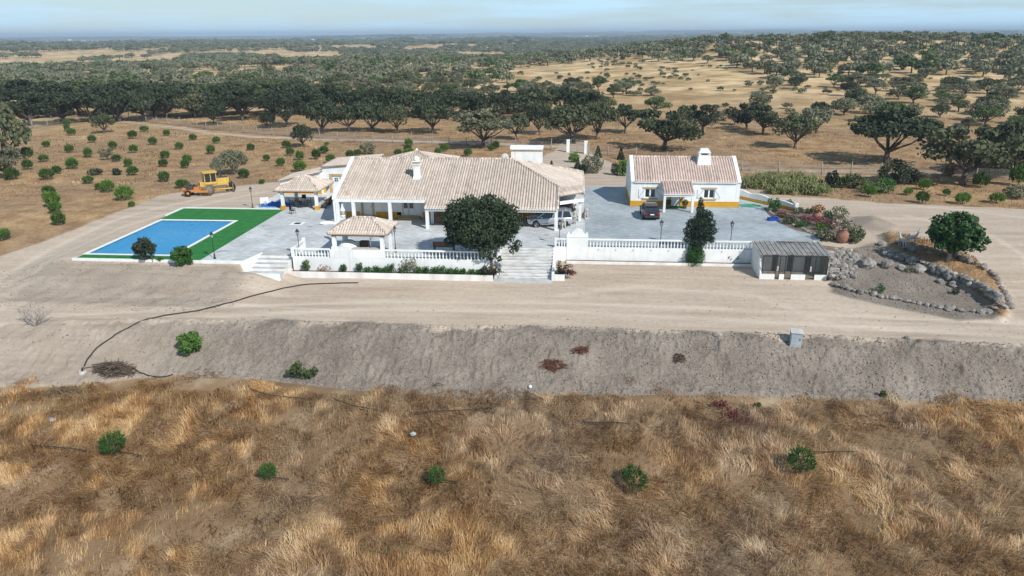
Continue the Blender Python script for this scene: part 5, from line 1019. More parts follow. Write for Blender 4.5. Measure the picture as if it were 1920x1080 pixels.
jb = [(0.12, 0, 6.1, 0.3, 0.3, 0.6), (0.15, 0, 5.5, 0.45, 0.42, 0.75), (0.7, 0, 5.0, 0.5, 0.5, 0.5), (0.2, 0, 4.2, 1.1, 0.9, 0.8), (0.3, 0, 3.2, 1.2, 1.0, 0.8), (0.2, 0, 2.3, 0.95, 0.85, 0.7), (0.15, 0, 1.4, 0.7, 0.65, 0.6), (0.1, 0, 4.9, 0.45, 0.45, 0.95), (0.45, 0, 4.4, 0.75, 0.7, 0.75), (1.05, 0, 4.7, 0.45, 0.45, 0.6), (1.3, 0.1, 4.1, 0.5, 0.5, 0.5), (-0.55, 0, 4.0, 0.65, 0.6, 0.6), (0.5, 0.1, 3.6, 1.0, 0.9, 0.7), (1.35, 0, 3.4, 0.65, 0.6, 0.55), (-0.9, 0, 3.3, 0.5, 0.5, 0.45), (-0.3, 0, 3.0, 0.85, 0.8, 0.6), (0.9, 0, 2.7, 0.8, 0.7, 0.5), (1.4, 0, 2.5, 0.4, 0.4, 0.35), (-0.9, 0, 2.5, 0.45, 0.45, 0.4), (-0.1, 0, 2.1, 0.75, 0.7, 0.5), (0.2, 0, 1.5, 0.5, 0.5, 0.5)]
pj = P(1304, 493, -1.35)
blob_tree('conifer_tree', 'tall irregular dark conifer before the driveway wall', (pj[0] - 0.1, pj[1] - 0.1, -1.4), jb, 13000, 0.085, 'leaf_juniper', [([(0, 0, -0.2), (0.1, 0, 1.4), (0.3, 0, 3.2), (0.2, 0, 5.2)], [0.16, 0.13, 0.1, 0.03])], seed=9, asp=0.45, up=0.6)
blob_tree('hedge_bush', 'upright bright green bush at the foot of the tall dark conifer', (pj[0] - 0.2, pj[1] - 0.5, -1.45), rblobs(6, 14, (0, 0, 1.0), (0.75, 0.6, 0.9), 0.5, 1.3), 4200, 0.07, 'leaf_hedge', [([(0, 0, -0.1), (0, 0, 0.8)], [0.06, 0.03])], seed=10, cat='bush', asp=0.4, up=1.0)
(fx, fy, fz), _ = G(1776, 492)
fb = rblobs(12, 48, (0.45, 0.2, 2.65), (2.35, 2.2, 1.75), 0.6) + [(0.4, 0.2, 2.6, 1.9, 1.8, 1.4), (2.9, 0, 1.9, 0.5, 0.5, 0.4), (2.4, -0.6, 1.4, 0.45, 0.45, 0.35), (-1.3, -0.8, 1.7, 0.5, 0.5, 0.4)]
blob_tree('fig_tree', 'round bright green broad-leaved tree standing in the rock garden', (fx, fy, fz + 0.2), fb, 7000, 0.15, 'leaf_fig', [([(0, 0, -0.4), (0.1, 0, 0.5), (0.5, 0.1, 1.3), (0.7, 0.2, 2.6)], [0.2, 0.15, 0.12, 0.05]), ([(0.1, 0, 0.4), (-0.3, 0, 1.3), (-0.7, 0, 2.3)], [0.1, 0.09, 0.04]), ([(0.3, 0, 0.8), (1.2, 0, 1.3), (2.0, 0.1, 2.2)], [0.1, 0.08, 0.03])], 'bark_pale', seed=14, up=0.5)
(sx_, sy_, sz_), _ = G(287, 491)
blob_tree('small_tree', 'small dark crowned tree with short trunk before the pool', (sx_, sy_, sz_), rblobs(15, 16, (-0.65, 0, 1.45), (1.05, 0.95, 0.85), 0.38) + [(-0.65, 0, 1.4, 0.7, 0.6, 0.5), (-0.8, -0.2, 0.55, 0.5, 0.4, 0.35)], 3000, 0.085, 'leaf_oak_dark', [([(0, 0, -0.2), (-0.05, 0, 0.6), (-0.5, 0, 1.4)], [0.08, 0.06, 0.03])], seed=16)
(sx_, sy_, sz_), _ = G(343, 497)
blob_tree('round_bush', 'dense dark green bush before the front kerb of the lawn', (sx_, sy_, sz_), rblobs(17, 16, (0, 0, 0.95), (0.85, 0.8, 0.75), 0.38) + [(0.75, 0, 0.4, 0.3, 0.3, 0.3)], 3000, 0.08, 'leaf_pine_dark', [([(0, 0, -0.2), (0, 0, 0.8)], [0.06, 0.03])], seed=18, cat='bush')
(sx_, sy_, sz_), _ = G(300, 490)
blob_tree('low_bush', 'tiny dark bush between the small tree and the dense bush by the pool', (sx_, sy_, sz_), [(0, 0, 0.2, 0.32, 0.3, 0.25), (0.15, 0, 0.25, 0.25, 0.25, 0.2)], 300, 0.07, 'leaf_pine_dark', seed=19, cat='bush')
(sx_, sy_, sz_), _ = G(360, 664)
blob_tree('olive_bush', 'rounded olive green bush alone on the bare embankment at the left', (sx_, sy_, sz_), rblobs(20, 22, (-0.05, 0, 1.0), (0.95, 0.85, 0.75), 0.34) + [(0, 0, 0.9, 0.6, 0.6, 0.5)], 3800, 0.075, 'leaf_pine', [([(0.15, 0, -0.2), (0.1, 0, 0.5), (0, 0, 1.2)], [0.06, 0.05, 0.02]), ([(0.12, 0, 0.3), (-0.4, 0, 0.9)], [0.04, 0.02])], 'bark_pale', seed=21, cat='bush')
(sx_, sy_, sz_), _ = G(573, 712)
blob_tree('sparse_shrub', 'sparse leafy shrub at the foot of the embankment left of centre', (sx_, sy_, sz_), [(-0.7, 0, 0.85, 0.45, 0.4, 0.55), (-0.45, 0, 1.2, 0.3, 0.3, 0.4), (-0.2, 0, 0.6, 0.45, 0.4, 0.35), (0.3, 0, 0.5, 0.45, 0.4, 0.35), (0.75, 0, 0.75, 0.35, 0.3, 0.3), (-1.2, 0, 0.6, 0.3, 0.3, 0.2)], 900, 0.09, 'leaf_green', [([(0, 0, -0.1), (-0.3, 0, 0.6), (-0.6, 0, 1.3)], [0.03, 0.025, 0.01]), ([(0, 0, 0), (0.35, 0, 0.45), (0.8, 0, 0.9)], [0.03, 0.02, 0.01]), ([(0, 0, 0.1), (-0.7, 0, 0.5), (-1.2, 0, 0.7)], [0.02, 0.015, 0.008])], 'twig_grey', seed=22, cat='bush')
# hedge plants in the trough below the terrace wall
rd = random.Random(31)
def trough_plant(px_, w_, h_, lm, label, name='trough_shrub', n=420, ls=0.055, y=-2.62, up=0.4, group='shrubs in the trough below the terrace wall'):
    p = P(px_, 505, -1.2); s = (y - CAM.y) / (p[1] - CAM.y); X = CAM.x + (p[0] - CAM.x) * s
    return blob_tree(name, label, (X, y, -1.22), rblobs(rd.randrange(999), 7, (0, 0, h_ * 0.55), (w_ * 0.42, 0.22, h_ * 0.42), w_ * 0.26, 1.0), n, ls, lm, [([(0, 0, -0.1), (0, 0, h_ * 0.6)], [0.03, 0.015])], 'bark', rd.randrange(999), 'shrub', 0.6, up, group)
trough_plant(574, 0.85, 1.15, 'leaf_green', 'leafy yellow-flowered shrub at the left end of the planted trough', n=300, ls=0.09)
trough_plant(608, 1.3, 0.55, 'leaf_dry', 'low dry brownish plant in the trough left of the barbecue wall', n=220)
trough_plant(644, 0.65, 0.8, 'leaf_hedge', 'single round green shrub below the barbecue pavilion', n=500)
for k, (px_, w_, h_) in enumerate(((674, 0.7, 1.0), (690, 0.7, 0.55), (706, 0.9, 0.65), (720, 0.8, 0.55), (734, 0.9, 1.0), (756, 1.1, 0.7))):
    trough_plant(px_, w_, h_, 'leaf_hedge', 'green shrub in the trough right of the single one, %s from the left' % ORD[k], n=520)
trough_plant(768, 1.7, 1.45, 'leaf_oak_grey', 'tall loose grey leaved shrub in the trough before the balustrade', n=420, ls=0.08, y=-2.7)
for k, (px_, w_, h_) in enumerate(((784, 0.8, 0.6), (798, 0.9, 0.7), (814, 0.8, 0.65), (828, 0.9, 0.85), (842, 0.7, 0.6), (854, 0.8, 0.6), (868, 0.6, 0.6), (884, 0.7, 0.55), (898, 0.8, 0.6), (908, 0.5, 0.5))):
    trough_plant(px_, w_, h_, 'leaf_hedge', 'green shrub in the trough right of the tall grey shrub, %s from the left' % ORD[k], n=460)
p = (-1.9, -2.75, -1.25)
def arching(name, label, loc, n, ln_, seed, leafm, flm, dirbias=(0, 0, 1), nf=40, spread=1.0):
    rdm = random.Random(seed); g = np.random.default_rng(seed); t = thing(name, label, 'shrub', loc); mb = MB(); C = []; Fl = []
    for k in range(n):
        a = rdm.random() * 6.28; L_ = ln_ * (0.6 + 0.5 * rdm.random()); d = Vector((math.cos(a) * spread + dirbias[0], math.sin(a) * 0.5 * spread + dirbias[1], 0.7 + dirbias[2] * rdm.random())).normalized()
        q = [Vector((0, 0, 0)) + d * L_ * s + Vector((0, 0, -0.35 * L_ * s * s)) for s in (0, 0.35, 0.7, 1)]; mb.tube(q, [0.025, 0.02, 0.014, 0.006], 4)
        for s in np.linspace(0.2, 1, 26):
            i = min(2, int(s * 3)); C.append(np.array(q[i].lerp(q[i + 1], s * 3 - i)) + g.normal(size=3) * 0.09)
        if rdm.random() < 0.5: Fl += [np.array(q[3]) + g.normal(size=3) * 0.07 for _ in range(5)]
    mb.build('stems', 'brush', t); V, F, T = leaves(np.array(C), 0.07, g); ob('foliage', mesh_np('foliage', V, F, T), leafm, t)
    if Fl: V, F, T = leaves(np.array(Fl), 0.06, g); ob('flowers', mesh_np('flowers', V, F, T), flm, t)
    return t
arching('bougainvillea', 'dark flowering shrub at the lower left end of the broad steps', (-1.75, -2.75, -1.2), 34, 1.5, 41, 'leaf_oak_dark', 'leaf_red', (0.1, 0, 1.2))
arching('bougainvillea', 'straggling shrub with red flowers in the box right of the broad steps', (4.5, -2.0, -1.15), 30, 1.9, 42, 'leaf_oak_dark', 'flower_red', (0.9, -0.1, 0.4), spread=0.9)
p = P(1372, 492, -1.3)
arching('thin_shrub', 'thin half bare shrub against the driveway wall right of the conifer', (p[0], p[1] - 0.05, -1.35), 9, 1.3, 43, 'leaf_oak_grey', 'leaf_oak', (0, 0, 1.3))
# dead shrub on the left road edge
(sx_, sy_, sz_), _ = G(66, 612); rdm = random.Random(51); t = thing('dead_shrub', 'leafless grey shrub at the left edge of the dirt road', 'shrub', (sx_, sy_, sz_))
def branch(mb, p, d, L_, r_, depth):
    e = p + d * L_; mb.tube([p, p.lerp(e, 0.5) + Vector((rdm.uniform(-.05, .05), 0, rdm.uniform(-.03, .06))) * L_, e], [r_, r_ * 0.8, r_ * 0.55], 4, cap=False)
    if depth:
        for _ in range(3): branch(mb, p.lerp(e, rdm.uniform(0.5, 1)), (d + Vector((rdm.uniform(-.8, .8), rdm.uniform(-.6, .6), rdm.uniform(-.2, .5)))).normalized(), L_ * rdm.uniform(0.5, 0.8), r_ * 0.6, depth - 1)
for k in range(6):
    mb = MB(); branch(mb, Vector((0, 0, -0.05)), Vector((math.cos(k * 1.05 + .3) * 0.9, math.sin(k * 1.05) * 0.5, 1)).normalized(), 1.15, 0.035, 3); mb.build('branch', 'twig_grey', t)
# brush pile, root piles
def stick_pile(name, label, px_, py_, n, lx, ly, hz_, sl, m, seed, cat='brush pile'):
    (X, Y, Z), _ = G(px_, py_); rdm = random.Random(seed); mb = MB()
    for k in range(n):
        a = rdm.uniform(0, 6.28); q = math.sqrt(rdm.random()); c = Vector((q * lx * math.cos(a), q * ly * math.sin(a), 0)); c.z = hz_ * (1 - q * q) * rdm.random() + 0.03 + Hs(X + c.x, Y + c.y) - Z
        d = Vector((rdm.gauss(0, 1), rdm.gauss(0, 0.6), rdm.gauss(0, 0.18))).normalized() * sl * rdm.uniform(0.4, 1); b = Vector((rdm.uniform(-.1, .1), rdm.uniform(-.1, .1), rdm.uniform(0, .12)))
        mb.tube([c - d, c + b, c + d], [0.022, 0.018, 0.006], 4, rdm.random(), cap=False)
    return tag(mb.build(name, m, None, loc=(X, Y, Z)), label, cat)
stick_pile('brush_pile', 'heap of dark dry brushwood where the black pipe ends at the left', 215, 697, 420, 1.55, 0.6, 0.55, 0.6, 'brush', 61)
stick_pile('brush_pile', 'reddish brown dry brush below the dark heap at the grass edge on the left', 120, 738, 260, 1.9, 0.7, 0.25, 0.5, 'leaf_dry', 62)
stick_pile('root_pile', 'larger heap of red-brown roots on the embankment', 1038, 686, 120, 0.7, 0.4, 0.14, 0.75, 'roots_red', 63)
stick_pile('root_pile', 'smaller heap of red-brown roots higher on the embankment', 1091, 658, 80, 0.5, 0.3, 0.12, 0.6, 'roots_red', 64)
stick_pile('root_pile', 'upright clump of dry brown roots on the embankment right of the red heaps', 1273, 676, 130, 0.38, 0.3, 0.5, 0.3, 'brush', 65)
stick_pile('dry_twigs', 'few thin dark twigs lying on the lower embankment left of centre', 818, 722, 10, 0.4, 0.25, 0.06, 0.35, 'brush', 66)
# ------------------------------------------------------------------ pine saplings
def pine_mesh(seed, ntuft, nb, w_, h_, bl, bw):
    rdm = random.Random(seed); g = np.random.default_rng(seed); C = []; D = []
    for k in range(ntuft):
        a = 2.4 * k; u_ = (k + 0.5) / ntuft; ph = math.acos(1 - 1.75 * u_); rr = 0.75 + 0.25 * rdm.random()
        c = np.array([w_ / 2 * rr * math.sin(ph) * math.cos(a), w_ / 2 * rr * math.sin(ph) * math.sin(a), h_ * 0.52 + h_ * 0.40 * rr * math.cos(ph)]); ax = np.array([math.sin(ph) * math.cos(a) * 0.55, math.sin(ph) * math.sin(a) * 0.55, 0.75 + 0.3 * math.cos(ph)])
        d = g.normal(size=(nb, 3)) * 0.42 + ax; d /= np.linalg.norm(d, axis=1)[:, None]; C.append(c + g.normal(size=(nb, 3)) * 0.05 + ax * (g.random((nb, 1)) - 0.6) * bl); D.append(d)
    C = np.concatenate(C); D = np.concatenate(D); n = len(C); L_ = bl * (0.6 + 0.6 * g.random(n))[:, None]; s = np.cross(D, g.normal(size=(n, 3))); s /= np.linalg.norm(s, axis=1)[:, None]; s *= bw
    V = np.stack([C - s, C + s, C + D * L_ + s * 0.5, C + D * L_ - s * 0.5], 1).reshape(-1, 3); F = np.arange(4 * n).reshape(n, 4); T = np.repeat(np.clip(np.repeat(g.random(ntuft), nb) * 0.6 + 0.4 * g.random(n), 0, 1), 4)
    cr = mesh_np('crown', V, F, T); cr.materials.append(M['leaf_pine']); mb = MB().tube([(0, 0, -0.25), (0.02, 0, h_ * 0.25), (0, 0, h_ * 0.75)], [0.045, 0.035, 0.012], 5); tm = mb.mesh('trunk'); tm.materials.append(M['bark']); return tm, cr
PINES = [pine_mesh(70 + k, 60, 15, 1.5, 1.6, 0.26, 0.018) for k in range(3)]; PFAR = [pine_mesh(80 + k, 70, 13, 1.5, 1.45, 0.26, 0.035) for k in range(3)]
def pine_px(px_, py_, wpx, label, lm='leaf_pine', group=None, far=True, name='pine_sapling'):
    (X, Y, Z), t = G(px_, py_); s = wpx * t / FPX / 1.55; ms = (PFAR if far else PINES)[rdT.randrange(3)]
    t = tree(name, label, 'sapling', (X, Y, Z), ms, s, s, rdT.random() * 6, lm, group); t.scale = (s * rdT.uniform(0.8, 1.15), s * rdT.uniform(0.8, 1.15), s * rdT.uniform(0.82, 1.2)); t.rotation_euler.x = rdT.uniform(-.12, .12); t.rotation_euler.y = rdT.uniform(-.12, .12)
    return t
for px_, py_, w_, lb in ((218, 852, 40, 'pine sapling in the foreground grass nearest the left edge'), (507, 901, 29, 'smallest pine sapling in the foreground grass'), (822, 908, 34, 'narrow pine sapling in the foreground grass left of centre'), (1186, 918, 50, 'largest pine sapling in the foreground grass right of centre'), (1499, 888, 48, 'pine sapling in the foreground grass towards the right')):
    pine_px(px_, py_, w_, lb, 'leaf_pine_dark', 'pine saplings in the foreground grass', False)
FIELD = [(125, 236), (127, 246), (135, 254), (52, 251), (53, 265), (88, 276), (173, 268), (250, 260), (271, 247), (313, 255), (362, 263), (407, 269), (286, 272), (336, 280), (212, 279), (132, 286), (52, 294), (83, 303), (167, 295), (219, 303), (250, 287), (310, 297), (397, 289), (470, 282), (352, 306), (307, 313), (348, 316), (242, 313), (53, 318), (25, 337), (108, 327), (90, 337), (137, 317), (167, 345), (250, 329), (309, 341), (342, 353), (500, 302), (528, 312), (545, 292), (562, 301), (593, 299), (607, 288), (613, 273), (620, 307), (562, 322), (537, 278), (457, 334), (492, 345), (203, 361), (186, 356), (236, 375), (247, 388), (92, 366), (98, 388), (106, 400), (112, 422), (8, 450), (656, 296), (671, 293), (679, 280), (746, 292), (766, 274), (764, 286), (767, 297), (820, 291), (833, 284), (877, 293), (920, 283), (929, 280)]
zones = {'a': ([], 'pine sapling in the far half of the left field, %s from the left'), 'b': ([], 'pine sapling in the near half of the left field, %s from the left'), 'c': ([], 'pine sapling between the bulldozer and the farmhouse ridge, %s from the left'), 'd': ([], 'pine sapling seen above the farmhouse ridge, %s from the left')}
for q in sorted(FIELD): zones['d' if q[0] > 640 else 'c' if q[0] > 450 else 'a' if q[1] < 302 else 'b'][0].append(q)
for z_, (lst, lb) in zones.items():
    for k, (a, b) in enumerate(lst):
        bright = (a, b) in ((203, 361), (236, 375), (562, 322), (767, 297), (766, 274), (833, 284), (98, 388)); small = (a, b) in ((186, 356), (247, 388), (53, 265), (492, 345), (134, 254), (679, 280), (613, 273))
        pine_px(a, b, (11.2 + (b - 240) * 0.055) * (0.62 if small else 1.25 if bright else rdT.uniform(0.85, 1.15)), ('bright ' if bright else 'small ' if small else 'green ') + lb % ORD[k], 'leaf_pine_lime' if bright else 'leaf_pine', 'pine saplings in the back field')
for k, (a, b, w_) in enumerate(((1578, 352, 22), (1632, 370, 18), (1660, 358, 26), (1703, 366, 14), (1729, 381, 19), (1732, 356, 16), (1773, 367, 12), (1805, 383, 21), (1838, 352, 26), (1868, 381, 20), (1908, 348, 30))):
    pine_px(a, b, w_, 'green sapling in the strip beyond the right hand dirt yard, %s from the left' % ORD[k], 'leaf_pine_lime' if k % 2 else 'leaf_pine', 'saplings beyond the right yard')
# conifers and bushes beside the gate path
def conifer(px_, py_, hpx, label):
    (X, Y, Z), t = G(px_, py_); h_ = hpx * t / FPX; bl = []
    for k in range(9):
        f_ = k / 9; r_ = h_ * 0.32 * (1 - f_) + 0.06
        for j in range(5): a = j * 1.256 + k; bl.append((r_ * 0.7 * math.cos(a), r_ * 0.7 * math.sin(a), h_ * (0.1 + 0.88 * f_) - r_ * 0.15, r_ * 0.4, r_ * 0.4, h_ * 0.05))
    blob_tree('fir_tree', label, (X, Y, Z), bl, 1500, h_ * 0.038, 'leaf_juniper', [([(0, 0, -0.2), (0, 0, h_)], [0.09, 0.02])], seed=int(px_), cat='tree', asp=0.4)
conifer(1121, 296, 24, 'small pointed fir right of the gate pillars'); conifer(1164, 299, 24, 'small pointed fir just left of the cottage roof, behind the bushes'); conifer(1034, 318, 18, 'small dark fir beside the gate path behind the farmhouse'); conifer(1083, 316, 22, 'narrow dark fir beside the gate path left of the olive bush')
def bush_px(px_, py_, wpx, hpx, lm, label, n=900, ls=0.12, cat='bush', name='garden_bush', nb=14):
    (X, Y, Z), t = G(px_, py_); w_ = wpx * t / FPX; h_ = hpx * t / FPX
    return blob_tree(name, label, (X, Y, Z), rblobs(int(px_ * 7 + py_), nb, (0, 0, h_ * 0.52), (w_ * 0.46, w_ * 0.4, h_ * 0.44), w_ * 0.2, h_ / w_), n, ls, lm, [([(0, 0, -0.2), (0, 0, h_ * 0.5)], [0.07, 0.03])], seed=int(px_), cat=cat)
bush_px(1110, 325, 40, 34, 'leaf_oak_grey', 'greyish round olive bush between farmhouse and cottage', 1600); bush_px(1076, 304, 20, 17, 'leaf_pine_lime', 'bright green bush at the foot of the left gate pillar'); bush_px(1167, 330, 22, 30, 'leaf_pine_lime', 'tall yellowish green bush touching the left gable of the cottage'); bush_px(1153, 328, 18, 22, 'leaf_oak_grey', 'grey bush left of the yellowish one by the cottage gable')
bush_px(1092, 328, 16, 20, 'leaf_juniper', 'dark narrow bush behind the roof corner of the farmhouse', 600); bush_px(692, 289, 26, 22, 'leaf_oak_grey', 'grey-green bush beside saplings above the farmhouse ridge', 900)
bush_px(1672, 345, 46, 38, 'leaf_oak_dark', 'largest dark rounded bush behind the kitchen garden, under the tall oak', 1800, 0.14); bush_px(1707, 345, 28, 26, 'leaf_oak_dark', 'smaller dark bush right of the largest one in the kitchen garden'); bush_px(1557, 357, 24, 34, 'leaf_juniper', 'dark blue-green young fir at the right end of the maize', 1000); bush_px(1600, 352, 36, 24, 'leaf_green', 'leafy green bush right of the maize patch'); bush_px(1640, 360, 60, 16, 'leaf_green', 'low spreading green bush along the strip right of the maize', 1500); bush_px(1780, 330, 26, 22, 'leaf_dry', 'dry brown bush at the foot of the forked oak'); bush_px(1900, 318, 60, 36, 'leaf_oak_dark', 'dark hedge-like thicket at the right edge before the fence', 2600, 0.14); bush_px(1860, 332, 50, 26, 'leaf_oak_dark', 'dark thicket left of the one at the right edge', 2000, 0.14); bush_px(180, 328, 24, 11, 'leaf_oak_dark', 'low dark flat bush in the left field', 500); bush_px(219, 328, 17, 10, 'leaf_juniper', 'low bluish dark bush in the left field', 400); bush_px(1905, 372, 40, 20, 'leaf_oak_grey', 'pale leaved bush at the right edge beyond the yard', 1000)
# maize patch
corner = [G(a, b)[0] for a, b in ((1392, 340), (1392, 356), (1440, 364), (1552, 369), (1552, 345), (1470, 334))]; poly = [(c[0], c[1]) for c in corner]
g = np.random.default_rng(8); xs = g.uniform(min(p[0] for p in poly), max(p[0] for p in poly), 1300); ys = g.uniform(min(p[1] for p in poly), max(p[1] for p in poly), 1300); ins = (poly_sd(xs, ys, poly) + (fbm(xs / 2.5, ys / 2.5, 12, 2) - 0.5) * 3 > 0.3) & (fbm(xs / 1.6, ys / 1.6, 14, 2) > 0.40); xs, ys = xs[ins], ys[ins]; zs = H(xs, ys)
V = []; F = []; T = []
for X, Y, Z in zip(xs, ys, zs):
    h_ = g.uniform(0.6, 1.9) * (0.6 + 0.6 * vnoise(X / 2.0, Y / 2.0, 3)); tn = g.random()
    for k in range(8):
        a = g.random() * 6.28; b0 = np.array([X, Y, Z + h_ * (0.15 + 0.1 * k)]); d = np.array([math.cos(a), math.sin(a), 0]); s = np.array([-d[1], d[0], 0]) * 0.06; L_ = g.uniform(0.4, 0.85); o = len(V)
        m1_ = b0 + d * L_ * 0.5 + np.array([0, 0, 0.25]); e = b0 + d * L_ + np.array([0, 0, -0.05]); V += [b0 - s, b0 + s, m1_ + s, m1_ - s, e + s * 0.2, e - s * 0.2]; F += [(o, o + 1, o + 2, o + 3), (o + 3, o + 2, o + 4, o + 5)]; T += [min(1, max(0, tn * 0.6 + 0.4 * g.random()))] * 6
o = ob('maize_patch', mesh_np('maize_patch', np.array(V), np.array(F), T), 'leaf_corn', kind='stuff'); tag(o, 'patch of pale green maize behind the garden wall', 'maize')
# ------------------------------------------------------------------ dry grass, clods
def blades(X, Y, Z, L_, wd, dirx, diry, bend, tint, seg=(0, 0.4, 0.75, 1.0)):
    n = len(X); P_ = []
    sx_, sy_ = -diry, dirx
    for s in seg:
        hgt = L_ * (s - bend * s * s * 0.62); out_ = L_ * bend * s ** 1.7 * 0.85; w_ = wd * (1 - 0.85 * s)
        c = np.stack([X + dirx * out_, Y + diry * out_, Z + hgt], 1); d = np.stack([sx_ * w_, sy_ * w_, np.zeros(n)], 1); P_ += [c - d, c + d]
    k = len(P_); V = np.stack(P_, 1).reshape(-1, 3); b = np.arange(n)[:, None] * k; F = np.concatenate([b + np.array([[2 * i, 2 * i + 1, 2 * i + 3, 2 * i + 2]]) for i in range(len(seg) - 1)]); return V, F, np.repeat(tint, k)
g = np.random.default_rng(21)
N0 = 620000; xs = g.uniform(-50, 60, N0); ys = g.uniform(-42, -15, N0); yb_ = np.interp(xs, YB[:, 0], YB[:, 1])
edge = yb_ - ys + (fbm(xs / 2.5, ys / 2.5, 5, 3) - 0.5) * 4.5
cu = np.array([px_of(a, b, -6)[0] for a, b in ((-52, -14), (62, -14))])
# keep what the frame (with a margin) can see
ang = np.degrees(np.arctan2(xs - CAM.x, ys - CAM.y)) + 5; dist = np.hypot(xs - CAM.x, ys - CAM.y)
bare = fbm(xs / 3.3 + 40, ys / 3.3, 8, 4); ok = (edge > 0.0) & (np.abs(ang) < 43) & (dist > 24) & ((bare > 0.36) | (g.random(N0) < 0.25))
xs, ys, edge = xs[ok], ys[ok], edge[ok]; n = len(xs); zs = H(xs, ys)
clump = fbm(xs / 0.8, ys / 0.8, 13, 3); lodge = fbm(xs / 4.5, ys / 4.5, 23, 3); th = (fbm(xs / 5, ys / 5, 33, 2) * 2.6 - 0.4 + fbm(xs / 1.3, ys / 1.3, 35, 2) * 1.9) * math.pi + g.normal(size=n) * 0.42
L_ = (0.25 + 0.72 * clump) * g.uniform(0.65, 1.2, n) * (0.55 + 0.45 * sstep(0, 1.5, edge)); bend = np.clip(0.30 + 0.85 * lodge + g.normal(size=n) * 0.28, 0.1, 1.15)
pal = 0.75 * fbm(xs / 0.9, ys / 0.9, 43, 3) + 0.25 * fbm(xs / 4.5, ys / 4.5, 47, 2); tone = np.clip((pal - 0.5) * 1.6 + 0.52 + g.normal(size=n) * 0.24, 0, 1); hue = np.clip((fbm(xs / 5.5, ys / 5.5, 63, 3) - 0.5) * 2.4 + 0.42 + g.normal(size=n) * 0.1 - 0.25 * (1 - sstep(-14, 12, xs)), 0, 1)
V, F, T = blades(xs, ys, zs - 0.04, L_, g.uniform(0.008, 0.024, n), np.cos(th), np.sin(th), bend, tone, (0, 0.5, 1.0))
me_ = mesh_np('dry_grass', V, F, T, attrs=dict(hue=np.repeat(hue, 6)))
m = bpy.data.materials.new('dry_grass'); m.use_nodes = True; t = m.node_tree; nd = t.nodes; ln = t.links.new; b = nd['Principled BSDF']; b.inputs['Roughness'].default_value = 0.8; b.inputs['Specular IOR Level'].default_value = 0.15
a1 = nd.new('ShaderNodeAttribute'); a1.attribute_name = 'tint'; a2 = nd.new('ShaderNodeAttribute'); a2.attribute_name = 'hue'
def rmp(s, st):
    r = nd.new('ShaderNodeValToRGB'); el = r.color_ramp.elements
    while len(el) < len(st): el.new(0.5)
    for e, (p_, c_) in zip(el, st): e.position = p_; e.color = (*c_, 1)
    ln(s, r.inputs[0]); return r.outputs[0]
ra = rmp(a1.outputs['Fac'], [(0.1, (0.205, 0.102, 0.042)), (0.45, (0.425, 0.236, 0.092)), (0.75, (0.60, 0.39, 0.185)), (1, (0.73, 0.55, 0.325))]); rb2 = rmp(a1.outputs['Fac'], [(0.1, (0.175, 0.108, 0.068)), (0.45, (0.355, 0.238, 0.148)), (0.75, (0.54, 0.395, 0.255)), (1, (0.68, 0.55, 0.39))])
mm = nd.new('ShaderNodeMix'); mm.data_type = 'RGBA'; ln(a2.outputs['Fac'], mm.inputs['Factor']); ln(ra, mm.inputs['A']); ln(rb2, mm.inputs['B']); ln(mm.outputs['Result'], b.inputs['Base Color'])
tl = nd.new('ShaderNodeBsdfTranslucent'); ms = nd.new('ShaderNodeMixShader'); ms.inputs[0].default_value = 0.2; ln(mm.outputs['Result'], tl.inputs[0]); ln(b.outputs[0], ms.inputs[1]); ln(tl.outputs[0], ms.inputs[2]); ln(ms.outputs[0], nd['Material Output'].inputs[0]); M['dry_grass'] = m
tag(ob('dry_grass', me_, 'dry_grass', kind='stuff'), 'tangled dry brown grass covering the foreground slope', 'grass')
# short dry grass of the back fields
def field_grass(n, x0, x1, y0, y1, seed, hmin, hmax, wd, name, label, keepfn):
    g = np.random.default_rng(seed); xs = g.uniform(x0, x1, n); ys = g.uniform(y0, y1, n); ang = np.degrees(np.arctan2(xs - CAM.x, ys - CAM.y)) + 5; ok = (np.abs(ang) < 41) & keepfn(xs, ys); xs, ys = xs[ok], ys[ok]; n = len(xs)
    pal = fbm(xs / 6, ys / 3, seed, 4); tone = np.clip((pal - 0.5) * 2.0 + 0.42 + g.normal(size=n) * 0.2, 0, 1); th = fbm(xs / 9, ys / 9, seed + 1, 2) * 9
    V, F, T = blades(xs, ys, H(xs, ys) - 0.03, g.uniform(hmin, hmax, n) * (0.4 + fbm(xs / 4, ys / 4, seed + 2, 3)), np.full(n, wd) * g.uniform(0.6, 1.2, n), np.cos(th), np.sin(th), g.uniform(0.3, 0.9, n), tone, (0, 0.6, 1.0))
    tag(ob(name, mesh_np(name, V, F, T, attrs=dict(hue=np.repeat(g.uniform(0, 0.7, n), 6))), 'dry_grass', kind='stuff'), label, 'grass')
def nottrack(a, b): return (poly_sd(a, b, EARTH) < -0.4 + 2.0 * (fbm(a / 3, b / 3, 4, 2) - 0.5)) & (line_d(a, b, TRACKS[0]) > 1.6)
field_grass(60000, -110, 95, 20, 125, 61, 0.25, 0.6, 0.05, 'field_grass', 'short dry grass on the fields behind the houses', nottrack)
iso = lambda a, b: poly_sd(a, b, ISB) > 0.1
field_grass(26000, 30, 48, -10, 12, 62, 0.2, 0.5, 0.025, 'bank_grass', 'dry straw coloured grass on the rock garden bank', iso)
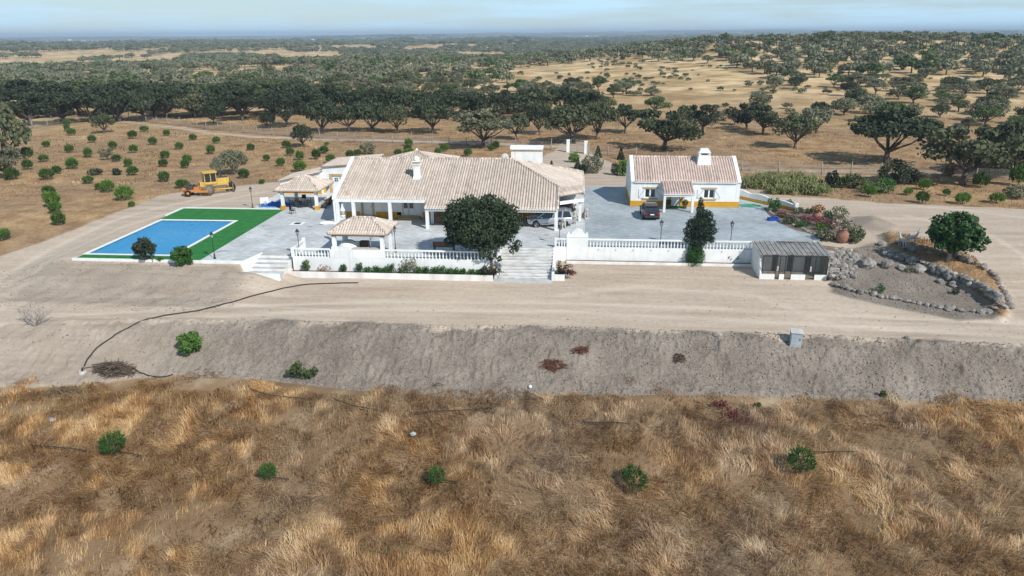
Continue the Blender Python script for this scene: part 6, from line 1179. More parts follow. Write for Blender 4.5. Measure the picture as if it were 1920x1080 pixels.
# clods and stones on the embankment, road edge and loose soil
def clods(n, fn, smin, smax, seed, m, name, label, lift=0.0):
    g = np.random.default_rng(seed); xs, ys = fn(g, n); n = len(xs); zs = H(xs, ys)
    base = np.array([(1, 0, 0), (-1, 0, 0), (0, 1, 0), (0, -1, 0), (0, 0, 1), (0, 0, -1)], float); fc = np.array([(0, 2, 4), (2, 1, 4), (1, 3, 4), (3, 0, 4), (2, 0, 5), (1, 2, 5), (3, 1, 5), (0, 3, 5)])
    s = smin + (smax - smin) * g.random(n) ** 4; a = g.random(n) * 6.28; V = base[None] * (s[:, None, None] * g.uniform(0.6, 1.3, (n, 6, 1))) * np.array([1.2, 1, 0.7]); c_, s_ = np.cos(a)[:, None], np.sin(a)[:, None]
    V = np.stack([V[..., 0] * c_ - V[..., 1] * s_, V[..., 0] * s_ + V[..., 1] * c_, V[..., 2]], -1) + np.stack([xs, ys, zs + s * 0.25 + lift], 1)[:, None]
    F = (np.arange(n)[:, None, None] * 6 + fc[None]).reshape(-1, 3); tag(ob(name, mesh_np(name, V.reshape(-1, 3), F, np.repeat(g.random(n), 6)), m, kind='stuff'), label, 'soil')
def f_emb(g, n):
    xs = g.uniform(-44, 56, n); t_ = g.uniform(-0.06, 1.05, n); yt_ = np.interp(xs, YT[:, 0], YT[:, 1]); yb_ = np.interp(xs, YB[:, 0], YB[:, 1]); ys = yt_ + (yb_ - yt_) * t_; k = g.random(n) < 0.1 + 0.9 * sstep(-30, -8, xs); return xs[k], ys[k]
clods(22000, f_emb, 0.02, 0.09, 71, 'clod', 'soil_clods', 'loose grey clods covering the bare embankment', 0.03)
def f_bank(g, n):
    xs = g.uniform(-50, -23, n); ys = g.uniform(-12, -4, n); return xs, ys
clods(3500, f_bank, 0.015, 0.08, 72, 'clod', 'bank_clods', 'small clods on the dirt bank below the lawn')
def f_isl(g, n):
    xs = g.uniform(28, 46, n); ys = g.uniform(-9, 9, n); k = poly_sd(xs, ys, ISL) > 0.1; return xs[k], ys[k]
clods(9000, f_isl, 0.02, 0.10, 73, 'clod', 'garden_clods', 'grey clods in the rock garden')
def f_road(g, n):
    xs = g.uniform(-60, 60, n); ys = g.uniform(-14, 1.5, n); yt_ = np.interp(xs, YT[:, 0], YT[:, 1]); k = (ys > yt_) & ((xs > 4.2) | (ys < -3.6)) ; return xs[k], ys[k]
clods(2200, f_road, 0.015, 0.07, 74, 'clod', 'road_pebbles', 'pebbles scattered over the dirt road')
# ------------------------------------------------------------------ vehicles
def car(label, loc, rz, paint, name='parked_car', L_=5.1, W_=1.94, Hh=1.8, name_roofrails=True):
    t = thing(name, label, 'car', loc, rz); k = L_ / 5.1; kw = W_ / 1.94; kh = Hh / 1.8
    sta = [(-2.55, .48, .90, .74), (-2.5, .42, 1.04, .86), (-2.2, .32, 1.10, .94), (-1.2, .27, 1.09, .97), (0, .26, 1.06, .975), (1.1, .27, 1.04, .97), (1.45, .28, 1.03, .96), (1.95, .30, .98, .93), (2.3, .34, .90, .87), (2.48, .40, .80, .76), (2.55, .48, .68, .62)]
    V = []; F = []
    for x_, zb, zt, hw in sta:
        for y_, z_ in ((-.90, zb), (-1.0, zb + .14), (-1.02, (zb + zt) / 2), (-.99, zt - .14), (-.90, zt), (-.5, zt + .03), (.5, zt + .03), (.90, zt), (.99, zt - .14), (1.02, (zb + zt) / 2), (1.0, zb + .14), (.90, zb)): V.append((x_ * k, y_ * hw * kw, z_ * kh))
    n = 12
    for i in range(len(sta) - 1):
        for j in range(n): F.append((i * n + j, i * n + (j + 1) % n, (i + 1) * n + (j + 1) % n, (i + 1) * n + j))
    F += [tuple(range(n))[::-1], tuple((len(sta) - 1) * n + j for j in range(n))]
    mb = MB().add(V, F, 0.5, True); body = mb.build('body', paint, t)
    prof = [(-2.44, 1.07), (-2.25, 1.60), (-2.0, 1.74), (-0.6, 1.80), (0.15, 1.78), (0.5, 1.70), (1.42, 1.05)]
    def yy(z_): return (0.90 - (z_ - 1.05) / 0.75 * 0.20) * kw
    V = [(x_ * k, s * yy(z_), z_ * kh) for s in (-1, 1) for x_, z_ in prof]; m_ = len(prof); F = [tuple(range(m_))[::-1], tuple(range(m_, 2 * m_))] + [(i, i + 1, m_ + i + 1, m_ + i) for i in range(m_ - 1)]
    MB().add(V, F).build('windows', 'glass_dark', t)
    top = prof[1:6]; V = [(x_ * k, s * (yy(z_) + 0.012), (z_ + dz) * kh) for dz in (0.012, -0.045) for s in (-1, 1) for x_, z_ in top]; q = len(top); F = [(i, i + 1, q + i + 1, q + i) for i in range(q - 1)] + [(2 * q + i, i, q + i, 3 * q + i)[::1] for i in ()] + [(i, 2 * q + i, 2 * q + i + 1, i + 1) for i in range(q - 1)] + [(q + i + 1, 3 * q + i + 1, 3 * q + i, q + i) for i in range(q - 1)] + [(0, q, 3 * q, 2 * q), (q - 1, 2 * q + q - 1, 3 * q + q - 1, q + q - 1)]
    MB().add(V, F).build('roof', paint, t)
    for s in (-1, 1):
        for (xa, za), (xb, zb), w_ in (((1.42, 1.05), (0.5, 1.70), .07), ((-0.25, 1.05), (-0.32, 1.76), .05), ((-1.25, 1.05), (-1.35, 1.74), .06), ((-2.40, 1.07), (-2.2, 1.62), .12)):
            MB().add([((xa - w_) * k, s * (yy(za) + .012), za * kh), ((xa + w_) * k, s * (yy(za) + .012), za * kh), ((xb + w_) * k, s * (yy(zb) + .012), zb * kh), ((xb - w_) * k, s * (yy(zb) + .012), zb * kh)], [(0, 1, 2, 3) if s < 0 else (3, 2, 1, 0)]).build('pillar', paint, t)
        MB().cbox((1.0 * k, s * 1.06 * kw, 1.12 * kh), (0.14, 0.22, 0.16)).build('mirror', paint, t)
        MB().tube([(-1.9 * k, s * 0.62 * kw, 1.80 * kh), (-1.7 * k, s * 0.62 * kw, 1.86 * kh), (0.0, s * 0.62 * kw, 1.87 * kh), (0.2 * k, s * 0.62 * kw, 1.80 * kh)], 0.022, 5).build('roof_rail', 'chrome', t)
        MB().cbox((2.33 * k, s * 0.70 * kw, 0.79 * kh), (0.34, 0.30, 0.13), s * -0.35).build('headlight', 'lamp_clear', t)
        MB().cbox((-2.47 * k, s * 0.74 * kw, 0.92 * kh), (0.14, 0.30, 0.2)).build('tail_light', 'lamp_red', t)
        for x_ in (-1.52, 1.55):
            wh = MB().lathe([(0.24, -0.11), (0.35, -0.12), (0.375, -0.06), (0.375, 0.06), (0.35, 0.12), (0.24, 0.11)], (x_ * k, s * 0.88 * kw, 0.375), 20, 'Y').build('wheel', 'rubber', t)
            mb = MB().lathe([(0.05, 0.02), (0.25, 0.125), (0.25, 0.09), (0.03, 0.09)] if s > 0 else [(0.05, -0.02), (0.25, -0.125), (0.25, -0.09), (0.03, -0.09)], (x_ * k, s * 0.88 * kw, 0.375), 16, 'Y', smooth=False)
            for a in range(5): mb.cbox((x_ * k + 0.13 * math.cos(a * 1.257), s * (0.88 * kw + 0.115), 0.375 + 0.13 * math.sin(a * 1.257)), (0.24, 0.02, 0.05), ry=-a * 1.257)
            mb.build('rim', 'alloy', wh)
            MB().lathe([(0.42, -0.12), (0.425, 0.0), (0.42, 0.13)], (x_ * k, s * 0.84 * kw, 0.39), 20, 'Y').build('wheel_arch', 'rubber', t)
        MB().box(-1.1 * k, 1.1 * k, s * 0.96 * kw - 0.02, s * 0.96 * kw + 0.02, 0.28 * kh, 0.36 * kh).build('side_step', 'chrome', t)
    MB().cbox((2.50 * k, 0, 0.70 * kh), (0.14, 0.9 * kw, 0.18)).build('grille', 'iron', t); MB().cbox((2.52 * k, 0, 0.45 * kh), (0.1, 1.5 * kw, 0.1)).build('bumper', 'machine_dark', t)
    MB().cbox((-2.53 * k, 0, 0.5 * kh), (0.1, 1.7 * kw, 0.16)).build('bumper', 'machine_dark', t)
    pl_ = MB().cbox((-2.57 * k, 0, 0.78 * kh), (0.02, 0.5, 0.12)).build('number_plate', 'plate', t); MB().cbox((-2.583 * k, 0.23, 0.78 * kh), (0.012, 0.05, 0.115)).build('plate_band', 'boat_blue', pl_)
    MB().cbox((-2.2 * k, 0, 1.74 * kh), (0.3, 1.2 * kw, 0.04), ry=0.15).build('spoiler', paint, t)
    return t
car('silver estate off-roader parked under the carport roof of the farmhouse', (3.2, 11.75, 0), math.pi + 0.13, 'paint_silver')
p = P(1221, 414); car('black car parked on the driveway facing the cottage', (p[0], p[1] + 2.2, 0), math.pi / 2 + 0.03, 'paint_black', L_=4.35, W_=1.82, Hh=1.62)
car('dark car parked behind the silver one under the carport', (5.0, 16.7, 0), math.pi / 2, 'machine_dark', L_=4.3, W_=1.8, Hh=1.6)
# ------------------------------------------------------------------ bulldozer and roller
(bx_, by_, bz_), _ = G(399, 362); t = thing('bulldozer', 'yellow bulldozer with grey blade parked at the edge of the dry field', 'bulldozer', (bx_, by_ + 0.8, bz_), R(36)); t.scale = (1.0, 1.0, 1.06)
for s in (-1, 1):
    pr = []
    for a in np.linspace(math.pi / 2, 3 * math.pi / 2, 9): pr.append((-1.35 + 0.42 * math.cos(a), 0.46 + 0.42 * math.sin(a)))
    for a in np.linspace(-math.pi / 2, math.pi / 2, 9): pr.append((1.35 + 0.42 * math.cos(a), 0.46 + 0.42 * math.sin(a)))
    tk = MB().extrude_xz(pr, s * 0.95 - 0.28, s * 0.95 + 0.28).build('track', 'track_steel', t)
    for i in range(14): MB().box(-1.5 + i * 0.22, -1.42 + i * 0.22, s * 0.95 - 0.29, s * 0.95 + 0.29, 0.87, 0.93).build('track_shoe', 'track_steel', tk)
    MB().box(-1.2, 1.2, s * 0.95 - 0.3, s * 0.95 + 0.3, 0.3, 0.6).build('track_frame', 'machine_yellow', t)
    for x_ in (-1.35, 1.35): MB().lathe([(0.3, -0.31), (0.3, 0.31)], (x_, s * 0.95, 0.46), 12, 'Y').build('sprocket', 'machine_dark', t)
    MB().tube([(-0.3, s * 1.3, 0.55), (1.4, s * 1.3, 0.5), (2.2, s * 1.2, 0.5)], 0.1, 6).build('push_arm', 'machine_yellow', t)
MB().box(-1.6, 1.7, -0.62, 0.62, 0.5, 1.15).build('hull', 'machine_yellow', t); MB().box(0.35, 1.85, -0.5, 0.5, 1.15, 1.8).build('engine_hood', 'machine_yellow', t); MB().box(0.45, 1.75, -0.44, 0.44, 1.8, 1.86).build('hood_top', 'machine_dark', t); MB().box(1.86, 1.92, -0.45, 0.45, 0.7, 1.7).build('radiator_grille', 'machine_dark', t)
MB().tube([(0.9, 0.2, 1.86), (0.9, 0.2, 2.5)], 0.06, 6).build('exhaust', 'machine_dark', t)
cb = MB().taper(-1.35, 0.3, -0.72, 0.72, 1.15, 2.55, 0.08).build('cab', 'machine_yellow', t); MB().box(-1.42, 0.38, -0.78, 0.78, 2.55, 2.68).build('cab_roof', 'machine_yellow', t)
for s in (-1, 1):
    for a, b in ((-1.2, -0.55), (-0.45, 0.15)): MB().box(a, b, s * 0.70 - 0.03, s * 0.70 + 0.03, 1.45, 2.45).build('pane', 'glass_dark', cb)
MB().box(0.2, 0.32, -0.58, 0.58, 1.5, 2.45).build('pane', 'glass_dark', cb); MB().box(-1.37, -1.25, -0.58, 0.58, 1.5, 2.45).build('pane', 'glass_dark', cb)
MB().box(-1.9, -1.3, -0.6, 0.6, 0.9, 1.45).build('fuel_tank', 'machine_yellow', t)
pr = [(2.35 + 0.22 * math.sin(a), 0.15 + 1.05 * q) for q, a in [(i / 6, i / 6 * math.pi) for i in range(7)]]; pr2 = [(x_ + 0.08, z_) for x_, z_ in pr][::-1]
MB().extrude_xz([(x_ - 0.2, z_) for x_, z_ in pr] + [(x_ - 0.2, z_) for x_, z_ in pr2], -1.6, 1.6).build('blade', 'track_steel', t)
for s in (-1, 0, 1): MB().box(2.0, 2.15, s * 1.3 - 0.05, s * 1.3 + 0.05, 0.2, 1.15).build('blade_rib', 'track_steel', t)
for s in (-0.3, 0.3): MB().tube([(1.7, s, 1.3), (2.15, s, 0.75)], 0.06, 6).build('lift_ram', 'chrome', t)
(bx_, by_, bz_), _ = G(370, 367); t = thing('road_roller', 'orange towed roller with dark engine standing left of the bulldozer', 'roller', (bx_, by_ + 0.4, bz_), R(14))
MB().box(-1.7, 0.5, -0.75, 0.75, 0.55, 0.85).build('chassis', 'machine_orange', t); MB().box(-1.6, -0.5, -0.6, 0.6, 0.85, 1.35).build('engine_hood', 'machine_dark', t); MB().box(-1.75, -1.35, -0.75, 0.75, 0.35, 1.15).build('rear_panel', 'machine_orange', t)
MB().lathe([(0.6, -0.85), (0.62, -0.83), (0.62, 0.83), (0.6, 0.85)], (1.35, 0, 0.62), 22, 'Y').build('drum', 'track_steel', t)
for s in (-1, 1):
    MB().lathe([(0.5, -0.03), (0.5, 0.03)], (1.35, s * 0.87, 0.62), 18, 'Y').build('drum_cap', 'track_steel', t); MB().box(0.3, 1.5, s * 0.98 - 0.06, s * 0.98 + 0.06, 0.5, 0.78).build('drum_frame', 'machine_orange', t)
    wh = MB().lathe([(0.2, -0.16), (0.38, -0.17), (0.42, -0.1), (0.42, 0.1), (0.38, 0.17), (0.2, 0.16)], (-1.1, s * 0.85, 0.42), 16, 'Y').build('wheel', 'rubber', t); MB().lathe([(0.2, -0.175), (0.2, 0.175)], (-1.1, s * 0.85, 0.42), 12, 'Y').build('rim', 'machine_orange', wh)
MB().box(0.3, 0.5, -0.98, 0.98, 0.55, 0.8).build('yoke', 'machine_orange', t); MB().lathe([(0.22, 0), (0.22, 0.5)], (-0.2, 0.1, 0.85), 10).build('air_filter', 'machine_dark', t); MB().tube([(-0.8, -0.3, 1.35), (-0.8, -0.3, 1.75)], 0.05, 6).build('exhaust', 'machine_dark', t); MB().box(-0.4, 0.25, -0.55, 0.55, 0.85, 1.15).build('tank', 'machine_orange', t)
# ------------------------------------------------------------------ aviary with corrugated roof
cp = wthing('aviary', 'white walled aviary with corrugated grey roof and mesh front against the driveway wall', 'shed', (26, 0.6, -1.6))
X0, X1, Y0, Y1, ZG = 23.0, 29.1, -1.05, 2.7, -1.62
MB().extrude_yz([(Y1, ZG - 0.3), (Y1, 0.98), (Y0 + 0.9, 0.72), (Y0 + 0.2, -0.6), (Y0, -1.0), (Y0, ZG - 0.3)], X0, X0 + 0.16).build('side_wall', 'white_wall', cp)
MB().box(X0 + 0.16, X1, 1.2, 1.35, ZG, 0.85).build('back_wall', 'white_wall', cp); MB().extrude_yz([(1.2, ZG), (1.2, 0.8), (Y0, 0.5), (Y0, ZG)], X1 - 0.12, X1).build('side_wall', 'stone', cp); MB().box(X0 + 0.16, X1 - 0.12, Y0, 1.2, ZG - 0.2, ZG + 0.02).build('floor', 'concrete', cp)
for x_, w_ in ((24.6, 0.5), (26.0, 0.55), (27.6, 0.55)): MB().box(x_, x_ + w_, 1.17, 1.199, ZG, 0.2).build('hatch', 'machine_dark', cp)
segs = [(23.16, 24.35), (24.75, 25.2), (25.8, 27.1), (27.9, 29.0)]
for a, b in segs: MB().box(a, b, Y0, Y0 + 0.14, ZG - 0.2, ZG + 0.55).build('front_wall', 'white_wall', cp)
for x_ in (23.2, 24.37, 24.73, 25.22, 25.78, 27.12, 27.88, 28.98): MB().box(x_ - 0.03, x_ + 0.03, Y0 + 0.03, Y0 + 0.09, ZG, 0.62).build('post', 'iron', cp)
MB().box(X0 + 0.16, X1, Y0 + 0.03, Y0 + 0.09, 0.62, 0.7).build('lintel', 'iron', cp)
m = bpy.data.materials.new('netting'); m.use_nodes = True; nd = m.node_tree.nodes; a_ = nd.new('ShaderNodeBsdfTransparent'); mx_ = nd.new('ShaderNodeMixShader'); mx_.inputs[0].default_value = 0.22; nd['Principled BSDF'].inputs['Base Color'].default_value = (0.05, 0.055, 0.05, 1); m.node_tree.links.new(a_.outputs[0], mx_.inputs[1]); m.node_tree.links.new(nd['Principled BSDF'].outputs[0], mx_.inputs[2]); m.node_tree.links.new(mx_.outputs[0], nd['Material Output'].inputs[0]); M['netting'] = m
m = m.copy(); M['fence_net'] = m; m.node_tree.nodes['Mix Shader'].inputs[0].default_value = 0.26; m.node_tree.nodes['Principled BSDF'].inputs['Base Color'].default_value = (0.30, 0.29, 0.28, 1)
for a, b in segs: MB().box(a, b, Y0 + 0.05, Y0 + 0.06, ZG + 0.55, 0.62).build('mesh_panel', 'netting', cp)
for k, (a, b) in enumerate(((24.4, 24.7), (25.25, 25.75), (27.15, 27.85))):
    d = MB().box(a, b, Y0 + 0.04, Y0 + 0.07, ZG, 0.6).build('mesh_door', 'netting', cp)
    if k != 1: MB().box((a + b) / 2 - 0.06, (a + b) / 2 + 0.06, Y0 + 0.01, Y0 + 0.035, -0.75, -0.3).build('sign', 'plate', d); MB().box((a + b) / 2 - 0.02, (a + b) / 2 + 0.02, Y0 + 0.0, Y0 + 0.009, -0.72, -0.33).build('sign_stripe', 'lamp_red', d)
for k in range(7):
    x0_ = X0 - 0.1 + k * 0.9; mb = MB(); n = 10; vs_ = []
    for yy_, zz_ in ((Y0 + 0.2, 0.74), (Y1 - 0.02, 1.04)):
        for i in range(n + 1): vs_.append((x0_ + i * 0.09, yy_ + (0.02 if k % 2 else 0), zz_ + 0.045 * math.sin(i * math.pi * 0.8) + 0.012 * (k % 2)))
    mb.add(vs_ + [(v[0], v[1], v[2] - 0.02) for v in vs_], [(i, i + 1, n + 2 + i, n + 1 + i) for i in range(n)] + [(2 * n + 2 + i + 1, 2 * n + 2 + i, 3 * n + 3 + i, 3 * n + 4 + i) for i in range(n)] + [(2 * n + 2 + i, 2 * n + 3 + i, i + 1, i) for i in range(n)]); mb.build('roof_sheet', 'sheet_roof', cp)
for x_ in (25.1, 26.4): MB().tube([(x_, Y1 - 0.35, 1.1), (x_ + 1.6, Y1 - 0.5, 1.14)], 0.04, 5).build('roof_stick', 'brush', cp)
# ------------------------------------------------------------------ stones
STN = []
for k in range(6):
    mb = MB(); mb.ell((0, 0, 0), (0.5, 0.4, 0.34), 8, 5, noise=0.16, seed=90 + k); me_ = mb.mesh('stone'); me_.materials.append(M['stone']); STN.append(me_)
rd = random.Random(71)
def stone(parent, x_, y_, z_, s, name='stone', flat=1.0):
    o = ob(name, STN[rd.randrange(6)], None, parent, loc=Vector((x_, y_, z_)) - WROOT[parent.name]); o.scale = (s * rd.uniform(0.8, 1.2), s * rd.uniform(0.8, 1.2), s * flat * rd.uniform(0.8, 1.1)); o.rotation_euler = (rd.uniform(-.3, .3), rd.uniform(-.3, .3), rd.uniform(0, 6)); return o
def along(pxs, step):
    ps = [Vector(G(a, b)[0]) for a, b in pxs]; o = []; 
    for a, b in zip(ps, ps[1:]):
        n = max(1, int((b - a).length / step))
        for k in range(n): o.append(a.lerp(b, k / n))
    return o
FRONT = [(1562, 534), (1600, 546), (1650, 556), (1700, 566), (1750, 576), (1800, 583), (1850, 587), (1890, 582)]
sb = wthing('stone_border', 'long row of rough stones edging the rock garden beside the dirt road', 'stone border', G(1720, 570)[0])
for q in along(FRONT, 0.46): stone(sb, q.x, q.y + rd.uniform(-.2, .2), Hs(q.x, q.y) + 0.1, rd.uniform(0.35, 0.95), flat=rd.uniform(0.6, 1.1))
s2 = wthing('stone_border', 'curving row of stones along the outer right side of the rock garden', 'stone border', G(1865, 525)[0])
for q in along([(1893, 578), (1888, 560), (1872, 535), (1858, 515), (1830, 497), (1795, 484), (1750, 472), (1705, 463), (1670, 457)], 0.55): stone(s2, q.x, q.y, Hs(q.x, q.y) + 0.25, rd.uniform(0.45, 0.8))
s3 = wthing('dry_stone_bank', 'bank of grey stones holding up the dry grass strip of the rock garden', 'stone bank', G(1760, 515)[0])
for q in along([(1660, 478), (1690, 488), (1730, 502), (1770, 516), (1810, 530), (1845, 548), (1880, 574)], 0.5):
    for j in range(2): stone(s3, q.x + rd.uniform(-.15, .15), q.y - 0.1 + j * 0.3, Hs(q.x, q.y) + 0.15 + j * 0.32, rd.uniform(0.55, 0.95))
s4 = wthing('rubble_wall', 'sloping rubble stone wall between the aviary and the rock garden', 'stone wall', (30.5, 2, -1))
for i in range(13):
    for j in range(12):
        x_ = 29.35 + j * 0.44 + rd.uniform(-.12, .12); y_ = -1.5 + i * 0.52 + rd.uniform(-.12, .12)
        if x_ - 29.35 > 4.2 - abs(i - 9) * 0.25 + rd.uniform(-.5, .3): continue
        base = max(Hs(x_, y_), -1.7 + 0.0 * j); top = np.interp(y_, [-1.5, 1.5, 5], [-1.0, 0.0, 0.35]) - 0.22 * j
        stone(s4, x_, y_, max(base + 0.1, top), rd.uniform(0.55, 0.85), flat=0.8)
MB().prism([(29.12, -1.2), (30.2, -1.2), (33.5, 2.5), (33.5, 5), (29.12, 5)], -2.0, [-1.15, -1.3, -0.75, -0.3, 0.25]).build('core', 'soil_dark', s4)
for px_, py_, s, lb in ((1625, 500, 2.6, 'largest pale boulder in the rock garden, left'), (1662, 500, 2.0, 'dark cracked boulder right of the largest pale one'), (1690, 505, 1.4, 'small boulder between the dark boulder and the stone bank'), (1722, 509, 2.0, 'pale boulder lying in the grey soil below the stone bank'), (1788, 536, 1.5, 'upright pale rock among the soil at the right of the rock garden'), (1762, 530, 1.2, 'low rock left of the upright pale rock'), (1708, 468, 2.3, 'large rounded boulder beside the deer statues'), (1653, 460, 1.5, 'stacked rock at the upper left corner of the rock garden')):
    (X, Y, Z), _ = G(px_, py_); mb = MB(); mb.ell((0, 0, 0), (0.30 * s, 0.27 * s, 0.21 * s), 12, 8, noise=0.16, seed=int(px_)); o = mb.build('boulder', 'stone', None, loc=(X, Y, Z + 0.10 * s)); o.rotation_euler = (0.1, -0.15, px_ * 0.7); tag(o, lb, 'boulder', 'boulders in the rock garden')
for px_, py_, s, lb in ((1340, 630, 0.5, 'pale stone lying at the upper edge of the embankment'), (97, 790, 0.55, 'pale stone lying in the grass near the left edge'), (1700, 635, 0.45, 'small pale stone on the road edge right of the metal box')):
    (X, Y, Z), _ = G(px_, py_); o = ob('loose_stone', STN[2], None, loc=(X, Y, Z + 0.15 * s)); o.scale = (s, s, s); tag(o, lb, 'stone')
# rocks at the foot of the conifer
cr = wthing('stone_ring', 'ring of rounded stones round the foot of the tall conifer', 'stone ring', (pj[0], pj[1], -1.4))
for k in range(8): stone(cr, pj[0] - 0.95 + k * 0.26, pj[1] - 1.0 + 0.18 * abs(k - 3.5), -1.42 + 0.05, 0.5)
# ------------------------------------------------------------------ statues, person
def remeshed(mb, name, m, parent, vox=0.03, **k):
    o = mb.build(name, m, parent, **k); r = o.modifiers.new('remesh', 'REMESH'); r.mode = 'VOXEL'; r.voxel_size = vox; s = o.modifiers.new('smooth', 'SMOOTH'); s.factor = 0.5; s.iterations = 3; return o
def lion(label, loc, rz):
    t = thing('lion_statue', label, 'statue', loc, rz, 'stone lions by the carport'); MB().box(-0.5, 0.5, -0.28, 0.28, 0, 0.14).build('plinth', 'concrete', t); mb = MB()
    mb.tube([(-0.3, 0, 0.32), (-0.05, 0, 0.55), (0.14, 0, 0.82)], [0.24, 0.23, 0.2], 10); mb.ell((0.2, 0, 0.95), (0.25, 0.27, 0.28)); mb.ell((0.32, 0, 1.05), (0.17, 0.15, 0.17)); mb.ell((0.45, 0, 0.99), (0.1, 0.09, 0.08))
    for s in (-1, 1):
        mb.tube([(0.2, s * 0.14, 0.75), (0.24, s * 0.15, 0.4), (0.24, s * 0.15, 0.18)], [0.11, 0.08, 0.07], 8); mb.ell((0.31, s * 0.15, 0.19), (0.13, 0.08, 0.07)); mb.ell((-0.22, s * 0.19, 0.35), (0.24, 0.11, 0.2)); mb.ell((-0.02, s * 0.2, 0.19), (0.17, 0.08, 0.06)); mb.ell((0.3, s * 0.12, 1.2), (0.05, 0.04, 0.06))
    mb.tube([(-0.45, 0, 0.2), (-0.5, 0.2, 0.18), (-0.3, 0.32, 0.18)], [0.05, 0.04, 0.05], 6); remeshed(mb, 'figure', 'stone_statue', t, 0.035)
p = P(1056, 429); lion('stone lion statue before the rear wheel of the silver car', (p[0], p[1], 0), R(-75)); p = P(1097, 409); lion('stone lion statue at the right hand carport column', (p[0], p[1], 0), R(-60))
p = P(1077, 420); t = thing('person', 'person in pale clothes and dark hat standing behind the silver car', 'person', (p[0], p[1], 0), R(-80))
mb = MB()
for s in (-1, 1):
    mb.tube([(0, s * 0.10, 0.88), (0.02, s * 0.11, 0.48), (0, s * 0.12, 0.09)], [0.095, 0.065, 0.045], 8); mb.tube([(-0.03, s * 0.12, 0.05), (0.16, s * 0.13, 0.04)], [0.05, 0.04], 6)
    mb.tube([(0, s * 0.19, 1.38), (-0.02, s * 0.27, 1.1), (0.08, s * 0.27, 0.86)], [0.06, 0.045, 0.034], 8); mb.ell((0.1, s * 0.27, 0.81), (0.035, 0.022, 0.05))
    for f_ in range(4): mb.tube([(0.075 + f_ * 0.02, s * 0.27, 0.78), (0.085 + f_ * 0.02, s * 0.262, 0.72), (0.08 + f_ * 0.02, s * 0.25, 0.69 + 0.008 * abs(f_ - 1))], [0.010, 0.009, 0.008], 5)
    mb.tube([(0.12, s * 0.265, 0.82), (0.15, s * 0.255, 0.78), (0.155, s * 0.25, 0.745)], [0.011, 0.010, 0.008], 5); mb.ell((0.0, s * 0.085, 1.60), (0.02, 0.012, 0.03))
mb.tube([(0, 0, 0.86), (0, 0, 1.1), (0.01, 0, 1.36), (0, 0, 1.44)], [0.15, 0.13, 0.17, 0.08], 10); mb.tube([(0, 0, 1.42), (0.01, 0, 1.52)], [0.055, 0.05], 8); mb.ell((0.015, 0, 1.61), (0.10, 0.08, 0.125)); mb.ell((0.115, 0, 1.6), (0.022, 0.016, 0.025))
remeshed(mb, 'body', 'skin', t, 0.014)
mb = MB()
for s in (-1, 1): mb.tube([(0, s * 0.10, 0.92), (0.02, s * 0.115, 0.48), (0, s * 0.125, 0.1)], [0.125, 0.095, 0.085], 10)
mb.tube([(0, 0, 0.84), (0, 0, 0.98)], [0.18, 0.165], 10); remeshed(mb, 'trousers', 'cloth_pale', t, 0.02)
mb = MB(); mb.tube([(0, 0, 0.82), (0, 0, 1.1), (0.01, 0, 1.34), (0, 0, 1.45)], [0.19, 0.17, 0.20, 0.09], 12)
for s in (-1, 1): mb.tube([(0, s * 0.18, 1.39), (-0.02, s * 0.275, 1.1), (0.07, s * 0.275, 0.9)], [0.085, 0.068, 0.055], 8)
remeshed(mb, 'shirt', 'cloth_pale', t, 0.02)
MB().lathe([(0.21, 1.665), (0.21, 1.68), (0.105, 1.69), (0.1, 1.78), (0.05, 1.80)], (0.01, 0, 0), 14).build('hat', 'hat_dark', t)
def deer(label, px_, py_, rz, antl):
    (X, Y, Z), _ = G(px_, py_); t = thing('deer_statue', label, 'statue', (X, Y, Z + 0.3), rz, 'deer statues in the rock garden'); mb = MB(); mb.tube([(-0.5, 0, 0.72), (-0.1, 0, 0.70), (0.3, 0, 0.76)], [0.17, 0.19, 0.18], 9); mb.tube([(0.3, 0, 0.85), (0.48, 0, 1.12), (0.52, 0, 1.25)], [0.13, 0.08, 0.07], 8); mb.tube([(0.48, 0, 1.28), (0.74, 0, 1.2)], [0.08, 0.045], 8); mb.tube([(-0.6, 0, 0.8), (-0.7, 0, 0.68)], [0.04, 0.03], 5)
    for s in (-1, 1):
        mb.tube([(0.28, s * 0.1, 0.7), (0.3, s * 0.1, 0.35), (0.29, s * 0.1, 0)], [0.08, 0.04, 0.035], 6); mb.tube([(-0.48, s * 0.11, 0.72), (-0.42, s * 0.11, 0.42), (-0.56, s * 0.11, 0.28), (-0.52, s * 0.11, 0)], [0.11, 0.06, 0.04, 0.035], 6); mb.ell((0.45, s * 0.1, 1.3), (0.04, 0.08, 0.03))
    remeshed(mb, 'figure', 'stone_statue', t, 0.03)
    if antl:
        for s in (-1, 1): MB().tube([(0.48, s * 0.05, 1.32), (0.4, s * 0.2, 1.55), (0.45, s * 0.3, 1.85)], [0.025, 0.02, 0.012], 5).tube([(0.41, s * 0.19, 1.53), (0.55, s * 0.2, 1.7)], [0.018, 0.01], 5).tube([(0.43, s * 0.25, 1.7), (0.35, s * 0.35, 1.82)], [0.016, 0.01], 5).build('antler', 'stone_statue', t)
deer('grey deer statue standing left of the large rounded boulder', 1688, 468, R(100), False); deer('deer statue with antlers behind the large rounded boulder', 1708, 464, R(10), True)
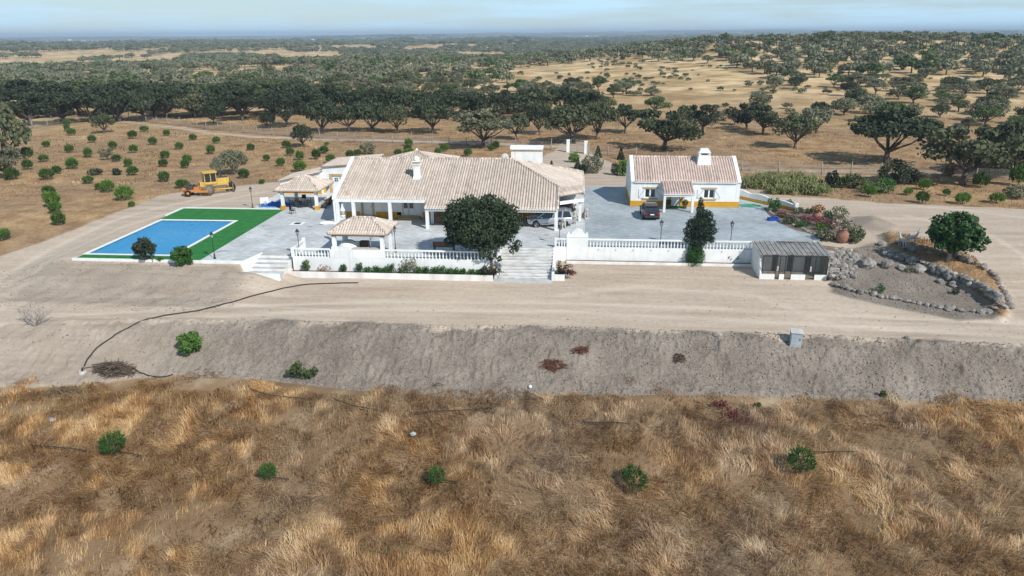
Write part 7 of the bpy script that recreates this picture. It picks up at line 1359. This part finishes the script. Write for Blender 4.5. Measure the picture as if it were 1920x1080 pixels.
# ------------------------------------------------------------------ flower bed
def bedplant(px_, py_, w_, h_, lm, label, fl=None, nf=0, n=420, ls=0.07, z=None, cat='shrub'):
    if z is None: (X, Y, Z), _ = G(px_, py_)
    else: X, Y, Z = P(px_, py_, z)
    t = blob_tree('bed_shrub', label, (X, Y, Z), rblobs(int(px_ + py_), 9, (0, 0, h_ * 0.5), (w_ * 0.42, w_ * 0.36, h_ * 0.4), w_ * 0.24, h_ / w_), n, ls, lm, seed=int(px_), cat=cat)
    if fl:
        g = np.random.default_rng(int(px_)); d = g.normal(size=(nf, 3)); d /= np.linalg.norm(d, axis=1)[:, None]; d[:, 2] = np.abs(d[:, 2]); c = d * np.array([w_ * 0.52, w_ * 0.46, h_ * 0.5]) + np.array([0, 0, h_ * 0.52]); V, F, T = leaves(c, 0.06, g, d); ob('flowers', mesh_np('flowers', V, F, T), fl, t)
    return t
bedplant(1450, 397, 1.7, 1.7, 'leaf_hedge', 'tall fresh green shrub at the end of the wavy garden wall', n=1100); bedplant(1478, 389, 1.1, 1.0, 'leaf_hedge', 'green shrub right of the garden wall post', n=600); bedplant(1466, 408, 1.5, 0.8, 'leaf_hedge', 'shrub with pinkish red flowers beside the blue trough', 'flower_pink', 160)
bedplant(1497, 401, 1.4, 0.8, 'leaf_oak', 'dark low shrub at the back of the flower bed'); bedplant(1518, 401, 1.0, 0.7, 'leaf_oak', 'small dark shrub left of the rear terracotta jar'); bedplant(1480, 422, 1.6, 1.0, 'leaf_oak', 'leafy shrub at the front edge of the flower bed, left', n=700); bedplant(1503, 428, 1.3, 0.8, 'leaf_hedge', 'green shrub at the front edge of the flower bed, centre left', n=500); bedplant(1512, 422, 1.4, 1.1, 'leaf_hedge', 'shrub with magenta flowers before the rear jar, left', 'flower_pink', 240); bedplant(1538, 425, 1.7, 1.1, 'leaf_hedge', 'shrub with magenta flowers before the rear jar, right', 'flower_pink', 320); bedplant(1537, 432, 0.9, 0.9, 'leaf_pine_lime', 'yellowish green grassy plant at the bed front'); bedplant(1557, 431, 1.5, 1.2, 'leaf_oak', 'dark shrub with few pink flowers left of the front jar', 'flower_pink', 80, 600)
bedplant(1551, 412, 1.3, 1.2, 'leaf_hedge', 'green shrub right of the rear jar'); bedplant(1572, 413, 1.9, 1.7, 'leaf_green', 'loose tall shrub at the back right of the flower bed', n=800); bedplant(1545, 450, 2.0, 1.2, 'leaf_oak_grey', 'pale succulent shrub left of the front terracotta jar', n=700, ls=0.1, z=-0.1); bedplant(1602, 455, 1.9, 1.7, 'leaf_green', 'tall grassy shrub right of the front terracotta jar', n=700, ls=0.1); bedplant(1583, 428, 0.1 + 1.0, 0.9, 'leaf_oak', 'dark shrub behind the front terracotta jar')
def jar(px_, py_, s, label, fl, fw_, fh_, tilt=0.0):
    (X, Y, Z), _ = G(px_, py_); t = thing('terracotta_jar', label, 'jar', (X, Y, max(Z, -0.35) - 0.03)); o = MB().lathe([(0.22 * s, 0), (0.45 * s, 0.25 * s), (0.56 * s, 0.6 * s), (0.5 * s, 0.9 * s), (0.34 * s, 1.1 * s), (0.36 * s, 1.2 * s), (0.3 * s, 1.2 * s), (0.28 * s, 1.1 * s)], n=18).build('vessel', 'terracotta', t); o.rotation_euler = (0, tilt, 0)
    g = np.random.default_rng(int(px_)); c = g.normal(size=(420, 3)); c /= np.linalg.norm(c, axis=1)[:, None]; c = c * (0.6 + 0.4 * g.random((420, 1))) * np.array([fw_, fw_ * 0.8, fh_]) + np.array([0.2 * math.sin(tilt), 0, 1.25 * s + fh_ * 0.5]); V, F, T = leaves(c[:250], 0.08, g); ob('foliage', mesh_np('foliage', V, F, T), 'leaf_green', t); V, F, T = leaves(c[250:] * 1.03, 0.085, g); ob('flowers', mesh_np('flowers', V, F, T), fl, t)
jar(1531, 414, 0.95, 'terracotta jar with orange red flowers at the back of the flower bed', 'flower_orange', 0.75, 0.45); jar(1578, 455, 1.15, 'larger terracotta jar with pale pink flowers beside the rubble wall', 'flower_pale', 1.1, 0.75)
be = wthing('bed_edging', 'row of dark stones edging the flower bed along the driveway', 'stone border', P(1480, 427))
for q in along([(1434, 392), (1442, 406), (1462, 420), (1490, 433), (1515, 439), (1540, 444)], 0.42): stone(be, q.x + 0.2, q.y + 0.1, 0.03, rd.uniform(0.35, 0.55))
bed = [P(a, b)[:2] for a, b in ((1434, 390), (1442, 404), (1462, 418), (1490, 431), (1515, 437), (1540, 446), (1600, 450), (1618, 430), (1580, 405), (1500, 390), (1480, 386))]; struct('flower_bed_soil', MB().prism(bed, -0.5, -0.005).mesh('flower_bed_soil'), 'soil_dark')
# ------------------------------------------------------------------ fences and gate
def fence(label, pxs, step=3.6, hh=1.9):
    ps = along(pxs, step); t = wthing('wire_fence', label, 'fence', ps[len(ps) // 2]); pm = MB().tube([(0, 0, -0.3), (0.02, 0, hh)], [0.085, 0.07], 6).mesh('post'); pm.materials.append(M['fence_post']); o = WROOT[t.name]
    for q in ps:
        e = ob('post', pm, None, t, loc=Vector((q.x, q.y, Hs(q.x, q.y))) - o); e.rotation_euler = (rd.uniform(-.05, .05), rd.uniform(-.05, .05), 0); e.scale = (1, 1, rd.uniform(0.88, 1.12))
    for k, f_ in enumerate((0.12, 0.5, 0.9)):
        MB().tube([(q.x, q.y, Hs(q.x, q.y) + hh * f_) for q in ps], 0.012, 3, cap=False).build('wire', 'wire', t)
    mb = MB(); vs_ = [(q.x, q.y + 0.03, Hs(q.x, q.y) + z_) for q in ps for z_ in (0.05, hh * 0.8)]; mb.add(vs_, [(2 * i, 2 * i + 2, 2 * i + 3, 2 * i + 1) for i in range(len(ps) - 1)]); mb.build('netting', 'fence_net', t)
fence('wire fence with wooden posts along the back of the sapling field', [(20, 243), (62, 241), (117, 233), (155, 229), (190, 226), (242, 225), (275, 229), (315, 234), (338, 236), (387, 243), (482, 252), (540, 256), (600, 261), (700, 267), (810, 270), (875, 275), (967, 277), (1033, 281), (1060, 285)]); fence('wire fence with wooden posts running right from the gate behind the cottage', [(1104, 289), (1140, 293), (1192, 299), (1250, 306), (1320, 315), (1390, 321), (1460, 325), (1540, 328), (1650, 329), (1767, 331), (1893, 338), (1990, 345)])
gt = wthing('entrance_gate', 'iron gate between two white pillars behind the farmhouse', 'gate', G(1082, 287)[0])
(ax_, ay_, az_), _ = G(1065, 285); (cx_, cy_, cz_), _ = G(1098, 288)
for X, Y, Z in ((ax_, ay_, az_), (cx_, cy_, cz_)): MB().box(X - 0.28, X + 0.28, Y - 0.28, Y + 0.28, Z - 0.3, Z + 2.05).taper(X - 0.34, X + 0.34, Y - 0.34, Y + 0.34, Z + 2.05, Z + 2.2, 0.1).build('pillar', 'white_wall', gt)
for s in (0, 1):
    a, b = Vector((ax_, ay_, az_)).lerp(Vector((cx_, cy_, cz_)), 0.1 + 0.4 * s), Vector((ax_, ay_, az_)).lerp(Vector((cx_, cy_, cz_)), 0.5 + 0.4 * s)
    lf = MB().tube([a + Vector((0, 0, 0.15)), b + Vector((0, 0, 0.15)), b + Vector((0, 0, 1.6)), a + Vector((0, 0, 1.6)), a + Vector((0, 0, 0.15))], 0.03, 4).build('gate_leaf', 'iron', gt)
    for k in range(1, 9): q = a.lerp(b, k / 9); MB().tube([q + Vector((0, 0, 0.15)), q + Vector((0, 0, 1.6))], 0.014, 4).build('bar', 'iron', lf)
# ------------------------------------------------------------------ pipes and scraps
def pipe(name, label, pxs, r_, lift, m='hose_black', cat='pipe', group=None):
    ps = [Vector(G(a, b)[0]) for a, b in pxs]; o = []
    for i in range(len(ps) - 1):
        p0, p1, p2, p3 = ps[max(i - 1, 0)], ps[i], ps[i + 1], ps[min(i + 2, len(ps) - 1)]
        for s in np.linspace(0, 1, 7)[:-1]:
            q = 0.5 * ((2 * p1) + (p2 - p0) * s + (2 * p0 - 5 * p1 + 4 * p2 - p3) * s * s + (-p0 + 3 * p1 - 3 * p2 + p3) * s ** 3); q.z = Hs(q.x, q.y) + lift; o.append(q)
    q = ps[-1].copy(); q.z += lift; o.append(q); return tag(MB().tube([v - o[0] for v in o], r_, 6).build(name, m, None, loc=o[0]), label, cat, group)
pipe('water_pipe', 'long black pipe snaking from the terrace across the dirt road to the left', [(672, 531), (625, 532), (560, 536), (500, 549), (440, 566), (380, 581), (310, 592), (265, 603), (222, 625), (190, 647), (168, 670), (158, 688)], 0.06, 0.05)
pipe('water_pipe', 'short black pipe curving below the brushwood heap at the left', [(158, 692), (185, 688), (215, 686), (245, 690), (270, 702), (300, 708), (325, 703)], 0.05, 0.06)
for k, (lb, pxs) in enumerate((('left of the foreground, near the embankment foot', [(470, 736), (500, 747), (540, 752), (575, 754)]), ('in the grass below the sparse shrub', [(628, 756), (670, 770), (725, 781)]), ('across the middle of the foreground grass', [(778, 783), (840, 778), (930, 770)]), ('right of the foreground middle', [(1075, 794), (1120, 800), (1180, 804)]), ('leading to the leftmost foreground sapling', [(60, 843), (110, 847), (165, 853)]), ('at the foot of the leftmost foreground sapling', [(190, 855), (225, 853), (268, 863)]), ('at the foot of the smallest foreground sapling', [(480, 898), (505, 901), (543, 906)]), ('at the foot of the narrow foreground sapling', [(795, 906), (825, 908), (860, 912)]), ('behind the right hand foreground sapling', [(1480, 852), (1540, 856), (1605, 855)]))):
    pipe('drip_line', 'thin black irrigation line ' + lb, pxs, 0.03, 0.34 if k not in (5, 6, 7) else 0.3, cat='irrigation line')
(X, Y, Z), _ = G(155, 697); t = thing('valve_pit', 'small dark valve pit where the black pipe ends', 'valve', (X, Y, Z)); MB().lathe([(0.3, -0.2), (0.3, 0.12), (0.24, 0.12), (0.24, -0.1)], n=10, smooth=False).build('ring', 'concrete', t); MB().tube([(0, 0, -0.1), (0, 0, 0.3), (0.15, 0, 0.35)], 0.05, 6).build('valve', 'hose_black', t)
(X, Y, Z), _ = G(1490, 646); t = thing('metal_cabinet', 'grey blue metal cabinet standing on the upper edge of the embankment', 'cabinet', (X, Y, Z), R(-6)); t.rotation_euler = (R(-5), R(3), R(-6))
MB().extrude_yz([(-0.3, -0.3), (0.35, -0.3), (0.35, 1.1), (-0.3, 0.95)], -0.4, 0.4).build('body', 'steel_grey', t); MB().box(-0.36, 0.36, -0.325, -0.302, 0.05, 0.88).build('door', 'steel_grey', t); MB().extrude_yz([(-0.38, 0.96), (0.4, 1.13), (0.4, 1.17), (-0.38, 1.0)], -0.45, 0.45).build('lid', 'concrete', t); MB().box(0.22, 0.27, -0.35, -0.326, 0.45, 0.6).build('handle', 'iron', t)
(X, Y, Z), _ = G(994, 729); tag(MB().ell((0, 0, 0.12), (0.13, 0.13, 0.13), 14, 10).build('white_ball', 'plastic_white', None, loc=(X, Y, Z + 0.05)), 'small white ball at the foot of the embankment', 'ball')
(X, Y, Z), _ = G(775, 822); tag(MB().ell((0, 0, 0.3), (0.2, 0.14, 0.12), 9, 6, noise=0.25, seed=4).build('plastic_bag', 'steel_grey', None, loc=(X, Y, Z + 0.05)), 'crumpled blue grey plastic scrap in the foreground grass', 'plastic scrap')
for px_, py_, w_, h_, lm, lb, n in ((1380, 790, 2.4, 0.75, 'leaf_red', 'patch of dark red weeds at the grass edge right of centre', 420), (1350, 765, 1.2, 0.6, 'leaf_red', 'smaller patch of dark red weeds above the large one', 180), (1655, 745, 0.5, 0.6, 'leaf_pine', 'small green tuft at the grass edge on the right', 160), (1420, 764, 0.6, 0.4, 'leaf_green', 'faint green tuft near the red weeds', 120), (1650, 540 + 9, 0.9, 0.9, 'leaf_hedge', 'green tuft growing in the stone border of the rock garden', 260), (1790, 552, 0.7, 0.6, 'leaf_juniper', 'dark small plant in the grey soil of the rock garden', 160), (1706, 512, 0.9, 0.8, 'leaf_oak_grey', 'grey grassy plant among the boulders of the rock garden', 200), (498, 498, 0.6, 0.6, 'leaf_pine_dark', 'small dark shrub beside the short flight of steps', 240), (546, 500, 0.35, 0.6, 'leaf_red', 'small reddish plant at the right end of the short steps', 120)):
    bedplant(px_, py_, w_, h_, lm, lb, n=n, ls=0.06, cat='plant')
# far white village and quarry on the plain
g = np.random.default_rng(404); mb = MB()
for u0, v0, su, n in ((500, 78, 30, 26), (610, 76, 25, 16), (560, 77, 45, 18), (1130, 70, 25, 10), (130, 79, 30, 8), (1870, 62, 0, 0)):
    for k in range(n):
        (X, Y, Z), t_ = G(u0 + g.normal() * su, v0 + g.normal() * 0.8)
        if t_ > 7500: continue
        a = g.uniform(6, 12); b = g.uniform(5, 9); h_ = g.uniform(3, 6); x0, x1, y0, y1 = X - a, X + a, Y - b, Y + b
        mb.box(x0, x1, y0, y1, Z - 2, Z + h_); mb.add([(x0, y0, Z + h_), (x1, y0, Z + h_), (x1, y1, Z + h_), (x0, y1, Z + h_), (x0, Y, Z + h_ + 2), (x1, Y, Z + h_ + 2)], [(0, 1, 5, 4), (2, 3, 4, 5), (0, 4, 3), (1, 2, 5)])
tag(mb.build('distant_village', 'coping', None, kind='stuff'), 'scattered white houses of a far village on the plain', 'village')
# ------------------------------------------------------------------ haze
zmax = float(ZZ.max()) + 12; zmin = float(ZZ.min()) - 1.0
hz = MB().box(-13000, 13000, -13000, 15000, zmin, zmax).mesh('haze'); m = bpy.data.materials.new('haze'); m.use_nodes = True; nd = m.node_tree.nodes; nd.remove(nd['Principled BSDF']); pv = nd.new('ShaderNodeVolumePrincipled')
pv.inputs['Color'].default_value = (0.62, 0.80, 1.0, 1); pv.inputs['Density'].default_value = 0.00017; pv.inputs['Anisotropy'].default_value = 0.0
m.node_tree.links.new(pv.outputs[0], nd['Material Output'].inputs['Volume']); M['haze'] = m
ob('haze', hz, 'haze', kind='stuff')
